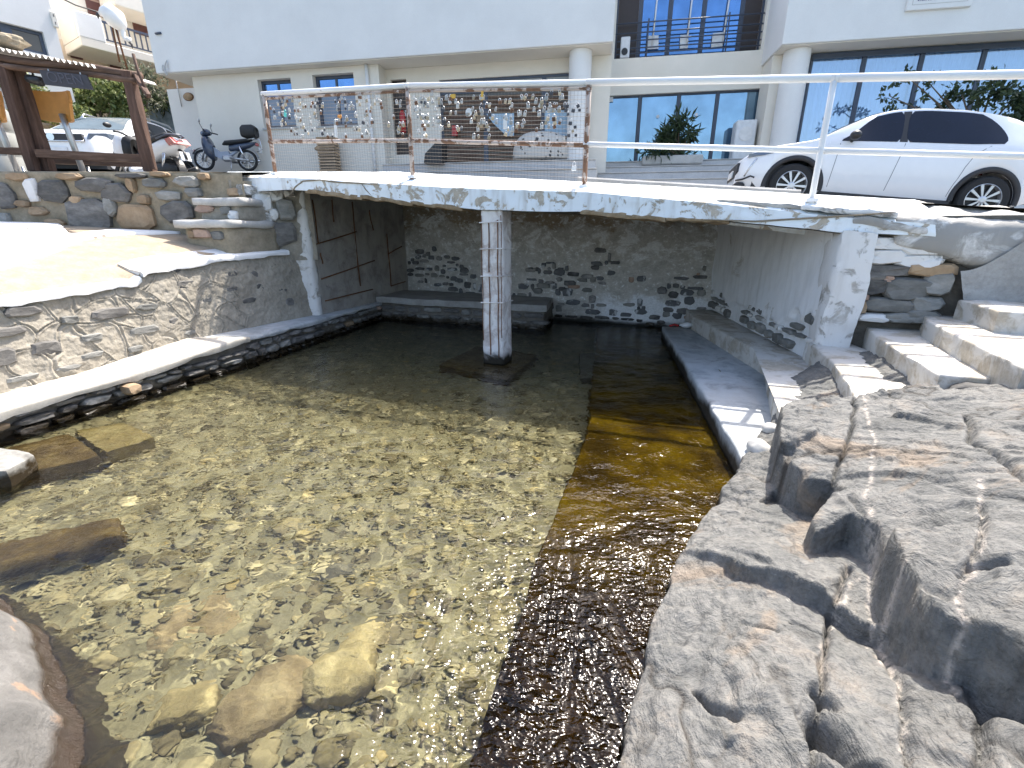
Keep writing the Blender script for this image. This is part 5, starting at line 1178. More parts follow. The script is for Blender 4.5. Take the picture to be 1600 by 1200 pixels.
def wallpanel(name, mat, t0, t1, z0, z1, n, dep, holes, parent=bd):
    ts = sorted({t0, t1, *[h[0] for h in holes], *[h[1] for h in holes]}); zs = sorted({z0, z1, *[h[2] for h in holes], *[h[3] for h in holes]})
    mb = MB()
    for a, b in zip(ts[:-1], ts[1:]):
        for c, d in zip(zs[:-1], zs[1:]):
            m = ((a + b) / 2, (c + d) / 2)
            if not any(h[0] < m[0] < h[1] and h[2] < m[1] < h[3] for h in holes): fb(mb, a, b, n, n + dep, c, d)
    return mb.obj(name, MAT[mat], parent)
f1, f2 = Fn(407, 160, n_w), Fn(458.5, 160, n_w); W1 = (f1[0], f2[0], Fn(438, 199, n_w)[2], Fn(428, 123, n_w)[2])
f1, f2 = Fn(492.4, 160, n_w), Fn(556, 160, n_w); W2 = (f1[0], f2[0], Fn(528, 196.5, n_w)[2], Fn(520, 115, n_w)[2])
wallpanel('ground_wall', 'cream_stucco', -12.06, -6.22, 2.4, Z_S - .025, n_w, .35, [W1, W2])
fpart('ground_wall', 'cream_stucco', [(-12.06, -6.22, n_w + .36, n_w + .5, 2.4, Z_S - .03), (-6.30, -6.225, n_w + .352, n_g, 2.4, Z_S - .03)])
fpart('side_wing', 'white_stucco', [(-13.9, -12.065, 14.6, 20, 2.0, Z_S - .03)])
def window(t0, t1, z0, z1, n, nv, nh, parent=bd, glass='glass_sky_deep', fr=.06, fmat='frame_blue', name='window', split=None, dep=.06, lower=None):
    w = fpart(name, fmat, [(t0, t1, n, n + dep, z0, z0 + fr), (t0, t1, n, n + dep, z1 - fr, z1), (t0, t0 + fr, n + .001, n + dep - .001, z0 + fr, z1 - fr), (t1 - fr, t1, n + .001, n + dep - .001, z0 + fr, z1 - fr)], parent)
    ts = np.linspace(t0 + fr, t1 - fr, nv + 1); zs = np.linspace(z0 + fr, z1 - fr, nh + 1) if split is None else [z0 + fr] + split + [z1 - fr]
    bars = [(x - .03, x + .03, n + .004, n + dep - .004, z0 + fr, z1 - fr) for x in ts[1:-1]] + [(t0 + fr, t1 - fr, n + .008, n + dep - .008, z - .025, z + .025) for z in zs[1:-1]]
    if bars:
        for q in bars: fpart('bar', fmat, [q], w)
    for a, b in zip(ts[:-1], ts[1:]):
        for c, d in zip(zs[:-1], zs[1:]):
            fpart('pane', lower if (lower and c == zs[0]) else glass, [(a + .012, b - .012, n + dep * .5, n + dep * .5 + .012, c + .012, d - .012)], w)
    return w
for Wn in (W1, W2):
    window(*Wn, n_w + .16, 2, 1, fr=.075, split=[Wn[3] - .42], lower='glass_sky_dim')
    fpart('sill', 'pale_concrete', [(Wn[0] - .04, Wn[1] + .04, n_w - .04, n_w + .15, Wn[2] - .05, Wn[2] - .003)])
# down pipe at the end of the wall
pd = Fn(577, 160, n_w - .05); MB().tube([FW(pd[0], n_w - .05, 2.6), FW(pd[0], n_w - .05, Z_S - .03)], .05, 10).obj('down_pipe', MAT['white_stucco'], bd, smooth=True)
# recessed entrance wall with glazing
gl0, gl1 = Fn(686, 130, n_g)[0], Fn(899, 118, n_g)[0]; gz1 = Fn(790, 119, n_g)[2]
d0, d1 = Fn(613, 165, n_g)[0], Fn(637, 165, n_g)[0]; dz1 = Fn(622, 124, n_g)[2]; dz0 = Fn(622, 206, n_g)[2] - .6
wallpanel('recess_wall', 'cream_stucco', -6.22, 0.0, 2.4, Z_S - .025, n_g, .2, [(gl0, gl1, 3.40, gz1), (d0, d1, dz0, dz1)])
MAT['door_dark'] = plain('door_dark', (0.035, 0.022, 0.018), .4)
dr = fpart('door', 'door_dark', [(d0, d1, n_g + .10, n_g + .15, dz0, dz1)]); fpart('handle', 'steel', [(d1 - .12, d1 - .08, n_g + .05, n_g + .098, dz0 + 1.0, dz0 + 1.15)], dr)
MAT['brown_inside'] = M_('brown_inside', [(0.3, (0.07, 0.05, 0.035)), (0.7, (0.15, 0.11, 0.075))], 3, 5, .7, .2, .005, 20, stretch=(1, 1, 5))
fpart('inner_panel', 'brown_inside', [(gl0 - .1, gl1 + .1, n_g + .21, n_g + .3, 3.2, gz1 + .1)])
zt = Fn(790, 132, n_g)[2] - .15
MAT['glass_brown'] = glass_dark('glass_brown', (0.10, 0.085, 0.065), .08); MAT['glass_pale'] = glass_dark('glass_pale', (0.30, 0.31, 0.30), .15)
tb = [gl0, Fn(757, 125, n_g)[0], Fn(850, 118, n_g)[0], gl1]
for a, b in zip(tb[:-1], tb[1:]):
    w = fpart('window', 'frame_blue', [(a, b, n_g + .06, n_g + .12, gz1 - .06, gz1), (a, b, n_g + .06, n_g + .12, zt, zt + .05), (a, a + .06, n_g + .061, n_g + .119, 3.4, gz1 - .06), (b - .06, b, n_g + .061, n_g + .119, 3.4, gz1 - .06)])
    fpart('pane', 'glass_pale', [(a + .06, b - .06, n_g + .09, n_g + .10, zt + .05, gz1 - .06)], w); fpart('pane', 'glass_brown', [(a + .06, b - .06, n_g + .09, n_g + .10, 3.4, zt)], w)
    k = int((b - a) / .16)
    for q in range(1, k): pass
    for z in np.arange(3.55, zt - .1, .11): fpart('slat', 'wood_h', [(a + .08, b - .08, n_g + .070, n_g + .088, z, z + .075)], w)
MAT['board_blue'] = plain('board_blue', (0.36, 0.50, 0.62), .45); MAT['board_white'] = plain('board_white', (0.72, 0.73, 0.74), .5)
def fpoly(name, pix, n, th, mat, parent=None):
    pts = [FW(*Fn(x, y, n)) for x, y in pix]; return MB().prism(pts, FN * th).obj(name, MAT[mat], parent)
tag(fpoly('blue_sheet', [(760, 178), (803, 177), (803, 212), (792, 213), (770, 192)], n_g - .02, .03, 'board_blue'), 'flat light blue sheet with a slanted lower edge in the entrance behind the right mesh panel', 'board')  # flat light blue sheets set just in front of the glazing
tag(fpoly('blue_sheet', [(851, 173), (887, 172), (887, 212), (851, 212)], n_g - .02, .03, 'board_blue'), 'rectangular light blue sheet next to the round column in the entrance', 'board')
tag(fpoly('poster', [(745, 180), (757, 180), (757, 203), (745, 203)], n_g - .02, .02, 'stone_brown'), 'tan poster to the left of the slanted blue sheet in the entrance', 'poster')
tag(fpoly('red_box', [(706, 196), (714, 196), (714, 212), (706, 212)], n_g - .10, .1, 'red_plastic'), 'small red box in the entrance behind the right mesh panel', 'box')
fe = thing('fire_extinguisher', 'red fire extinguisher at the dark door behind the left mesh panel', 'extinguisher', FW(*Fn(629, 186, n_g - .15)))
MB().lathe([(.02, -.35), (.08, -.34), (.085, -.1), (.08, .12), (.05, .2), (.025, .22)], (0, 0, 0), 14).obj('cylinder', MAT['red_plastic'], fe, True, local=True)
MB().tube([(0, 0, .2), (0, 0, .27), (-.08, 0, .29)], .02, 8).obj('valve', MAT['black_plastic'], fe, True, local=True); MB().tube([(.02, 0, .24), (.12, 0, .15), (.11, 0, -.1)], .012, 6).obj('hose', MAT['black_plastic'], fe, True, local=True)
# columns
def column(px, py, n, r, z0, z1, name='column'):
    t = Fn(px, py, n)[0]; return MB().lathe([(r, z0), (r, z1)], tuple(FW(t, n, 0)), 28).obj(name, MAT['white_stucco'], bd, smooth=True)
for o in (column(906, 120, 13.75, .285, 2.4, Z_S - .025), column(1238, 130, 14.78, .31, 2.0, Z_S - .005)): smooth_by_angle(o, 40)
# middle part
g0, g1 = Fn(942, 190, n_m)[0], Fn(1186, 180, n_m)[0]; gzt = Fn(1062, 144, n_m)[2]
u0, u1 = 0.06, 4.0; uz0 = Fn(1075, 85, n_m)[2]
wallpanel('middle_wall', 'cream_stucco', -.3, 5.2, 2.2, Z_T, n_m, .35, [(g0, g1, 3.35, gzt), (u0, u1, uz0, 8.2)])
fpart('side_wall', 'cream_stucco', [(-.28, -.02, n_g + .22, n_m, 2.4, Z_S - .03)])
fpart('blue_panel', 'frame_blue', [(g0 - .34, g0 - .02, n_m - .16, n_m - .003, 3.4, gzt)])
gm = [g0] + [Fn((a + b) / 2, 197, n_m)[0] for a, b in ((1002, 993), (1062, 1053), (1125, 1109))] + [g1]
for i, (a, b) in enumerate(zip(gm[:-1], gm[1:])):
    window(a + .002, b - .002, 3.40, gzt - .002, n_m + .10, 1, 1, glass='glass_sky_blue', fr=.045)
fpart('inner_panel', 'brown_inside', [(g0 - .1, g1 + .1, n_m + .36, n_m + .5, 3.0, gzt + .1), (u0 - .1, u1 + .1, n_m + .9, n_m + 1.0, uz0 - .1, 8.3)])
for (x, y) in ((1028, 182), (1088, 179)):
    f = Fn(x, y, n_m + .10); o = MB().lathe([(.045, -.003), (.045, .003)], (0, 0, 0), 14, lambda a, b, c, f=f: FW(f[0] + a, f[1] + c - .0, f[2] + b)).obj('safety_dot', MAT['board_white'], bd)
tag(fpoly('paper_notice', [(946, 152), (958, 151), (958, 159), (946, 160)], n_m + .08, .01, 'board_white'), 'small white notice taped inside the top left of the entrance glazing', 'notice')
# upper window with balcony bars
ts = [u0] + [Fn(x, 40, n_m)[0] for x in (1000, 1047, 1100, 1160)] + [u1]
for i, (a, b) in enumerate(zip(ts[:-1], ts[1:])):
    window(a + .002, b - .002, uz0 + .002, 8.19, n_m + .22, 1, 1, glass=('door_dark', 'glass_sky_deep', 'glass_sky_deep', 'glass_sky_deep', 'door_dark')[i], fr=.05)
br = thing('balcony_rail', 'dark horizontal bar railing across the upper blue window', 'railing', FW(2, n_m + .1, uz0))
for k, (ya, yb) in enumerate(((38, 20), (52, 38), (63.5, 51), (75, 63.5), (79.5, 76))):
    a, b = Fn(972, ya, n_m + .08), Fn(1190, yb, n_m + .08); z = (a[2] + b[2]) / 2
    MB().cyl(FW(u0, n_m + .08, z), FW(u1, n_m + .08, z), .018, 8).obj('bar', MAT['frame_blue'], br, True)
for t in np.linspace(u0 + .9, u1 - .9, 2): MB().cyl(FW(t, n_m + .08, uz0), FW(t, n_m + .08, uz0 + .95), .02, 8).obj('upright', MAT['frame_blue'], br, True)
for i, ((xa, ya), (xb, yb)) in enumerate((((1030, -30), (1019, 72)), ((1085, -30), (1073, 70)), ((1144, -30), (1129, 68)))):
    a, b = FW(*Fn(xa, ya, n_m + .14)), FW(*Fn(xb, yb, n_m + .14))
    tag(MB().cyl(a, b, .022, 8).obj('white_pole', MAT['board_white'], smooth=True), ('white pole leftmost in front of the upper blue window', 'white pole in the middle of the upper blue window', 'white pole rightmost in front of the upper blue window')[i], 'pole')
for i, (pix, lab) in enumerate((([(1012, 56), (1029, 55), (1029, 76), (1011, 77)], 'white sheet in the left pane of the upper window'), ([(1063, 55), (1076, 54), (1075, 75), (1062, 76)], 'white sheet in the middle pane of the upper window'), ([(1114, 52), (1131, 50), (1129, 72), (1111, 74)], 'large white box by the right pane of the upper window'))):
    tag(fpoly('paper_sheet', pix, n_m + .17, .02, 'board_white'), lab, 'sheet')
ac = thing('air_conditioner', 'white air conditioner with a dark fan at the left end of the upper window', 'air conditioner', FW(*Fn(974, 85, n_m + .1)))
f = Fn(975, 75, n_m + .1); MB().bbox((f[0] - .10, n_m + .04, uz0 + .03), (f[0] + .16, n_m + .2, uz0 + .55), .02, lambda a, b, c: FW(a, b, c)).obj('casing', MAT['board_white'], ac)
MB().lathe([(.09, -.01), (.09, .01)], (0, 0, 0), 16, lambda a, b, c: FW(f[0] + a + .02, n_m + .035 + c, uz0 + .18 + b)).obj('fan_grille', MAT['black_plastic'], ac)
# cabinet and planter in front of the glass
cb = thing('air_conditioner', 'tall white air conditioner cabinet in front of the glass beside the white car bonnet', 'air conditioner', FW(*Fn(1163, 240, 15.5)))
a, b = Fn(1147, 215, 15.4), Fn(1179, 215, 15.4); zz_ = Fn(1168, 188, 15.4)[2]
MB().bbox((a[0], 15.3, 3.4), (b[0], 15.75, zz_), .03, lambda t, n, z: FW(t, n, z)).obj('casing', MAT['board_white'], cb)
MB().lathe([(.18, -.01), (.18, .012)], (0, 0, 0), 18, lambda p, q, r: FW((a[0] + b[0]) / 2 + p, 15.29 + r, zz_ - .35 + q)).obj('fan_grille', MAT['pale'], cb)
# right window with curtains
MAT['glass_clear'], nt, b = newmat('glass_clear'); nt.nodes.remove(b)
tr = N(nt, 'ShaderNodeBsdfTransparent'); tr.inputs[0].default_value = (.80, .88, .97, 1); gl = N(nt, 'ShaderNodeBsdfGlossy'); gl.inputs['Roughness'].default_value = .02; gl.inputs['Color'].default_value = (.75, .88, 1, 1)
mx = N(nt, 'ShaderNodeMixShader'); mx.inputs[0].default_value = .24; nt.links.new(tr.outputs[0], mx.inputs[1]); nt.links.new(gl.outputs[0], mx.inputs[2]); nt.links.new(mx.outputs[0], nt.nodes['Material Output'].inputs[0])
r0 = Fn(1258, 150, n_rw)[0]; rz1 = Z_S - .03
rt = [r0] + [Fn((a + b) / 2, 120, n_rw)[0] for a, b in ((1352, 1340), (1441, 1428), (1535, 1524))]; rt += [rt[-1] + (rt[-1] - rt[-2]) * k for k in (1, 2, 3)]
for i, (a, b) in enumerate(zip(rt[:-1], rt[1:])):
    window(a + .002, b - .002, 2.45, rz1, n_rw, 1, 1, glass='glass_clear', fr=.05)
fpart('lintel', 'frame_blue', [(r0, rt[-1], n_rw - .05, n_rw - .003, rz1 - .12, rz1 + .0)])
fpart('inner_wall', 'white_stucco', [(r0 - .1, rt[-1] + .1, n_rw + .9, n_rw + 1.0, 2.3, Z_S), (r0 - .12, rt[-1] + .1, n_rw - .0, n_rw + .9, 2.2, 2.40)])
fpart('side_wall', 'cream_stucco', [(4.12, r0 - .003, n_rw + .1, n_m, 2.2, Z_S - .005), (4.10, 4.62, n_rw - .02, n_rw + .097, 2.2, Z_S - .005)])
MAT['curtain'] = plain('curtain', (0.74, 0.79, 0.85), .9, var=.03)
for i, (a, b) in enumerate(zip(rt[:-1], rt[1:])):
    tt = np.linspace(a + .03, b - .03, 90); Gc = np.zeros((90, 2, 3))
    for k, t in enumerate(tt):
        nn = n_rw + .35 + .045 * math.sin(t * 38 + 2 * math.sin(t * 5)) + .02 * math.sin(t * 91)
        Gc[k, 0] = FW(t, nn, 2.45); Gc[k, 1] = FW(t, nn, rz1)
    MB().grid(Gc).obj('curtain', MAT['curtain'], bd, smooth=True)
# stairs to the entrance
es = thing('entrance_stairs', 'wide pale stone stairs in front of the glazed entrance', 'stairs', FW(2, 13.5, 2.5))
MAT['stair'] = M_('stair', [(0.3, (0.46, 0.455, 0.45)), (0.7, (0.60, 0.595, 0.585))], 2.5, 7, .85, .3, .005, 40)
for (t0, t1, nn, z) in ((-.25, 6.2, 15.0, 3.52), (-.25, 6.2, 14.3, 3.30), (-.2, 6.2, 13.6, 3.08), (-.1, 6.2, 12.95, 2.84), (-6.1, -.26, 13.15, 3.36), (-6.1, -.22, 12.75, 3.10)):
    b_ = MB(); fb(b_, t0, t1, nn, 16.0, z - .5, z, .012); s_ = b_.obj('step', MAT['stair'], es); b_ = MB(); fb(b_, t0 + .004, t1, nn - .02, nn + .3, z + .002, z + .028, .006); b_.obj('nosing', MAT['pale_concrete'], s_)
# low concrete kerb along the road edge behind the railing
kb = []
for i in range(40):
    q = lerp((0.9, 6.9, 0), (3.6, 6.2, 0), i / 39); kb.append([q + RN * a + UP * (road_z(q) + z + .02) for a, z in ((0, -.2), (0, .09), (.02, .11), (.22, .11), (.25, .09), (.25, -.2))])
tag(MB().grid(np.array(kb), flip=True).obj('kerb', MAT['pale_concrete'], smooth=False), 'low concrete kerb along the street edge just behind the railing', 'kerb')
# sign plaque
sg = thing('sign_plaque', 'white stone plaque with blue lettering on the upper right facade', 'sign', FW(*Fn(1463, 10, n_r)))
a, b = Fn(1412, 21, n_r), Fn(1515, 9.5, n_r); sz = (a[2] + b[2]) / 2
MB().bbox((a[0], n_r - .07, sz), (b[0], n_r - .002, sz + 1.0), .012, lambda t, n, z: FW(t, n, z)).obj('slab', MAT['white_stucco'], sg)
fpart('border', 'pale_concrete', [(a[0] + .10, b[0] - .10, n_r - .074, n_r - .071, sz + .10, sz + .108), (a[0] + .10, a[0] + .108, n_r - .0745, n_r - .0712, sz + .108, sz + .9), (b[0] - .108, b[0] - .10, n_r - .0745, n_r - .0712, sz + .108, sz + .9)], sg)
MAT['ink'] = plain('ink', (0.03, 0.045, 0.20), .6)
def lettering(text, width, place, mat, parent, name='lettering', bold=.012, depth=.002):
    cu = bpy.data.curves.new('t', 'FONT'); cu.body = text; cu.size = 1.0; cu.align_x = 'CENTER'; cu.offset = bold; cu.extrude = depth
    o = bpy.data.objects.new('t', cu); COL.objects.link(o); bpy.context.view_layer.update()
    dg = bpy.context.evaluated_depsgraph_get(); me = bpy.data.meshes.new_from_object(o.evaluated_get(dg))
    bpy.data.objects.remove(o); v = np.array([x.co[:] for x in me.vertices]); s = width / (v[:, 0].max() - v[:, 0].min())
    w = np.array([place(x * s, y * s, z) for x, y, z in v]); Mi = np.array(wmat(parent).inverted()); w = w @ Mi[:3, :3].T + Mi[:3, 3]
    me.vertices.foreach_set('co', w.ravel()); me.update(); me.materials.clear(); me.materials.append(mat)
    r = bpy.data.objects.new(name, me); COL.objects.link(r); r.parent = parent; return r
mid = (a[0] + b[0]) / 2; WT = b[0] - a[0]
for k, (txt, wd, dz) in enumerate((('& PORT DEPARTMENT OF ELOUNDA', .70, .17), ('PORT AUTHORITY OF AGIOS NIKOLAOS', .80, .27))):
    lettering(txt, WT * wd, lambda x, y, z, dz=dz: FW(mid + x, n_r - .0735 - z, sz + dz + y), MAT['ink'], sg)
# small things on the facade
wl = thing('wall_lamp', 'small oval bulkhead lamp on the pale wall left of the parked moped', 'lamp', FW(*Fn(294, 151, 14.55)))
f = Fn(294, 151, 14.58); MB().lathe([(.12, -.03), (.17, -.02), (.15, .03), (.08, .06)], (0, 0, 0), 18, lambda x, y, z: FW(f[0] + x, f[1] - z, f[2] + y * .62)).obj('globe', MAT['stone_brown'], wl, True)
MB().lathe([(.19, -.005), (.19, .012), (.15, .02)], (0, 0, 0), 18, lambda x, y, z: FW(f[0] + x, f[1] + .015 - z, f[2] + y * .62)).obj('rim', MAT['rust'], wl, True)
tag(MB().tube([FW(*Fn(274, 122, 14.55)), FW(*Fn(279, 145, 14.55)), FW(*Fn(284, 167, 14.55))], .016, 6).obj('cable', MAT['steel'], smooth=True), 'thin grey cable running down the pale wall beside the oval lamp', 'cable')
tag(MB().tube([FW(*Fn(243, 52.5, n_o - .03)), FW(*Fn(251, 51.5, n_o - .03))], .03, 8).obj('wall_bracket', MAT['frame_blue'], smooth=True), 'small dark bracket high on the white upper wall above the bar roof', 'bracket')
pts = [FW(*Fn(258 + 4.5 * math.cos(a), 106 + 8 * math.sin(a * 2) + 5 * math.sin(a), n_o - .04)) for a in np.linspace(0, 6.28, 22)]
tag(MB().tube(pts, .012, 5).obj('wire_coil', MAT['steel'], smooth=True), 'loop of thin wire at the lower left corner of the white upper floor', 'wire')
bn = thing('slatted_bin', 'brown slatted litter bin against the pale wall behind the left mesh panel', 'bin', FW(*Fn(511, 262, 13.3)))
a, b = Fn(498, 240, 13.25), Fn(524, 240, 13.25); z0, z1 = Fn(511, 266, 13.25)[2] - .1, Fn(511, 217, 13.25)[2]
for z in np.arange(z0, z1, .075): fpart('slat', 'stone_brown', [(a[0], b[0], 13.2, 13.5, z, z + .05)], bn)
fpart('liner', 'black_plastic', [(a[0] + .02, b[0] - .02, 13.22, 13.48, z0 - .05, z1 - .02)], bn)
MB().lathe([(.03, 0), (.09, .12), (.12, .2)], (0, 0, 0), 12, lambda x, y, z: FW(a[0] - .16 + z, 13.35 + y, z1 - .22 + x)).obj('spout', MAT['stone_brown'], bn, True)
tag(MB().prism([FW(*Fn(x, y, 12.9)) for x, y in ((662, 255), (690, 255), (690, 222), (682, 221), (664, 240))], FN * .5).obj('folded_cover', MAT['black_plastic']), 'black folded cover slumped at the left end of the entrance ledge', 'cover')
# ================================================================== vehicles
def circle_arch(x, xc, R, za): 
    d = R * R - (x - xc) ** 2; return za + math.sqrt(d) if d > 0 else -1
def wheel(parent, x, y, r, side, w=.20, spokes=10, loc_label=None):
    """wheel standing in the local x-z plane; side=+1 faces +y"""
    T = lambda a, b, c: (x + a, y + side * c, r + b)
    tw_ = MB().lathe([(r * .68, -w / 2), (r * .90, -w / 2), (r * .985, -w * .36), (r, -w * .2), (r, w * .2), (r * .985, w * .36), (r * .90, w / 2), (r * .68, w / 2)], (0, 0, 0), 40, T, False).obj('wheel', MAT['tyre'], parent, local=True); smooth_by_angle(tw_, 40)
    rm = MB().lathe([(r * .70, w * .20), (r * .70, w * .47), (r * .655, w * .49), (r * .64, w * .40), (r * .62, w * .12)], (0, 0, 0), 40, T, False).obj('rim', MAT['alloy'], tw_, local=True); smooth_by_angle(rm, 40)
    MB().lathe([(r * .66, w * .05), (r * .66, w * .10)], (0, 0, 0), 32, T).obj('brake_disc', MAT['black_plastic'], tw_, local=True)
    for k in range(spokes):
        g = 2 * math.pi * k / spokes; mb = MB(); ca, sa = math.cos(g), math.sin(g); q = []
        for (rr, hw) in ((r * .10, r * .030), (r * .64, r * .058)):
            for s in (-1, 1):
                for c in (w * .28, w * .40): q.append(T(ca * rr - sa * hw * s, sa * rr + ca * hw * s, c))
        mb.hexa([q[0], q[4], q[6], q[2], q[1], q[5], q[7], q[3]]); mb.obj('spoke', MAT['alloy'], tw_, local=True)
    MB().lathe([(r * .16, w * .2), (r * .16, w * .40), (r * .10, w * .44)], (0, 0, 0), 16, T).obj('hub', MAT['alloy'], tw_, local=True)
    return tw_
MAT['alloy'] = plain('alloy', (0.62, 0.62, 0.64), .3, .7); MAT['cladding'] = plain('cladding', (0.03, 0.03, 0.033), .6)
MAT['lamp_glass'] = plain('lamp_glass', (0.18, 0.22, 0.28), .08, .4); MAT['tail_red'] = plain('tail_red', (0.35, 0.012, 0.012), .15, 0, .5, 1.0)
MAT['seam'] = plain('seam', (0.16, 0.17, 0.19), .6)
def make_car(root, L, W, top, belt, wb, xf, R, arch, whl, win, body='car_white', cowl=1.02, roofx=1.95, rear_top=3.55, under=.20):
    """x runs from nose to tail, y to the sides, z up from the road"""
    tx, tz = zip(*top); bx, bz = zip(*belt); xr = xf + wb
    hwx = [0, .06, .18, .45, 1.0, 2.0, L - .9, L - .3, L - .08, L]; hwz = [.62, .76, .85, .94, .985, 1.0, 1.0, .955, .86, .74]
    def sm(x, xs, zs): return sum(np.interp(x + d, xs, zs) for d in (-.09, -.045, 0, .045, .09)) / 5
    zr = lambda x: float(sm(x, tx, tz)); zb_ = lambda x: float(min(sm(x, bx, bz), zr(x) - .012)); hw = lambda x: float(W / 2 * np.interp(x, hwx, hwz))
    def zlow(x):
        base = under + .10 * float(sstep(.5, .05, x)) + .14 * float(sstep(L - .55, L - .02, x))
        return max(base, circle_arch(x, xf, arch, R), circle_arch(x, xr, arch, R))
    def ring(x):
        w, r, b, lo = hw(x), zr(x), zb_(x), zlow(x); gh = max(0.0, r - b); k = min(1, gh / .40); wr = w * (1 - .30 * k)
        pts = [(w * .93, lo), (w * .985, lo + min(.08, (b - lo) * .3)), (w * 1.0, lerp(lo, b, .45)), (w * .998, lerp(lo, b, .72)), (w * .985, lerp(lo, b, .90)), (w * .962, b)]
        for v in (.3, .6, .85): pts.append((lerp(w * .962, wr, v), b + (r - .045 * k - b) * v))
        pts += [(wr * .985, r - .035 * k), (wr * .90, r - .014 * k), (wr * .5, r - .002), (0, r)]
        return [(x, float(a), float(c)) for a, c in pts]
    xs = np.unique(np.concatenate([np.linspace(0, L, int(L / .035)), [.02, L - .02], xf + arch * np.cos(np.linspace(0, math.pi, 25)), xr + arch * np.cos(np.linspace(0, math.pi, 25))]))
    G = np.array([[*ring(x), *[(p[0], -p[1], p[2]) for p in ring(x)[-2::-1]]] for x in xs])
    mb = MB().grid(G, flip=True); n = G.shape[1]; mb.f.append(tuple(range(n))); mb.f.append(tuple(range((len(xs) - 1) * n, len(xs) * n))[::-1])
    bo = mb.obj('body', MAT[body], root, local=True); smooth_by_angle(bo, 35)
    ub = MB().box((.25, -W / 2 + .12, under - .02), (L - .25, W / 2 - .12, .62)); ub.obj('underbody', MAT['cladding'], root, local=True)
    def S(x, v, s, off=.005):
        w, r, b = hw(x), zr(x), zb_(x); gh = max(0.0, r - b); k = min(1, gh / .40); wr = w * (1 - .30 * k)
        return (x, s * (float(lerp(w * .962, wr, v)) + off), float(b + (r - .045 * k - b) * v))
    for s in (1, -1):
        for (xa0, xa1, xb0, xb1, v0, v1) in win:
            Gw = []
            for v in np.linspace(v0, v1, 9):
                q = (v - v0) / (v1 - v0); a = xa0 + (xa1 - xa0) * q; b = xb0 + (xb1 - xb0) * q ** 2.2
                rd = .05 * (abs(2 * q - 1) ** 6); Gw.append([S(x, v, s) for x in np.linspace(a + rd, b - rd, 16)])
            MB().grid(np.array(Gw), flip=s < 0).obj('side_window', MAT['glass_car'], root, True, local=True)
        # panel gaps
        def seam(pts): MB().tube(pts, .006, 5).obj('panel_gap', MAT['seam'], root, local=True)
        def side(x, f): p = ring(x); lo, b = zlow(x), zb_(x); zz = lerp(lo, b, f); ys_ = [q[1] for q in p[:6]]; zs_ = [q[2] for q in p[:6]]; return (x, s * (float(np.interp(zz, zs_, ys_)) - .003), float(zz))
        xd = win[0][3] if len(win) > 1 else xf + 1.3
        xd = (win[0][2] + win[1][0]) / 2
        seam([side(xd + .03 - .10 * (1 - f), f) for f in np.linspace(.06, 1, 8)]); seam([side(xf + arch + .12 + .02 * f, f) for f in np.linspace(.06, .97, 8)])
        seam([side(x, .07) for x in np.linspace(xf + arch + .12, xr - arch - .10, 12)]); seam([side(xr - arch - .10 + .35 * f ** 2.2, f) for f in np.linspace(.07, .97, 10)])
        for xc in (xf, xr):       # arch cladding
            Ga = []
            for a in np.linspace(-.12, math.pi + .12, 30):
                row = []
                for rr, oo in ((arch - .005, -.03), (arch + .002, .012), (arch + .062, .014), (arch + .070, -.01)):
                    xx_ = xc + rr * math.cos(a); zz = R + rr * math.sin(a); x_ = min(max(xx_, 0.0), L); row.append((xx_, s * (hw(x_) * .99 + oo), zz))
                Ga.append(row)
            MB().grid(np.array(Ga), flip=s > 0).obj('arch_trim', MAT['cladding'], root, True, local=True)
        MB().bbox((xf + arch + .02, s * W / 2 * .97 - .02, under - .01), (xr - arch - .02, s * W / 2 * .97 + .02, under + .075), .01).obj('sill_trim', MAT['cladding'], root, local=True)
        # mirror
        xm = win[0][0] + .18; q = S(xm, .06, s)
        MB().ball((q[0], q[1] + s * .11, q[2] + .055), (.075, .10, .068), 14, 9).obj('door_mirror', MAT['black_plastic'], root, True, local=True)
        MB().tube([(q[0], q[1] - s * .01, q[2] - .01), (q[0], q[1] + s * .08, q[2] + .03)], .025, 7).obj('mirror_arm', MAT['black_plastic'], root, True, local=True)
        for xh in (xd - .20, xr - arch + .02):
            p0 = side(xh, .80); MB().tube([(p0[0] - .08, p0[1] + s * .004, p0[2]), (p0[0] - .05, p0[1] + s * .03, p0[2]), (p0[0] + .05, p0[1] + s * .03, p0[2] + .004), (p0[0] + .08, p0[1] + s * .004, p0[2] + .004)], .013, 6).obj('door_handle', MAT[body], root, True, local=True)
        for xc in (xf, xr): wheel(root, xc, s * (W / 2 - .115), R, s, spokes=whl)
        if len(win) > 1:
            Gw = [[S(x, v, s, .003) for x in np.linspace(win[0][2] - .02, win[1][0] + .02, 4)] for v in np.linspace(.04, .97, 8)]
            MB().grid(np.array(Gw), flip=s < 0).obj('door_pillar', MAT['black_plastic'], root, True, local=True)
    # windscreen and tailgate glass
    for (a, b, nm) in ((cowl + .04, roofx - .08, 'windscreen'), (rear_top + .06, L - .22, 'rear_window')):
        Gw = []
        for x in np.linspace(a, b, 12):
            w, r, bb = hw(x), zr(x), zb_(x); k = min(1, max(0, r - bb) / .40); wr = w * (1 - .30 * k) * .90
            Gw.append([(x - (.006 if nm == 'windscreen' else -.006), y * wr, r - .002 - .012 * k * abs(y) ** 3 + .009) for y in np.linspace(-1, 1, 13)])
        MB().grid(np.array(Gw), flip=True).obj(nm, MAT['glass_car'] if nm != 'windscreen' else MAT['glass_screen'], root, True, local=True)
    return S, ring, zr, zb_, hw, side
MAT['glass_screen'] = glass_dark('glass_screen', (0.10, 0.14, 0.17), .05)
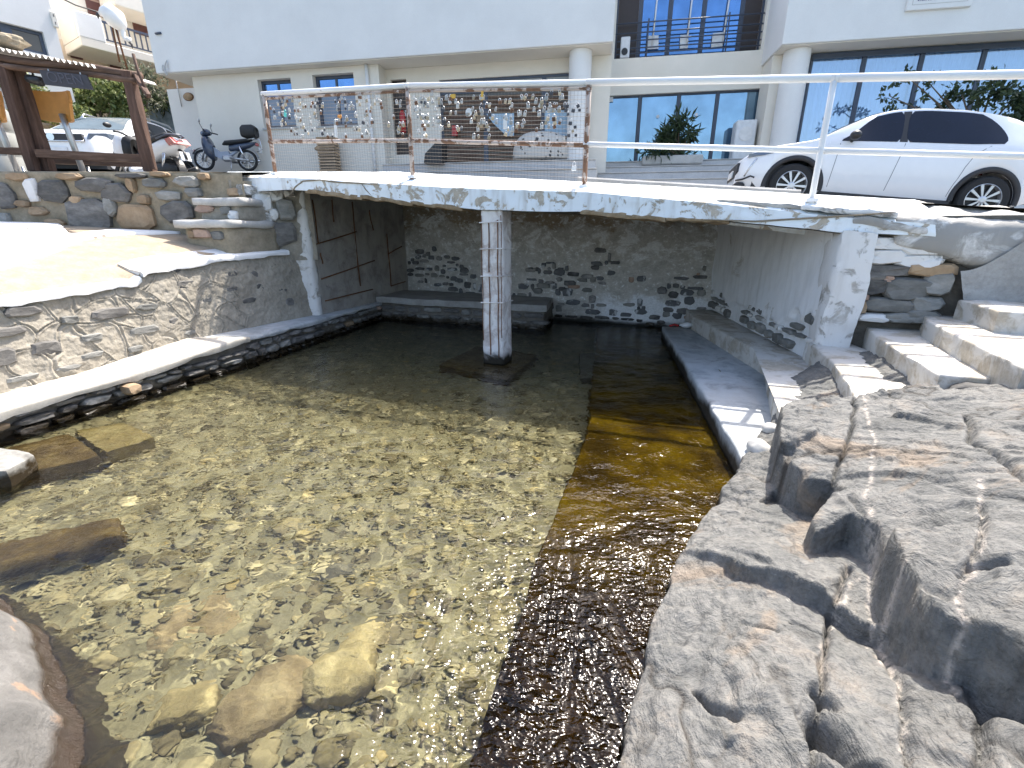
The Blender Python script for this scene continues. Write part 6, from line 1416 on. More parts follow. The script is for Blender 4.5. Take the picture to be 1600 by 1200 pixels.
# --- the white hatchback by the railing
fwp, rwp = np.array([4.596, 8.003, 2.03]), np.array([7.038, 7.23, 1.763])
d = (rwp - fwp) / np.linalg.norm(rwp - fwp); yv = np.cross(np.array([0, 0, 1.0]), d); yv /= np.linalg.norm(yv); zv = np.cross(d, yv)
CR = Matrix(tuple((float(d[i]), float(yv[i]), float(zv[i])) for i in range(3)))
# local +y must look towards the camera (near side)
if yv @ np.array([-.3, -1, 0]) < 0: CR = Matrix(tuple((float(d[i]), float(-yv[i]), float(zv[i])) for i in range(3)))
sc_ = np.linalg.norm(rwp - fwp) / 2.54; near = np.array([CR[i][1] for i in range(3)])
org = fwp - d * (.83 + .15) - near * .82 - np.array([0, 0, .045])
hb = thing('hatchback_car', 'white five-door hatchback parked nose left behind the railing at the right', 'car', org, CR)
top = [(0, .60), (.03, .70), (.12, .77), (.35, .86), (.7, .935), (1.02, 1.0), (1.35, 1.22), (1.7, 1.42), (2.0, 1.51), (2.4, 1.545), (2.9, 1.54), (3.35, 1.49), (3.62, 1.43), (3.86, 1.22), (3.98, 1.0), (4.04, .86), (4.075, .66)]
belt = [(0, .58), (.1, .66), (.35, .80), (.8, .91), (1.2, .985), (2.0, 1.0), (3.0, 1.02), (3.5, 1.06), (4.0, .93)]
S, ring, zr, zb_, hw, side = make_car(hb, 4.075, 1.745, top, belt, 2.54, .83, .325, .372, 10, [(1.30, 1.72, 2.12, 2.12, .04, .97), (2.18, 2.18, 3.42, 3.12, .04, .97)])
for s in (1, -1):
    MB().prism([(x, s * (hw(x) * .99 - .01), z) for x, z in ((.10, .70), (.34, .745), (.60, .82), (.52, .84), (.30, .80), (.12, .755))], (0, s * .022, 0)).obj('headlight', MAT['lamp_glass'], hb, local=True)
    MB().tube([(.24, s * (hw(.24) - .004), .70), (.17, s * (hw(.17) + .0), .55), (.12, s * (hw(.12) - .002), .42)], .013, 6).obj('daytime_light', MAT['chrome'], hb, True, local=True)
    MB().tube([(.02, s * .60, .36), (.10, s * .76, .37), (.20, s * .83, .42), (.26, s * .85, .40)], .014, 6).obj('bumper_trim', MAT['cladding'], hb, True, local=True)
    MB().prism([(x, s * (hw(x) * .985 - .01), z) for x, z in ((3.78, .88), (3.98, .86), (3.97, .97), (3.82, 1.02))], (0, s * .03, 0)).obj('tail_light', MAT['tail_red'], hb, local=True)
MB().prism([(-.006, y, z) for y, z in ((-.50, .40), (.50, .40), (.60, .50), (.58, .63), (-.58, .63), (-.60, .50))], (.12, 0, 0)).obj('grille', MAT['cladding'], hb, local=True)
MB().bbox((-.035, -.26, .43), (-.010, .26, .54), .004).obj('number_plate', MAT['board_white'], hb, local=True)
MB().bbox((.0, -.72, .23), (.16, .72, .33), .03).obj('front_lip', MAT['cladding'], hb, local=True)
MB().tube([(3.30, 0, 1.40), (3.36, 0, 1.45), (3.44, 0, 1.47)], .012, 6).obj('aerial', MAT['black_plastic'], hb, True, local=True)

# --- the white estate car behind the bar
rd = lambda p: np.array([p[0], p[1], float(ground_z(np.array([p[0]]), np.array([p[1]]))[0])])
heading = np.array([-.11, 1.0, 0]); heading /= np.linalg.norm(heading)
nose = np.array([-9.75, 10.9, 2.76]); yv = np.array([heading[1], -heading[0], 0])
R2 = Matrix(tuple((float(heading[i]), float(yv[i]), float((0, 0, 1)[i])) for i in range(3)))
sv = thing('estate_car', 'white estate car with silver roof rails parked behind the wooden bar at left', 'car', nose, R2)
top = [(0, .66), (.03, .80), (.10, .90), (.4, .99), (.8, 1.04), (1.12, 1.09), (1.5, 1.32), (1.85, 1.50), (2.2, 1.58), (2.8, 1.60), (3.4, 1.57), (3.9, 1.47), (4.15, 1.25), (4.3, 1.02), (4.36, .7)]
belt = [(0, .62), (.1, .80), (.4, .93), (.9, 1.02), (1.4, 1.06), (2.4, 1.08), (3.4, 1.12), (3.9, 1.15), (4.3, .98)]
S, ring, zr, zb_, hw, side = make_car(sv, 4.36, 1.82, top, belt, 2.64, .86, .34, .39, 5, [(1.42, 1.85, 2.25, 2.25, .05, .93), (2.30, 2.30, 3.05, 3.05, .05, .93), (3.10, 3.10, 3.75, 3.55, .12, .93)], cowl=1.12, roofx=2.1, rear_top=3.75)
for s in (1, -1):
    MB().prism([(x, s * (hw(x) * .985 - .01), z) for x, z in ((.05, .74), (.5, .80), (.72, .93), (.4, .92), (.08, .86))], (0, s * .025, 0)).obj('headlight', MAT['lamp_glass'], sv, local=True)
    MB().tube([(1.95, s * .60, 1.50), (2.1, s * .62, 1.62), (3.4, s * .62, 1.63), (3.7, s * .60, 1.54)], .022, 7).obj('roof_rail', MAT['chrome'], sv, True, local=True)
    MB().prism([(x, s * (hw(x) * .97 - .01), z) for x, z in ((4.05, 1.0), (4.25, .92), (4.24, 1.06), (4.08, 1.16))], (0, s * .03, 0)).obj('tail_light', MAT['tail_red'], sv, local=True)
MB().prism([(-.01, y, z) for y, z in ((-.62, .70), (.62, .70), (.60, .83), (-.60, .83))], (.10, 0, 0)).obj('grille', MAT['cladding'], sv, local=True)
MB().tube([(-.015, y, .69) for y in np.linspace(-.62, .62, 5)], .018, 6).obj('chrome_strip', MAT['chrome'], sv, True, local=True)
MB().lathe([(.075, -.01), (.075, .01)], (0, 0, 0), 20, lambda a, b, c: (-.02 + c, a, .765 + b)).obj('badge', MAT['chrome'], sv, local=True)
MB().bbox((-.035, -.26, .46), (-.010, .26, .57), .004).obj('number_plate', MAT['board_white'], sv, local=True)
MB().prism([(-.02, y, z) for y, z in ((-.55, .33), (.55, .33), (.6, .45), (-.6, .45))], (.12, 0, 0)).obj('lower_grille', MAT['cladding'], sv, local=True)

# --- moped against the wall (x = towards its front)
def frame_rot(fx, fy):
    f = np.array([fx, fy, 0.]); f /= np.linalg.norm(f); l = np.array([-f[1], f[0], 0]); return Matrix(tuple((float(f[i]), float(l[i]), float((0, 0, 1)[i])) for i in range(3)))
def bike_wheel(root, x, r, w, spokes=12):
    T = lambda a, b, c: (x + a, c, r + b)
    o = MB().lathe([(r - .07, -w * .3), (r - .03, -w / 2), (r, -w * .25), (r, w * .25), (r - .03, w / 2), (r - .07, w * .3)], (0, 0, 0), 28, T, False).obj('wheel', MAT['tyre'], root, True, local=True)
    for k in range(spokes):
        g = 2 * math.pi * k / spokes; MB().cyl(T(0, 0, 0), T((r - .06) * math.cos(g), (r - .06) * math.sin(g), 0), .005, 4).obj('spoke', MAT['chrome'], o, local=True)
    MB().lathe([(r - .075, -.02), (r - .055, -.02), (r - .055, .02), (r - .075, .02)], (0, 0, 0), 28, T, False).obj('rim', MAT['chrome'], o, True, local=True)
    MB().cyl(T(0, 0, -.06), T(0, 0, .06), .045, 12).obj('hub', MAT['steel'], o, True, local=True); return o
MAT['moped_blue'] = plain('moped_blue', (0.035, 0.05, 0.085), .3, 0, .5, .5); MAT['moped_grey'] = plain('moped_grey', (0.33, 0.37, 0.44), .35); MAT['seat_black'] = plain('seat_black', (0.022, 0.022, 0.022), .6)
wfr, wrr = Fn(340, 250, 13.2), Fn(386, 251, 13.2)
pm = FW(wrr[0] + .02, 13.2, 0); zm = FW(*Fn(386, 267.5, 13.2))[2]; pm[2] = zm
fd = -(FE * .97 + FN * .24)
mp = thing('moped', 'dark blue moped with a black top box parked against the pale wall', 'moped', pm, frame_rot(fd[0], fd[1]))
bike_wheel(mp, 0, .285, .07); bike_wheel(mp, 1.22, .285, .065)
def part_tube(root, nm, pts, r, mat, n=8): return MB().tube(pts, r, n).obj(nm, MAT[mat], root, True, local=True)
part_tube(mp, 'fork', [(1.22, .09, .285), (1.06, .09, .72)], .025, 'chrome'); part_tube(mp, 'fork', [(1.22, -.09, .285), (1.06, -.09, .72)], .025, 'chrome')
part_tube(mp, 'frame_tube', [(1.05, 0, .80), (.80, 0, .45), (.50, 0, .38), (.15, 0, .60), (-.1, 0, .68)], .045, 'moped_grey')
def loft(root, nm, secs, mat, n=14):
    G = []
    for (x, z, hy, hz, pw) in secs:
        G.append([(x, hy * math.copysign(abs(math.cos(a)) ** pw, math.cos(a)), z + hz * math.copysign(abs(math.sin(a)) ** pw, math.sin(a))) for a in np.linspace(0, 2 * math.pi, n, endpoint=False)])
    mb = MB().grid(np.array(G), closed=True, flip=True); k = len(G); mb.f.append(tuple(range(n))); mb.f.append(tuple(range((k - 1) * n, k * n))[::-1])
    return mb.obj(nm, MAT[mat], root, True, local=True)
loft(mp, 'leg_shield', [(1.16, .70, .10, .12, .8), (1.10, .66, .20, .26, .7), (1.0, .60, .22, .30, .7), (.94, .52, .20, .26, .7), (.88, .48, .10, .20, .8)], 'moped_blue')
MB().prism([(x, -.05, z) for x, z in ((.92, .40), (.62, .28), (.42, .36), (.50, .52), (.72, .50), (.98, .70))], (0, .10, 0)).obj('frame_cover', MAT['moped_grey'], mp, local=True)
loft(mp, 'handlebar_cover', [(1.12, .98, .05, .05, .9), (1.05, 1.0, .12, .10, .8), (.96, 1.0, .11, .08, .8), (.90, .98, .05, .04, .9)], 'moped_blue')
MB().ball((1.13, 0, .97), (.05, .085, .07), 12, 8).obj('headlight', MAT['lamp_glass'], mp, True, local=True)
for s in (1, -1):
    hbr = part_tube(mp, 'handlebar', [(1.0, s * .08, 1.0), (.97, s * .25, 1.03), (.90, s * .37, 1.02)], .017, 'black_plastic')
    mi = part_tube(mp, 'mirror_stem', [(.98, s * .24, 1.04), (1.02, s * .27, 1.17), (1.02, s * .29, 1.22)], .008, 'black_plastic', 6)
    MB().ball((1.01, s * .30, 1.25), (.02, .055, .045), 10, 7).obj('mirror', MAT['steel'], mi, True, local=True)
loft(mp, 'seat', [(.62, .70, .05, .02, .8), (.52, .74, .12, .06, .7), (.25, .76, .14, .06, .7), (-.05, .80, .12, .05, .7), (-.20, .82, .06, .03, .8)], 'seat_black')
loft(mp, 'tail_fairing', [(.45, .60, .06, .08, .8), (.2, .62, .11, .10, .7), (-.1, .68, .10, .07, .7), (-.32, .74, .04, .03, .8)], 'moped_blue')
MB().bbox((.38, -.10, .24), (.68, .10, .42), .05).obj('engine', MAT['steel'], mp, local=True); part_tube(mp, 'exhaust', [(.5, -.13, .26), (.2, -.14, .25), (-.3, -.15, .30)], .04, 'chrome')
part_tube(mp, 'swing_arm', [(.45, .09, .34), (0, .09, .285)], .03, 'steel'); part_tube(mp, 'shock', [(.02, .12, .32), (.12, .12, .64)], .028, 'chrome')
part_tube(mp, 'rear_rack', [(-.05, .08, .82), (-.35, .08, .86), (-.35, -.08, .86), (-.05, -.08, .82)], .010, 'chrome', 6)
part_tube(mp, 'grab_bar', [(-.34, .10, .86), (-.48, .10, .80), (-.50, .10, .56), (-.36, .10, .5)], .011, 'chrome', 6)
loft(mp, 'top_box', [(.02, 1.02, .15, .13, .6), (-.06, 1.03, .20, .17, .5), (-.30, 1.04, .20, .17, .5), (-.38, 1.02, .15, .13, .6)], 'seat_black')
part_tube(mp, 'side_stand', [(.42, .10, .26), (.38, .26, .01)], .014, 'steel', 6)
MB().bbox((-.38, -.05, .66), (-.30, .05, .74), .015).obj('tail_light', MAT['tail_red'], mp, local=True); MB().bbox((-.42, -.09, .48), (-.40, .09, .62), .004).obj('number_plate', MAT['board_white'], mp, local=True)
Ga = [[(0 + .33 * math.cos(a), y, .285 + .33 * math.sin(a)) for y in (-.05, 0, .05)] for a in np.linspace(.9, 3.0, 12)]; MB().grid(np.array(Ga)).obj('rear_mudguard', MAT['moped_grey'], mp, True, local=True)
Ga = [[(1.22 + .32 * math.cos(a), y, .285 + .32 * math.sin(a)) for y in (-.05, 0, .05)] for a in np.linspace(.5, 2.6, 12)]; MB().grid(np.array(Ga)).obj('front_mudguard', MAT['moped_blue'], mp, True, local=True)

# --- big white and black scooter seen from behind, by the bar
ps = np.array(Yp(268, 262, 9.3)); ps[2] = EYE + .112 * 9.3 - .30
fs = np.array([-.93, .36, 0]); SR = frame_rot(fs[0], fs[1]) @ Matrix.Scale(.9, 3)
sct = thing('scooter', 'white and black maxi scooter with a large red tail light parked behind the bar post', 'scooter', ps, SR)
bike_wheel(sct, 0, .29, .13, 5); bike_wheel(sct, 1.42, .31, .11, 5)
loft(sct, 'tail_body', [(-.42, .86, .05, .05, .7), (-.36, .84, .14, .10, .7), (-.1, .78, .20, .16, .6), (.25, .68, .22, .18, .6), (.55, .56, .18, .14, .7)], 'car_white')
loft(sct, 'seat', [(-.30, .96, .10, .03, .7), (-.15, .98, .16, .06, .7), (.2, .92, .18, .07, .7), (.5, .84, .16, .07, .7), (.75, .84, .08, .05, .8)], 'seat_black')
loft(sct, 'engine_cover', [(-.30, .36, .10, .10, .7), (-.1, .36, .20, .14, .6), (.4, .38, .22, .15, .6), (.65, .40, .12, .10, .7)], 'black_plastic')
loft(sct, 'floor_board', [(.45, .36, .18, .10, .6), (.8, .33, .22, .08, .6), (1.05, .40, .18, .10, .7)], 'car_white')
loft(sct, 'front_fairing', [(1.0, .72, .10, .22, .8), (1.08, .78, .24, .32, .7), (1.2, .80, .26, .34, .7), (1.36, .78, .20, .26, .7), (1.46, .74, .08, .12, .8)], 'car_white')
loft(sct, 'inner_fairing', [(.96, .78, .10, .22, .8), (1.0, .78, .21, .28, .7), (1.06, .78, .21, .28, .7)], 'black_plastic')
Ga = [[(1.30 - .25 * t, y * (.22 - .06 * t), 1.06 + .34 * t) for y in (-1, -.5, 0, .5, 1)] for t in np.linspace(0, 1, 6)]; pass
for s in (1, -1):
    part_tube(sct, 'handlebar', [(1.05, s * .05, 1.06), (1.0, s * .25, 1.10), (.92, s * .37, 1.08)], .018, 'black_plastic'); MB().ball((1.06, s * .38, 1.20), (.03, .08, .05), 10, 7).obj('mirror', MAT['black_plastic'], sct, True, local=True)
    part_tube(sct, 'shock', [(0.02, s * .17, .32), (-.12, s * .17, .66)], .03, 'chrome')
MB().prism([(x, -.17, z) for x, z in ((-.47, .82), (-.36, .93), (-.20, .90), (-.30, .78))], (0, .34, 0)).obj('tail_light', MAT['tail_red'], sct, local=True)
MB().prism([(x, y, z) for x, y, z in ((-.50, -.10, .52), (-.50, .10, .52), (-.46, .10, .68), (-.46, -.10, .68))], (.012, 0, 0)).obj('number_plate', MAT['board_white'], sct, local=True)
part_tube(sct, 'plate_holder', [(-.30, 0, .74), (-.46, 0, .66), (-.49, 0, .54)], .03, 'black_plastic'); part_tube(sct, 'exhaust', [(.3, -.16, .28), (-.1, -.20, .32), (-.45, -.22, .38)], .065, 'black_plastic', 10)
part_tube(sct, 'grab_rail', [(.0, .19, .92), (-.3, .17, .98), (-.42, 0, .99), (-.3, -.17, .98), (.0, -.19, .92)], .016, 'frame_blue')
MB().lathe([(.06, 0), (.11, .01), (.10, .02)], (0, 0, 0), 16, lambda a, b, c: (.15 + a, -.222 - c, .37 + b * .6)).obj('cover_badge', MAT['steel'], sct, True, local=True)
Ga = [[(0 + .34 * math.cos(a), y, .29 + .34 * math.sin(a)) for y in (-.08, 0, .08)] for a in np.linspace(1.6, 3.3, 12)]; MB().grid(np.array(Ga)).obj('rear_mudguard', MAT['black_plastic'], sct, True, local=True)
# ================================================================== wooden bar on the terrace wall
YBAR = 7.35
def B(x, y, Y=YBAR): return Yp(x, y, Y)
bar = thing('wooden_bar', 'dark weathered wooden bar frame with a corrugated roof on top of the old stone wall', 'bar', B(120, 262))
def log(nm, a, b, r, mat, seed=0, par=bar, n=10):
    pts = [lerp(a, b, t) + 0.012 * np.array([math.sin(7 * t + seed), math.cos(5 * t + seed), math.sin(9 * t + 2 * seed)]) for t in np.linspace(0, 1, 9)]
    return MB().tube(pts, [r * (1 + .10 * math.sin(11 * t + seed)) for t in np.linspace(0, 1, 9)], n).obj(nm, MAT[mat], par, True)
def beam(nm, a, b, w, mat, par=bar, up=UP, seed=1):
    a = np.asarray(a, float); b = np.asarray(b, float); e = (b - a) / np.linalg.norm(b - a); s = np.cross(e, up); s /= np.linalg.norm(s); u = np.cross(s, e); w2 = w if not np.isscalar(w) else (w, w)
    c = [a - s * w2[0] - u * w2[1], b - s * w2[0] - u * w2[1], b + s * w2[0] - u * w2[1], a + s * w2[0] - u * w2[1], a - s * w2[0] + u * w2[1], b - s * w2[0] + u * w2[1], b + s * w2[0] + u * w2[1], a + s * w2[0] + u * w2[1]]
    return smooth_by_angle(MB().rblock(c, .012, (14, 3, 3), .012, 6, seed).obj(nm, MAT[mat], par), 50)
beam('post', B(54, 268), B(4, 100), (.062, .062), 'wood', up=np.array([0, 1., 0]), seed=1)
beam('post', B(78, 268, 7.5), B(26, 104, 7.5), (.062, .062), 'wood', up=np.array([0, 1., 0]), seed=2)
beam('post', B(235, 268), B(200, 112), (.070, .062), 'wood', up=np.array([0, 1., 0]), seed=3)
beam('brace', B(242, 265, 7.30), B(218, 180, 7.30), (.028, .03), 'wood', up=np.array([0, 1., 0]), seed=4)
log('top_log', B(-40, 86), B(218, 117), .052, 'wood_h', 1); log('top_log', B(-40, 97, 7.32), B(216, 126, 7.32), .036, 'wood_h', 4)
beam('counter_rail', B(-60, 232), B(48, 237), (.05, .045), 'wood_h', seed=6); beam('counter_rail', B(60, 240), B(232, 249), (.05, .055), 'wood_h', seed=7)
beam('counter_rail', B(60, 250, 8.0), B(226, 256, 8.0), (.04, .05), 'wood_h', seed=8)
beam('rafter', B(212, 118), B(232, 150, 7.0), (.03, .03), 'wood', seed=9)
Gr = []
f0, f1 = B(-60, 68), B(163, 107)
for t in np.linspace(0, 1, 240):
    p = lerp(f0, f1, t); row = []
    for k in np.linspace(0, 1, 6): row.append(p + np.array([-.05, -.10 + 1.2 * k, .10 * k + .022 * math.sin(t * 150)]) + UP * (.014 * float(fbm(np.array([[t * 9, k * 3, 0]]), 1, 3, 3)[0])))
    Gr.append(row)
MAT['old_sheet'] = M_('old_sheet', [(0.3, (0.42, 0.39, 0.36)), (0.7, (0.66, 0.64, 0.61))], 6, 6, .7, .3, .004, 40)
MB().grid(np.array(Gr)).obj('corrugated_roof', MAT['old_sheet'], bar, True)
# thatch lump on the roof
MAT['sheet_edge'] = MAT['old_sheet']
Gl = ICO2[0] * np.array([.26, .2, .10]) * (1 + .3 * fbm(ICO2[0], 2.5, 3, 4)[:, None]); MB().add(Gl + B(8, 66, 7.5), ICO2[1]).obj('roof_lump', MAT['mortar'], bar)
# hanging sign
MAT['slate'] = plain('slate', (0.045, 0.045, 0.055), .7); MAT['chalk'] = plain('chalk', (0.085, 0.085, 0.105), .9)
sgn = thing('open_sign', 'dark slate sign chalked OPEN hanging under the bar roof log', 'sign', B(100, 125, 7.22))
q = [B(x, y, 7.22) for x, y in ((61, 109), (134, 117), (144, 140), (70, 132))]
MB().prism(q, (0, .03, 0)).obj('board', MAT['slate'], sgn)
ex = (q[2] + q[1] - q[0] - q[3]) / 2; Wd = np.linalg.norm(ex); ex /= Wd; ez = (q[0] + q[1] - q[2] - q[3]) / 2; Hh = np.linalg.norm(ez); ez /= Hh; cc = sum(q) / 4
lettering('OPEN', Wd * .74, lambda x, y, z: cc + ex * x + ez * (y - Hh * .27) + np.array([0, -.003 - z, 0]), MAT['chalk'], sgn, bold=0.0)
MB().cyl(B(75, 108, 7.24), B(76, 111, 7.24), .008, 6).obj('hook', MAT['steel'], sgn)
MB().cyl(B(125, 113, 7.24), B(126, 116.5, 7.24), .008, 6).obj('hook', MAT['steel'], sgn)
sp = thing('spot_lamp', 'black cylindrical spot lamp under the bar roof left of the OPEN sign', 'lamp', B(54, 126, 7.35))
MB().tube([B(42, 122, 7.4), B(45, 123, 7.4), B(64, 127.5, 7.36)], [.03, .055, .06], 12).obj('shade', MAT['black_plastic'], sp, True); MB().cyl(B(52, 120, 7.4), B(50, 110, 7.38), .012, 6).obj('bracket', MAT['black_plastic'], sp)
# bar stools
MAT['stool_orange'] = plain('stool_orange', (0.62, 0.30, 0.075), .55)
def stool(cx, label, first):
    t = thing('bar_stool', label, 'stool', B(cx, 262, 7.75), group='orange bar stools at the bar')
    k = 1.0; Gb = []
    for z in np.linspace(0, 1, 9):
        row = []
        for a in np.linspace(-1, 1, 17):
            w = .325 - .07 * (1 - z) - .035 * max(0, z - .8) * 5 * abs(a) ** 6; row.append((w * a, .10 - .16 * abs(a) ** 2.5, .40 * z - .03 * (abs(a) ** 8) * (1 if z > .5 else -1)))
        Gb.append(row)
    Gb = np.array(Gb); front = Gb.copy(); front[..., 1] -= .05
    mb = MB().grid(Gb).grid(front, flip=True)
    for A_, B_ in ((Gb[0], front[0]), (Gb[-1], front[-1]), (Gb[:, 0], front[:, 0]), (Gb[:, -1], front[:, -1])): mb.grid(np.array([A_, B_]))
    base = np.array(B(cx, 189, 7.75)) - np.array(t.location)
    mb.v = [v + base + np.array([0, .03, 0]) for v in mb.v]; o = mb.obj('backrest', MAT['stool_orange'], t, True, local=True)
    MB().tube([base + np.array([.03, .05, .10]), base + np.array([.05, .05, -.1]), base * np.array([1, 1, 0]) + np.array([.14, .06, -.3])], .042, 10).obj('pole', MAT['steel'], t, True, local=True)
    MB().tube([base * np.array([1, 1, 0]) + np.array([.20, .06, .02]), base * np.array([1, 1, 0]) + np.array([.22, .06, -.3])], .018, 8).obj('foot_tube', MAT['chrome'], t, True, local=True)
    MB().lathe([(.17, -.03), (.19, -.02), (.19, .02), (.16, .04)], (base[0] + .12, .22, -.10), 20).obj('seat', MAT['stool_orange'], t, True, local=True)
    return t
stool(92, 'orange upholstered bar stool beneath the OPEN sign', True); stool(-14, 'orange upholstered bar stool cut off by the left edge of the picture', False)
kg = thing('water_drum', 'pale grey plastic drum standing behind the bar at the left edge', 'drum', B(8, 262, 8.3))
MB().lathe([(.24, -.3), (.27, -.2), (.27, .15), (.255, .17), (.27, .19), (.27, .50), (.255, .52), (.27, .54), (.26, .80), (.20, .92), (.06, .96)], (0, 0, 0), 24).obj('drum_body', MAT['glass_pale'], kg, True, local=True)
MB().lathe([(.06, .96), (.06, 1.0)], (0, 0, 0), 14).obj('cap', MAT['board_white'], kg, True, local=True)
# wading bird sculpture
MAT['bird_white'] = plain('bird_white', (0.78, 0.77, 0.75), .45); MAT['bird_dark'] = plain('bird_dark', (0.05, 0.045, 0.045), .5)
hr = thing('bird_sculpture', 'white wading bird sculpture with thin rusty legs bending down on the bar roof', 'sculpture', B(192, 112, 7.3))
YH = 7.3
bp = [B(x, y, YH) for x, y in ((154, 24), (161, 19), (170, 20), (180, 29), (189, 41), (193, 47))]; MB().tube(bp, [.012, .055, .11, .125, .08, .035], 14).obj('body', MAT['bird_white'], hr, True)
MB().tube([B(x, y, YH) for x, y in ((188, 36), (191, 46), (193, 56), (196, 61), (200, 63))], [.045, .032, .026, .024, .028], 10).obj('neck', MAT['bird_white'], hr, True)
MB().tube([B(x, y, YH) for x, y in ((197, 60), (201, 62), (203, 66))], [.02, .038, .02], 10).obj('head', MAT['bird_white'], hr, True)
MB().tube([B(x, y, YH) for x, y in ((202, 65), (206, 70), (207, 76))], [.02, .014, .004], 8).obj('beak', MAT['bird_dark'], hr, True)
MB().tube([B(x, y, YH) for x, y in ((156, 22), (152, 24), (154, 29))], [.03, .02, .005], 8).obj('tail', MAT['bird_dark'], hr, True)
for k, ((a, b), (c, d), (e, f)) in enumerate((((174, 34), (179, 60), (187, 97)), ((179, 38), (187, 66), (199, 108)))): MB().tube([B(a, b, YH + .03 * k), B(c, d, YH + .03 * k), B(e, f, YH + .03 * k)], .011, 6).obj('leg', MAT['rust'], hr, True)
tag(MB().tube([B(208, 84, 7.2), B(216, 112, 7.2), B(232, 150, 7.05)], .018, 6).obj('roof_strut', MAT['wood'], smooth=True), 'thin wooden strut rising from the right end of the bar roof', 'strut')

# ================================================================== neighbouring houses at the left
nd = np.array([math.sin(rad(33)), math.cos(rad(33)), 0]); nmv = np.array([nd[1], -nd[0], 0]); NO = np.array([-13.3, 16.0, 0])
def Nb(x, y, off=0.0):
    p = onplane(x, y, NO + nmv * off, nmv); return np.array([(p - NO) @ nd, off, p[2]])
def NW(a, o, z): return NO + nd * a + nmv * o + UP * z
MAT['house_white'] = M_('house_white', [(0.3, (0.70, 0.69, 0.67)), (0.7, (0.78, 0.77, 0.75))], 1.2, 5, .85, .15, .004, 60, fine=.08)
MAT['house_peach'] = M_('house_peach', [(0.3, (0.66, 0.53, 0.40)), (0.7, (0.72, 0.59, 0.46))], 1.2, 5, .85, .15, .004, 60, fine=.08)
MAT['house_cream'] = M_('house_cream', [(0.3, (0.72, 0.67, 0.58)), (0.7, (0.79, 0.74, 0.66))], 1.2, 5, .85, .15, .004, 60, fine=.08)
MAT['shutter_brown'] = plain('shutter_brown', (0.10, 0.035, 0.028), .5)
def nbox(nm, mat, par, boxes, r=0):
    mb = MB()
    for (a0, a1, o0, o1, z0, z1) in boxes: (mb.bbox if r else mb.box)((a0, o0, z0), (a1, o1, z1), *([r] if r else []), T=NW)
    return mb.obj(nm, MAT[mat], par)
h1 = thing('white_house', 'white house with a wide dark window above the bar roof at far left', 'house', NW(-4, -1, 3))
w0, w1 = Nb(-60, 50), Nb(72, 68); zA, zB = Nb(36, 78)[2], Nb(36, 42)[2]; eR = Nb(92, 60)[0]
ts_ = [-14, w0[0], w1[0], eR]
nbox('wall', 'house_white', h1, [(-14, w0[0], -.3, 0, 2, 12), (w0[0], w1[0], -.3, 0, 2, zA), (w0[0], w1[0], -.3, 0, zB, 12), (w1[0], eR, -.3, 0, 2, 12)]); nbox('wall', 'house_white', h1, [(-14, eR - .002, -6, -.31, 2, 12)])
wf = nbox('window', 'frame_blue', h1, [(w0[0], w1[0], -.2, -.12, zB - .08, zB), (w0[0], w1[0], -.2, -.12, zA, zA + .08), (w1[0] - .08, w1[0], -.2, -.121, zA + .08, zB - .08), (Nb(18, 70)[0] - .1, Nb(18, 70)[0] + .12, -.2, -.121, zA + .08, zB - .08)])
nbox('pane', 'glass_brown', wf, [(w0[0], w1[0] - .08, -.17, -.15, zA + .08, zB - .08)])
h2 = thing('balcony_house', 'cream and peach house with a balcony, metal railing and brown shutters behind the bar', 'house', NW(4, -3, 3))
OFF = -2.2
nbox('wall', 'house_cream', h2, [(eR - 1, 30, OFF - 6, OFF, Nb(150, 75, OFF)[2], 14)]); nbox('wall', 'house_peach', h2, [(eR - 1, 30, OFF - 6, OFF - .004, 2, Nb(150, 75, OFF)[2])])
OB = -.7
a0, a1, a2 = Nb(122, 45, OB)[0], Nb(164, 55, OB)[0], Nb(260, 80, OB)[0]
zb0 = Nb(140, 60, OB)[2]; zb1 = Nb(140, 22, OB)[2]
nbox('balcony_slab', 'house_cream', h2, [(a0, 24, OFF + .004, OB, zb0 - .25, zb0)], .02); nbox('parapet', 'house_white', h2, [(a0, a1, OB - .15, OB + .004, zb0, zb1)], .02); nbox('parapet', 'house_cream', h2, [(a0, a0 + .15, OFF, OB - .16, zb0, zb1)])
rl2 = nbox('balcony_railing', 'frame_blue', h2, [(a1, a2 + 3, OB - .08, OB - .04, zb1 - .12, zb1 - .06), (a1, a2 + 3, OB - .08, OB - .04, zb0 + .08, zb0 + .12)])
for a in np.arange(a1 + .06, a2 + 2, .16): nbox('baluster', 'frame_blue', rl2, [(a, a + .035, OB - .078, OB - .042, zb0 + .12, zb1 - .12)])
for (x0, x1, y0, y1, nm) in ((133, 163, -20, 24, 'balcony_door'), (206, 236, 12, 55, 'balcony_door'), (172, 190, 96, 112, 'shutter'), (110, 128, 86, 92, 'vent')):
    p, q = Nb(x0, (y0 + y1) / 2, OFF), Nb(x1, (y0 + y1) / 2, OFF); z0, z1 = Nb((x0 + x1) / 2, y1, OFF)[2], Nb((x0 + x1) / 2, y0, OFF)[2]
    o = nbox(nm, 'shutter_brown', h2, [(p[0], q[0], OFF + .005, OFF + .05, z0, z1)])
    if nm == 'balcony_door': nbox('rail', 'stone_pink', o, [(p[0], q[0], OFF + .051, OFF + .06, (z0 + z1) / 2 - .03, (z0 + z1) / 2 + .03)])
nbox('awning', 'house_cream', h2, [(Nb(185, 0, OB)[0], Nb(240, 10, OB)[0] + 2, OFF + .01, OB - .3, Nb(200, 8, OB)[2], Nb(200, 8, OB)[2] + .5)], .03)
vb = thing('wall_vent', 'cream twin-hole vent on the edge of the white house beside the balcony', 'vent', NW(*Nb(86, 30, .05)))
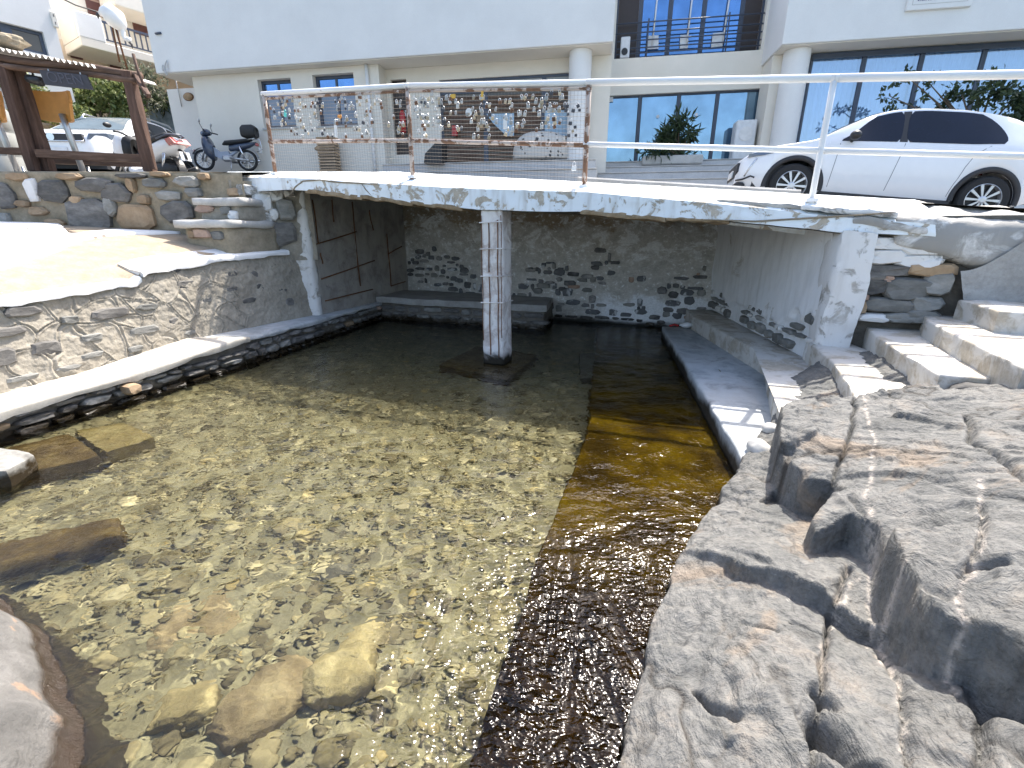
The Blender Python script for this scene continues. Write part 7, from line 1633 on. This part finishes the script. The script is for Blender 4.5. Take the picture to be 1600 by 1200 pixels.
p, q = Nb(80, 30, .0), Nb(91, 32, .0); zt, zb2 = Nb(85, 20)[2], Nb(87, 43)[2]
nbox('frame', 'house_cream', vb, [(p[0], q[0] - .03, .002, .06, zb2, zt)], .01)
for k in range(2): h_ = (zt - zb2) / 2; nbox('hole', 'door_dark', vb, [(p[0] + .05, q[0] - .09, .061, .068, zb2 + k * h_ + .06, zb2 + (k + 1) * h_ - .06)])
tag(MB().tube([NW(*Nb(x, y, .2)) for x, y in ((60, -20), (118, 8), (150, 18), (162, 21))], .02, 5).obj('overhead_cable', MAT['black_plastic'], smooth=True), 'dark overhead cable drooping from the white house to the balcony', 'cable')
# low garden wall and blue door between the houses
gd = thing('garden_wall', 'pale garden wall with a weathered blue door behind the estate car', 'wall', Yp(255, 200, 19))
def ybox(nm, mat, par, x0, x1, y0, y1, Y, th):
    a, b = Yp(x0, (y0 + y1) / 2, Y), Yp(x1, (y0 + y1) / 2, Y); zt, zb_ = Yp((x0 + x1) / 2, y0, Y)[2], Yp((x0 + x1) / 2, y1, Y)[2]
    return MB().box((a[0], Y, zb_), (b[0], Y + th, zt)).obj(nm, MAT[mat], par)
ybox('wall_body', 'house_white', gd, 60, 300, 158, 300, 19.0, .3)
MAT['door_blue'] = M_('door_blue', [(0.3, (0.10, 0.16, 0.22)), (0.7, (0.25, 0.33, 0.40))], 5, 6, .7, .3, .01, 30)
ybox('door', 'door_blue', gd, 238, 276, 164, 240, 18.9, .09)

# ================================================================== plants
def leafmat(name, c0, c1, c2):
    m, nt, b = newmat(name); at = N(nt, 'ShaderNodeAttribute'); at.attribute_name = 'tone'
    nt.links.new(ramp(nt, at.outputs['Fac'], [(0, c0), (.5, c1), (1, c2)]), b.inputs['Base Color']); b.inputs['Roughness'].default_value = .45
    tr = N(nt, 'ShaderNodeBsdfTranslucent'); nt.links.new(ramp(nt, at.outputs['Fac'], [(0, c1), (1, c2)]), tr.inputs[0]); mx = N(nt, 'ShaderNodeMixShader'); mx.inputs[0].default_value = .3
    nt.links.new(b.outputs[0], mx.inputs[1]); nt.links.new(tr.outputs[0], mx.inputs[2]); nt.links.new(mx.outputs[0], nt.nodes['Material Output'].inputs[0]); MAT[name] = m
leafmat('leaf_green', (.05, .08, .025), (.13, .18, .055), (.30, .33, .13)); leafmat('leaf_dark', (.016, .030, .014), (.035, .062, .026), (.075, .11, .045)); leafmat('leaf_grey', (.06, .075, .05), (.13, .15, .10), (.24, .25, .18)); leafmat('leaf_yellow', (.09, .11, .03), (.22, .22, .06), (.42, .36, .10))
def foliage(parent, blobs, n, ll, lw, mat, seed, name='foliage', droop=.2):
    rs = np.random.RandomState(seed); V_, F_, C_ = [], [], []; tot = sum(b[1][0] * b[1][1] * b[1][2] for b in blobs)
    for c, r in blobs:
        k = int(n * r[0] * r[1] * r[2] / tot); nc = max(4, k // 22); cen = rs.normal(0, 1, (nc, 3)); cen /= np.linalg.norm(cen, axis=1, keepdims=True); cen *= (rs.rand(nc, 1) ** .45)
        for i in range(k):
            q = cen[rs.randint(nc)] + rs.normal(0, .16, 3); p = np.asarray(c) + q * np.asarray(r)
            d = rs.normal(0, 1, 3) + np.array([0, 0, -droop]) + q * .8; d /= np.linalg.norm(d); s = np.cross(d, rs.normal(0, 1, 3)); s /= np.linalg.norm(s); u = np.cross(s, d)
            l = ll * rs.uniform(.6, 1.3); w = lw * rs.uniform(.7, 1.2); j = len(V_) * 5
            V_.append([p, p + d * l * .5 + s * w - u * .08 * l, p + d * l, p + d * l * .5 - s * w - u * .08 * l, p + d * l * .5]); F_ += [(j, j + 1, j + 4), (j + 1, j + 2, j + 4), (j + 2, j + 3, j + 4), (j + 3, j, j + 4)]
            C_ += [rs.rand()] * 5
    mb = MB().add(np.array(V_).reshape(-1, 3), F_); o = mb.obj(name, MAT[mat], parent); at = o.data.attributes.new('tone', 'FLOAT', 'POINT'); at.data.foreach_set('value', np.array(C_, np.float32)); return o
MAT['bark'] = M_('bark', [(0.3, (0.09, 0.07, 0.05)), (0.7, (0.18, 0.145, 0.11))], 8, 6, .9, .6, .01, 30, stretch=(1, 1, .3))
def plant(name, label, cat, base, stems, blobs, n, ll, lw, mat, seed, group=None, r=.03):
    t = thing(name, label, cat, base, group=group)
    mb = MB()
    for (a, b) in stems: mb.tube([a, lerp(a, b, .5) + np.array([.04, 0, .03]), b], [r, r * .75, r * .4], 6)
    mb.obj('stems', MAT['bark'], t, True); foliage(t, blobs, n, ll, lw, mat, seed); return t
b0 = Yp(160, 215, 17)
plant('garden_tree', 'bright green leafy tree behind the estate car and bar post', 'tree', b0, [(b0, Yp(155, 165, 17)), (b0, Yp(180, 150, 17)), (b0, Yp(130, 160, 17))], [(Yp(160, 152, 17), (.95, .8, .62)), (Yp(135, 165, 17), (.6, .6, .45)), (Yp(185, 140, 17), (.6, .6, .5))], 2600, .16, .05, 'leaf_green', 1, r=.06)
b0 = Yp(215, 215, 17.5)
plant('garden_tree', 'thin grey-green tree between the bar post and the pale wall', 'tree', b0, [(b0, Yp(222, 130, 17.5)), (b0, Yp(208, 145, 17.5)), (b0, Yp(236, 130, 17.5))], [(Yp(222, 140, 17.5), (.55, .5, .75)), (Yp(243, 128, 17.5), (.4, .4, .4))], 1000, .16, .035, 'leaf_grey', 2, r=.05)
b0 = Yp(258, 166, 18.8)
plant('palm_bush', 'small dark spiky bush on top of the garden wall above the blue door', 'bush', b0, [(b0, Yp(256, 152, 18.8))], [(Yp(256, 156, 18.8), (.6, .4, .28))], 260, .34, .03, 'leaf_dark', 3, r=.04)
pt = thing('potted_plant', 'yellow flowering plant in a terracotta pot left of the orange stool pole', 'plant', Yp(75, 205, 14))
c = Yp(75, 200, 14); MB().lathe([(.20, -.35), (.27, .0), (.30, .02), (.30, .08), (.26, .08), (.24, .02)], tuple(c), 18).obj('pot', MAT['stone_brown'], pt, True); foliage(pt, [(Yp(75, 182, 14), (.42, .4, .32)), (Yp(62, 172, 14), (.3, .3, .3))], 800, .14, .03, 'leaf_yellow', 4)
b0 = Yp(25, 190, 15)
plant('garden_tree', 'olive-green bush behind the crossed bar posts at far left', 'bush', b0, [(b0, Yp(30, 150, 15))], [(Yp(34, 140, 15), (.5, .5, .5)), (Yp(8, 165, 15), (.6, .5, .6))], 1200, .14, .05, 'leaf_green', 6, r=.05)
b0 = Yp(128, 195, 15.5)
plant('garden_bush', 'low bright green bush in front of the estate car windscreen', 'bush', b0, [(b0, Yp(126, 180, 15.5))], [(Yp(126, 184, 15.5), (.35, .4, .3))], 500, .12, .035, 'leaf_green', 7)
# planter in front of the entrance glazing
pl_ = thing('planter', 'long stone planter with dark green oleander in front of the entrance glass', 'planter', FW(*Fn(1050, 250, 14.8)))
a, b = Fn(1004, 247, 14.8), Fn(1098, 247, 14.8)
MB().bbox((a[0], 14.7, 3.40), (b[0], 15.2, Fn(1050, 243, 14.8)[2]), .03, lambda t, n, z: FW(t, n, z)).obj('trough', MAT['pale_concrete'], pl_)
base = FW(*Fn(1058, 243, 14.95)); mb = MB()
for (x, y) in ((1040, 205), (1062, 190), (1080, 205), (1030, 220), (1055, 205)): mb.tube([base, lerp(base, FW(*Fn(x, y, 14.95)), .6), FW(*Fn(x, y, 14.95))], [.025, .02, .01], 6)
mb.obj('stems', MAT['bark'], pl_, True)
foliage(pl_, [(FW(*Fn(1062, 203, 14.95)), (.50, .35, .36)), (FW(*Fn(1045, 212, 14.95)), (.38, .3, .25)), (FW(*Fn(1052, 238, 14.95)), (.85, .25, .20))], 900, .26, .028, 'leaf_dark', 8)
# mottled dome stone in the entrance
MAT['mottled'], nt, b = newmat('mottled'); v = coords(nt); vo = N(nt, 'ShaderNodeTexVoronoi', feature='F1'); vo.inputs['Scale'].default_value = 7.5; nt.links.new(v, vo.inputs['Vector'])
nt.links.new(mixc(nt, thr(nt, math_(nt, 'ADD', vo.outputs['Distance'], math_(nt, 'MULTIPLY', noise(nt, v, 16, 3), .25)), .40, .34), (0.55, 0.52, 0.47), (0.06, 0.06, 0.06)), b.inputs['Base Color']); b.inputs['Roughness'].default_value = .8
c = FW(*Fn(846, 248, 13.75)); v_ = ICO3[0].copy(); v_ = np.sign(v_) * np.abs(v_) ** .75; v_[:, 2] = np.where(v_[:, 2] < 0, v_[:, 2] * .1, v_[:, 2]); o = MB().add(v_ * np.array([.78, .45, .66]) + c, ICO3[1]).obj('domed_stone', MAT['mottled'], smooth=True); tag(o, 'pale domed stone speckled with black patches at the entrance left of the round column', 'stone')
sh = thing('street_shrub', 'dark sparse shrub behind the roof of the white hatchback against the curtained window', 'shrub', FW(*Fn(1500, 215, 13.5)))
base = FW(*Fn(1520, 230, 13.5)); mb = MB(); blobs = []
for (x, y, r_) in ((1390, 150, .22), (1415, 118, .25), (1450, 128, .25), (1475, 150, .3), (1500, 140, .35), (1530, 150, .4), (1555, 125, .3), (1580, 160, .45), (1600, 140, .4), (1620, 180, .5), (1380, 185, .25), (1430, 165, .25), (1590, 190, .4)):
    p = FW(*Fn(x, y, 13.5)); mb.tube([base, lerp(base, p, .55) + UP * .1, p], [.03, .02, .008], 6); blobs.append((p, (r_ * 1.1, r_, r_ * .75)))
mb.obj('stems', MAT['bark'], sh, True); foliage(sh, blobs, 1900, .13, .035, 'leaf_dark', 9)
# litter at the far end of the walkway
tag(MB().add(ICO1[0] * np.array([.10, .08, .05]) * (1 + .3 * fbm(ICO1[0], 1.5, 2, 3)[:, None]) + P(1072, 508, .22), ICO1[1]).obj('plastic_bag', MAT['board_white'], smooth=True), 'crumpled white plastic bag at the far end of the walkway', 'litter')
tag(MB().tube([P(1047, 509, .19), P(1054, 507, .20), P(1060, 509, .19)], .018, 8).obj('drink_can', MAT['red_plastic'], smooth=True), 'crushed red can lying beside the white bag at the back of the walkway', 'litter')
# everything under water receives the refracted sunlight
for o in bpy.data.objects:
    if o.type == 'MESH' and o.name.split('.')[0] in ('sea_bed', 'pebbles', 'cobbles', 'slipway', 'boulder', 'submerged_slab', 'footing', 'corner_rock', 'grey_rock', 'stone_block', 'shaft', 'mortar_core', 'low_bench', 'plaster_face'):
        o.cycles.is_caustics_receiver = True
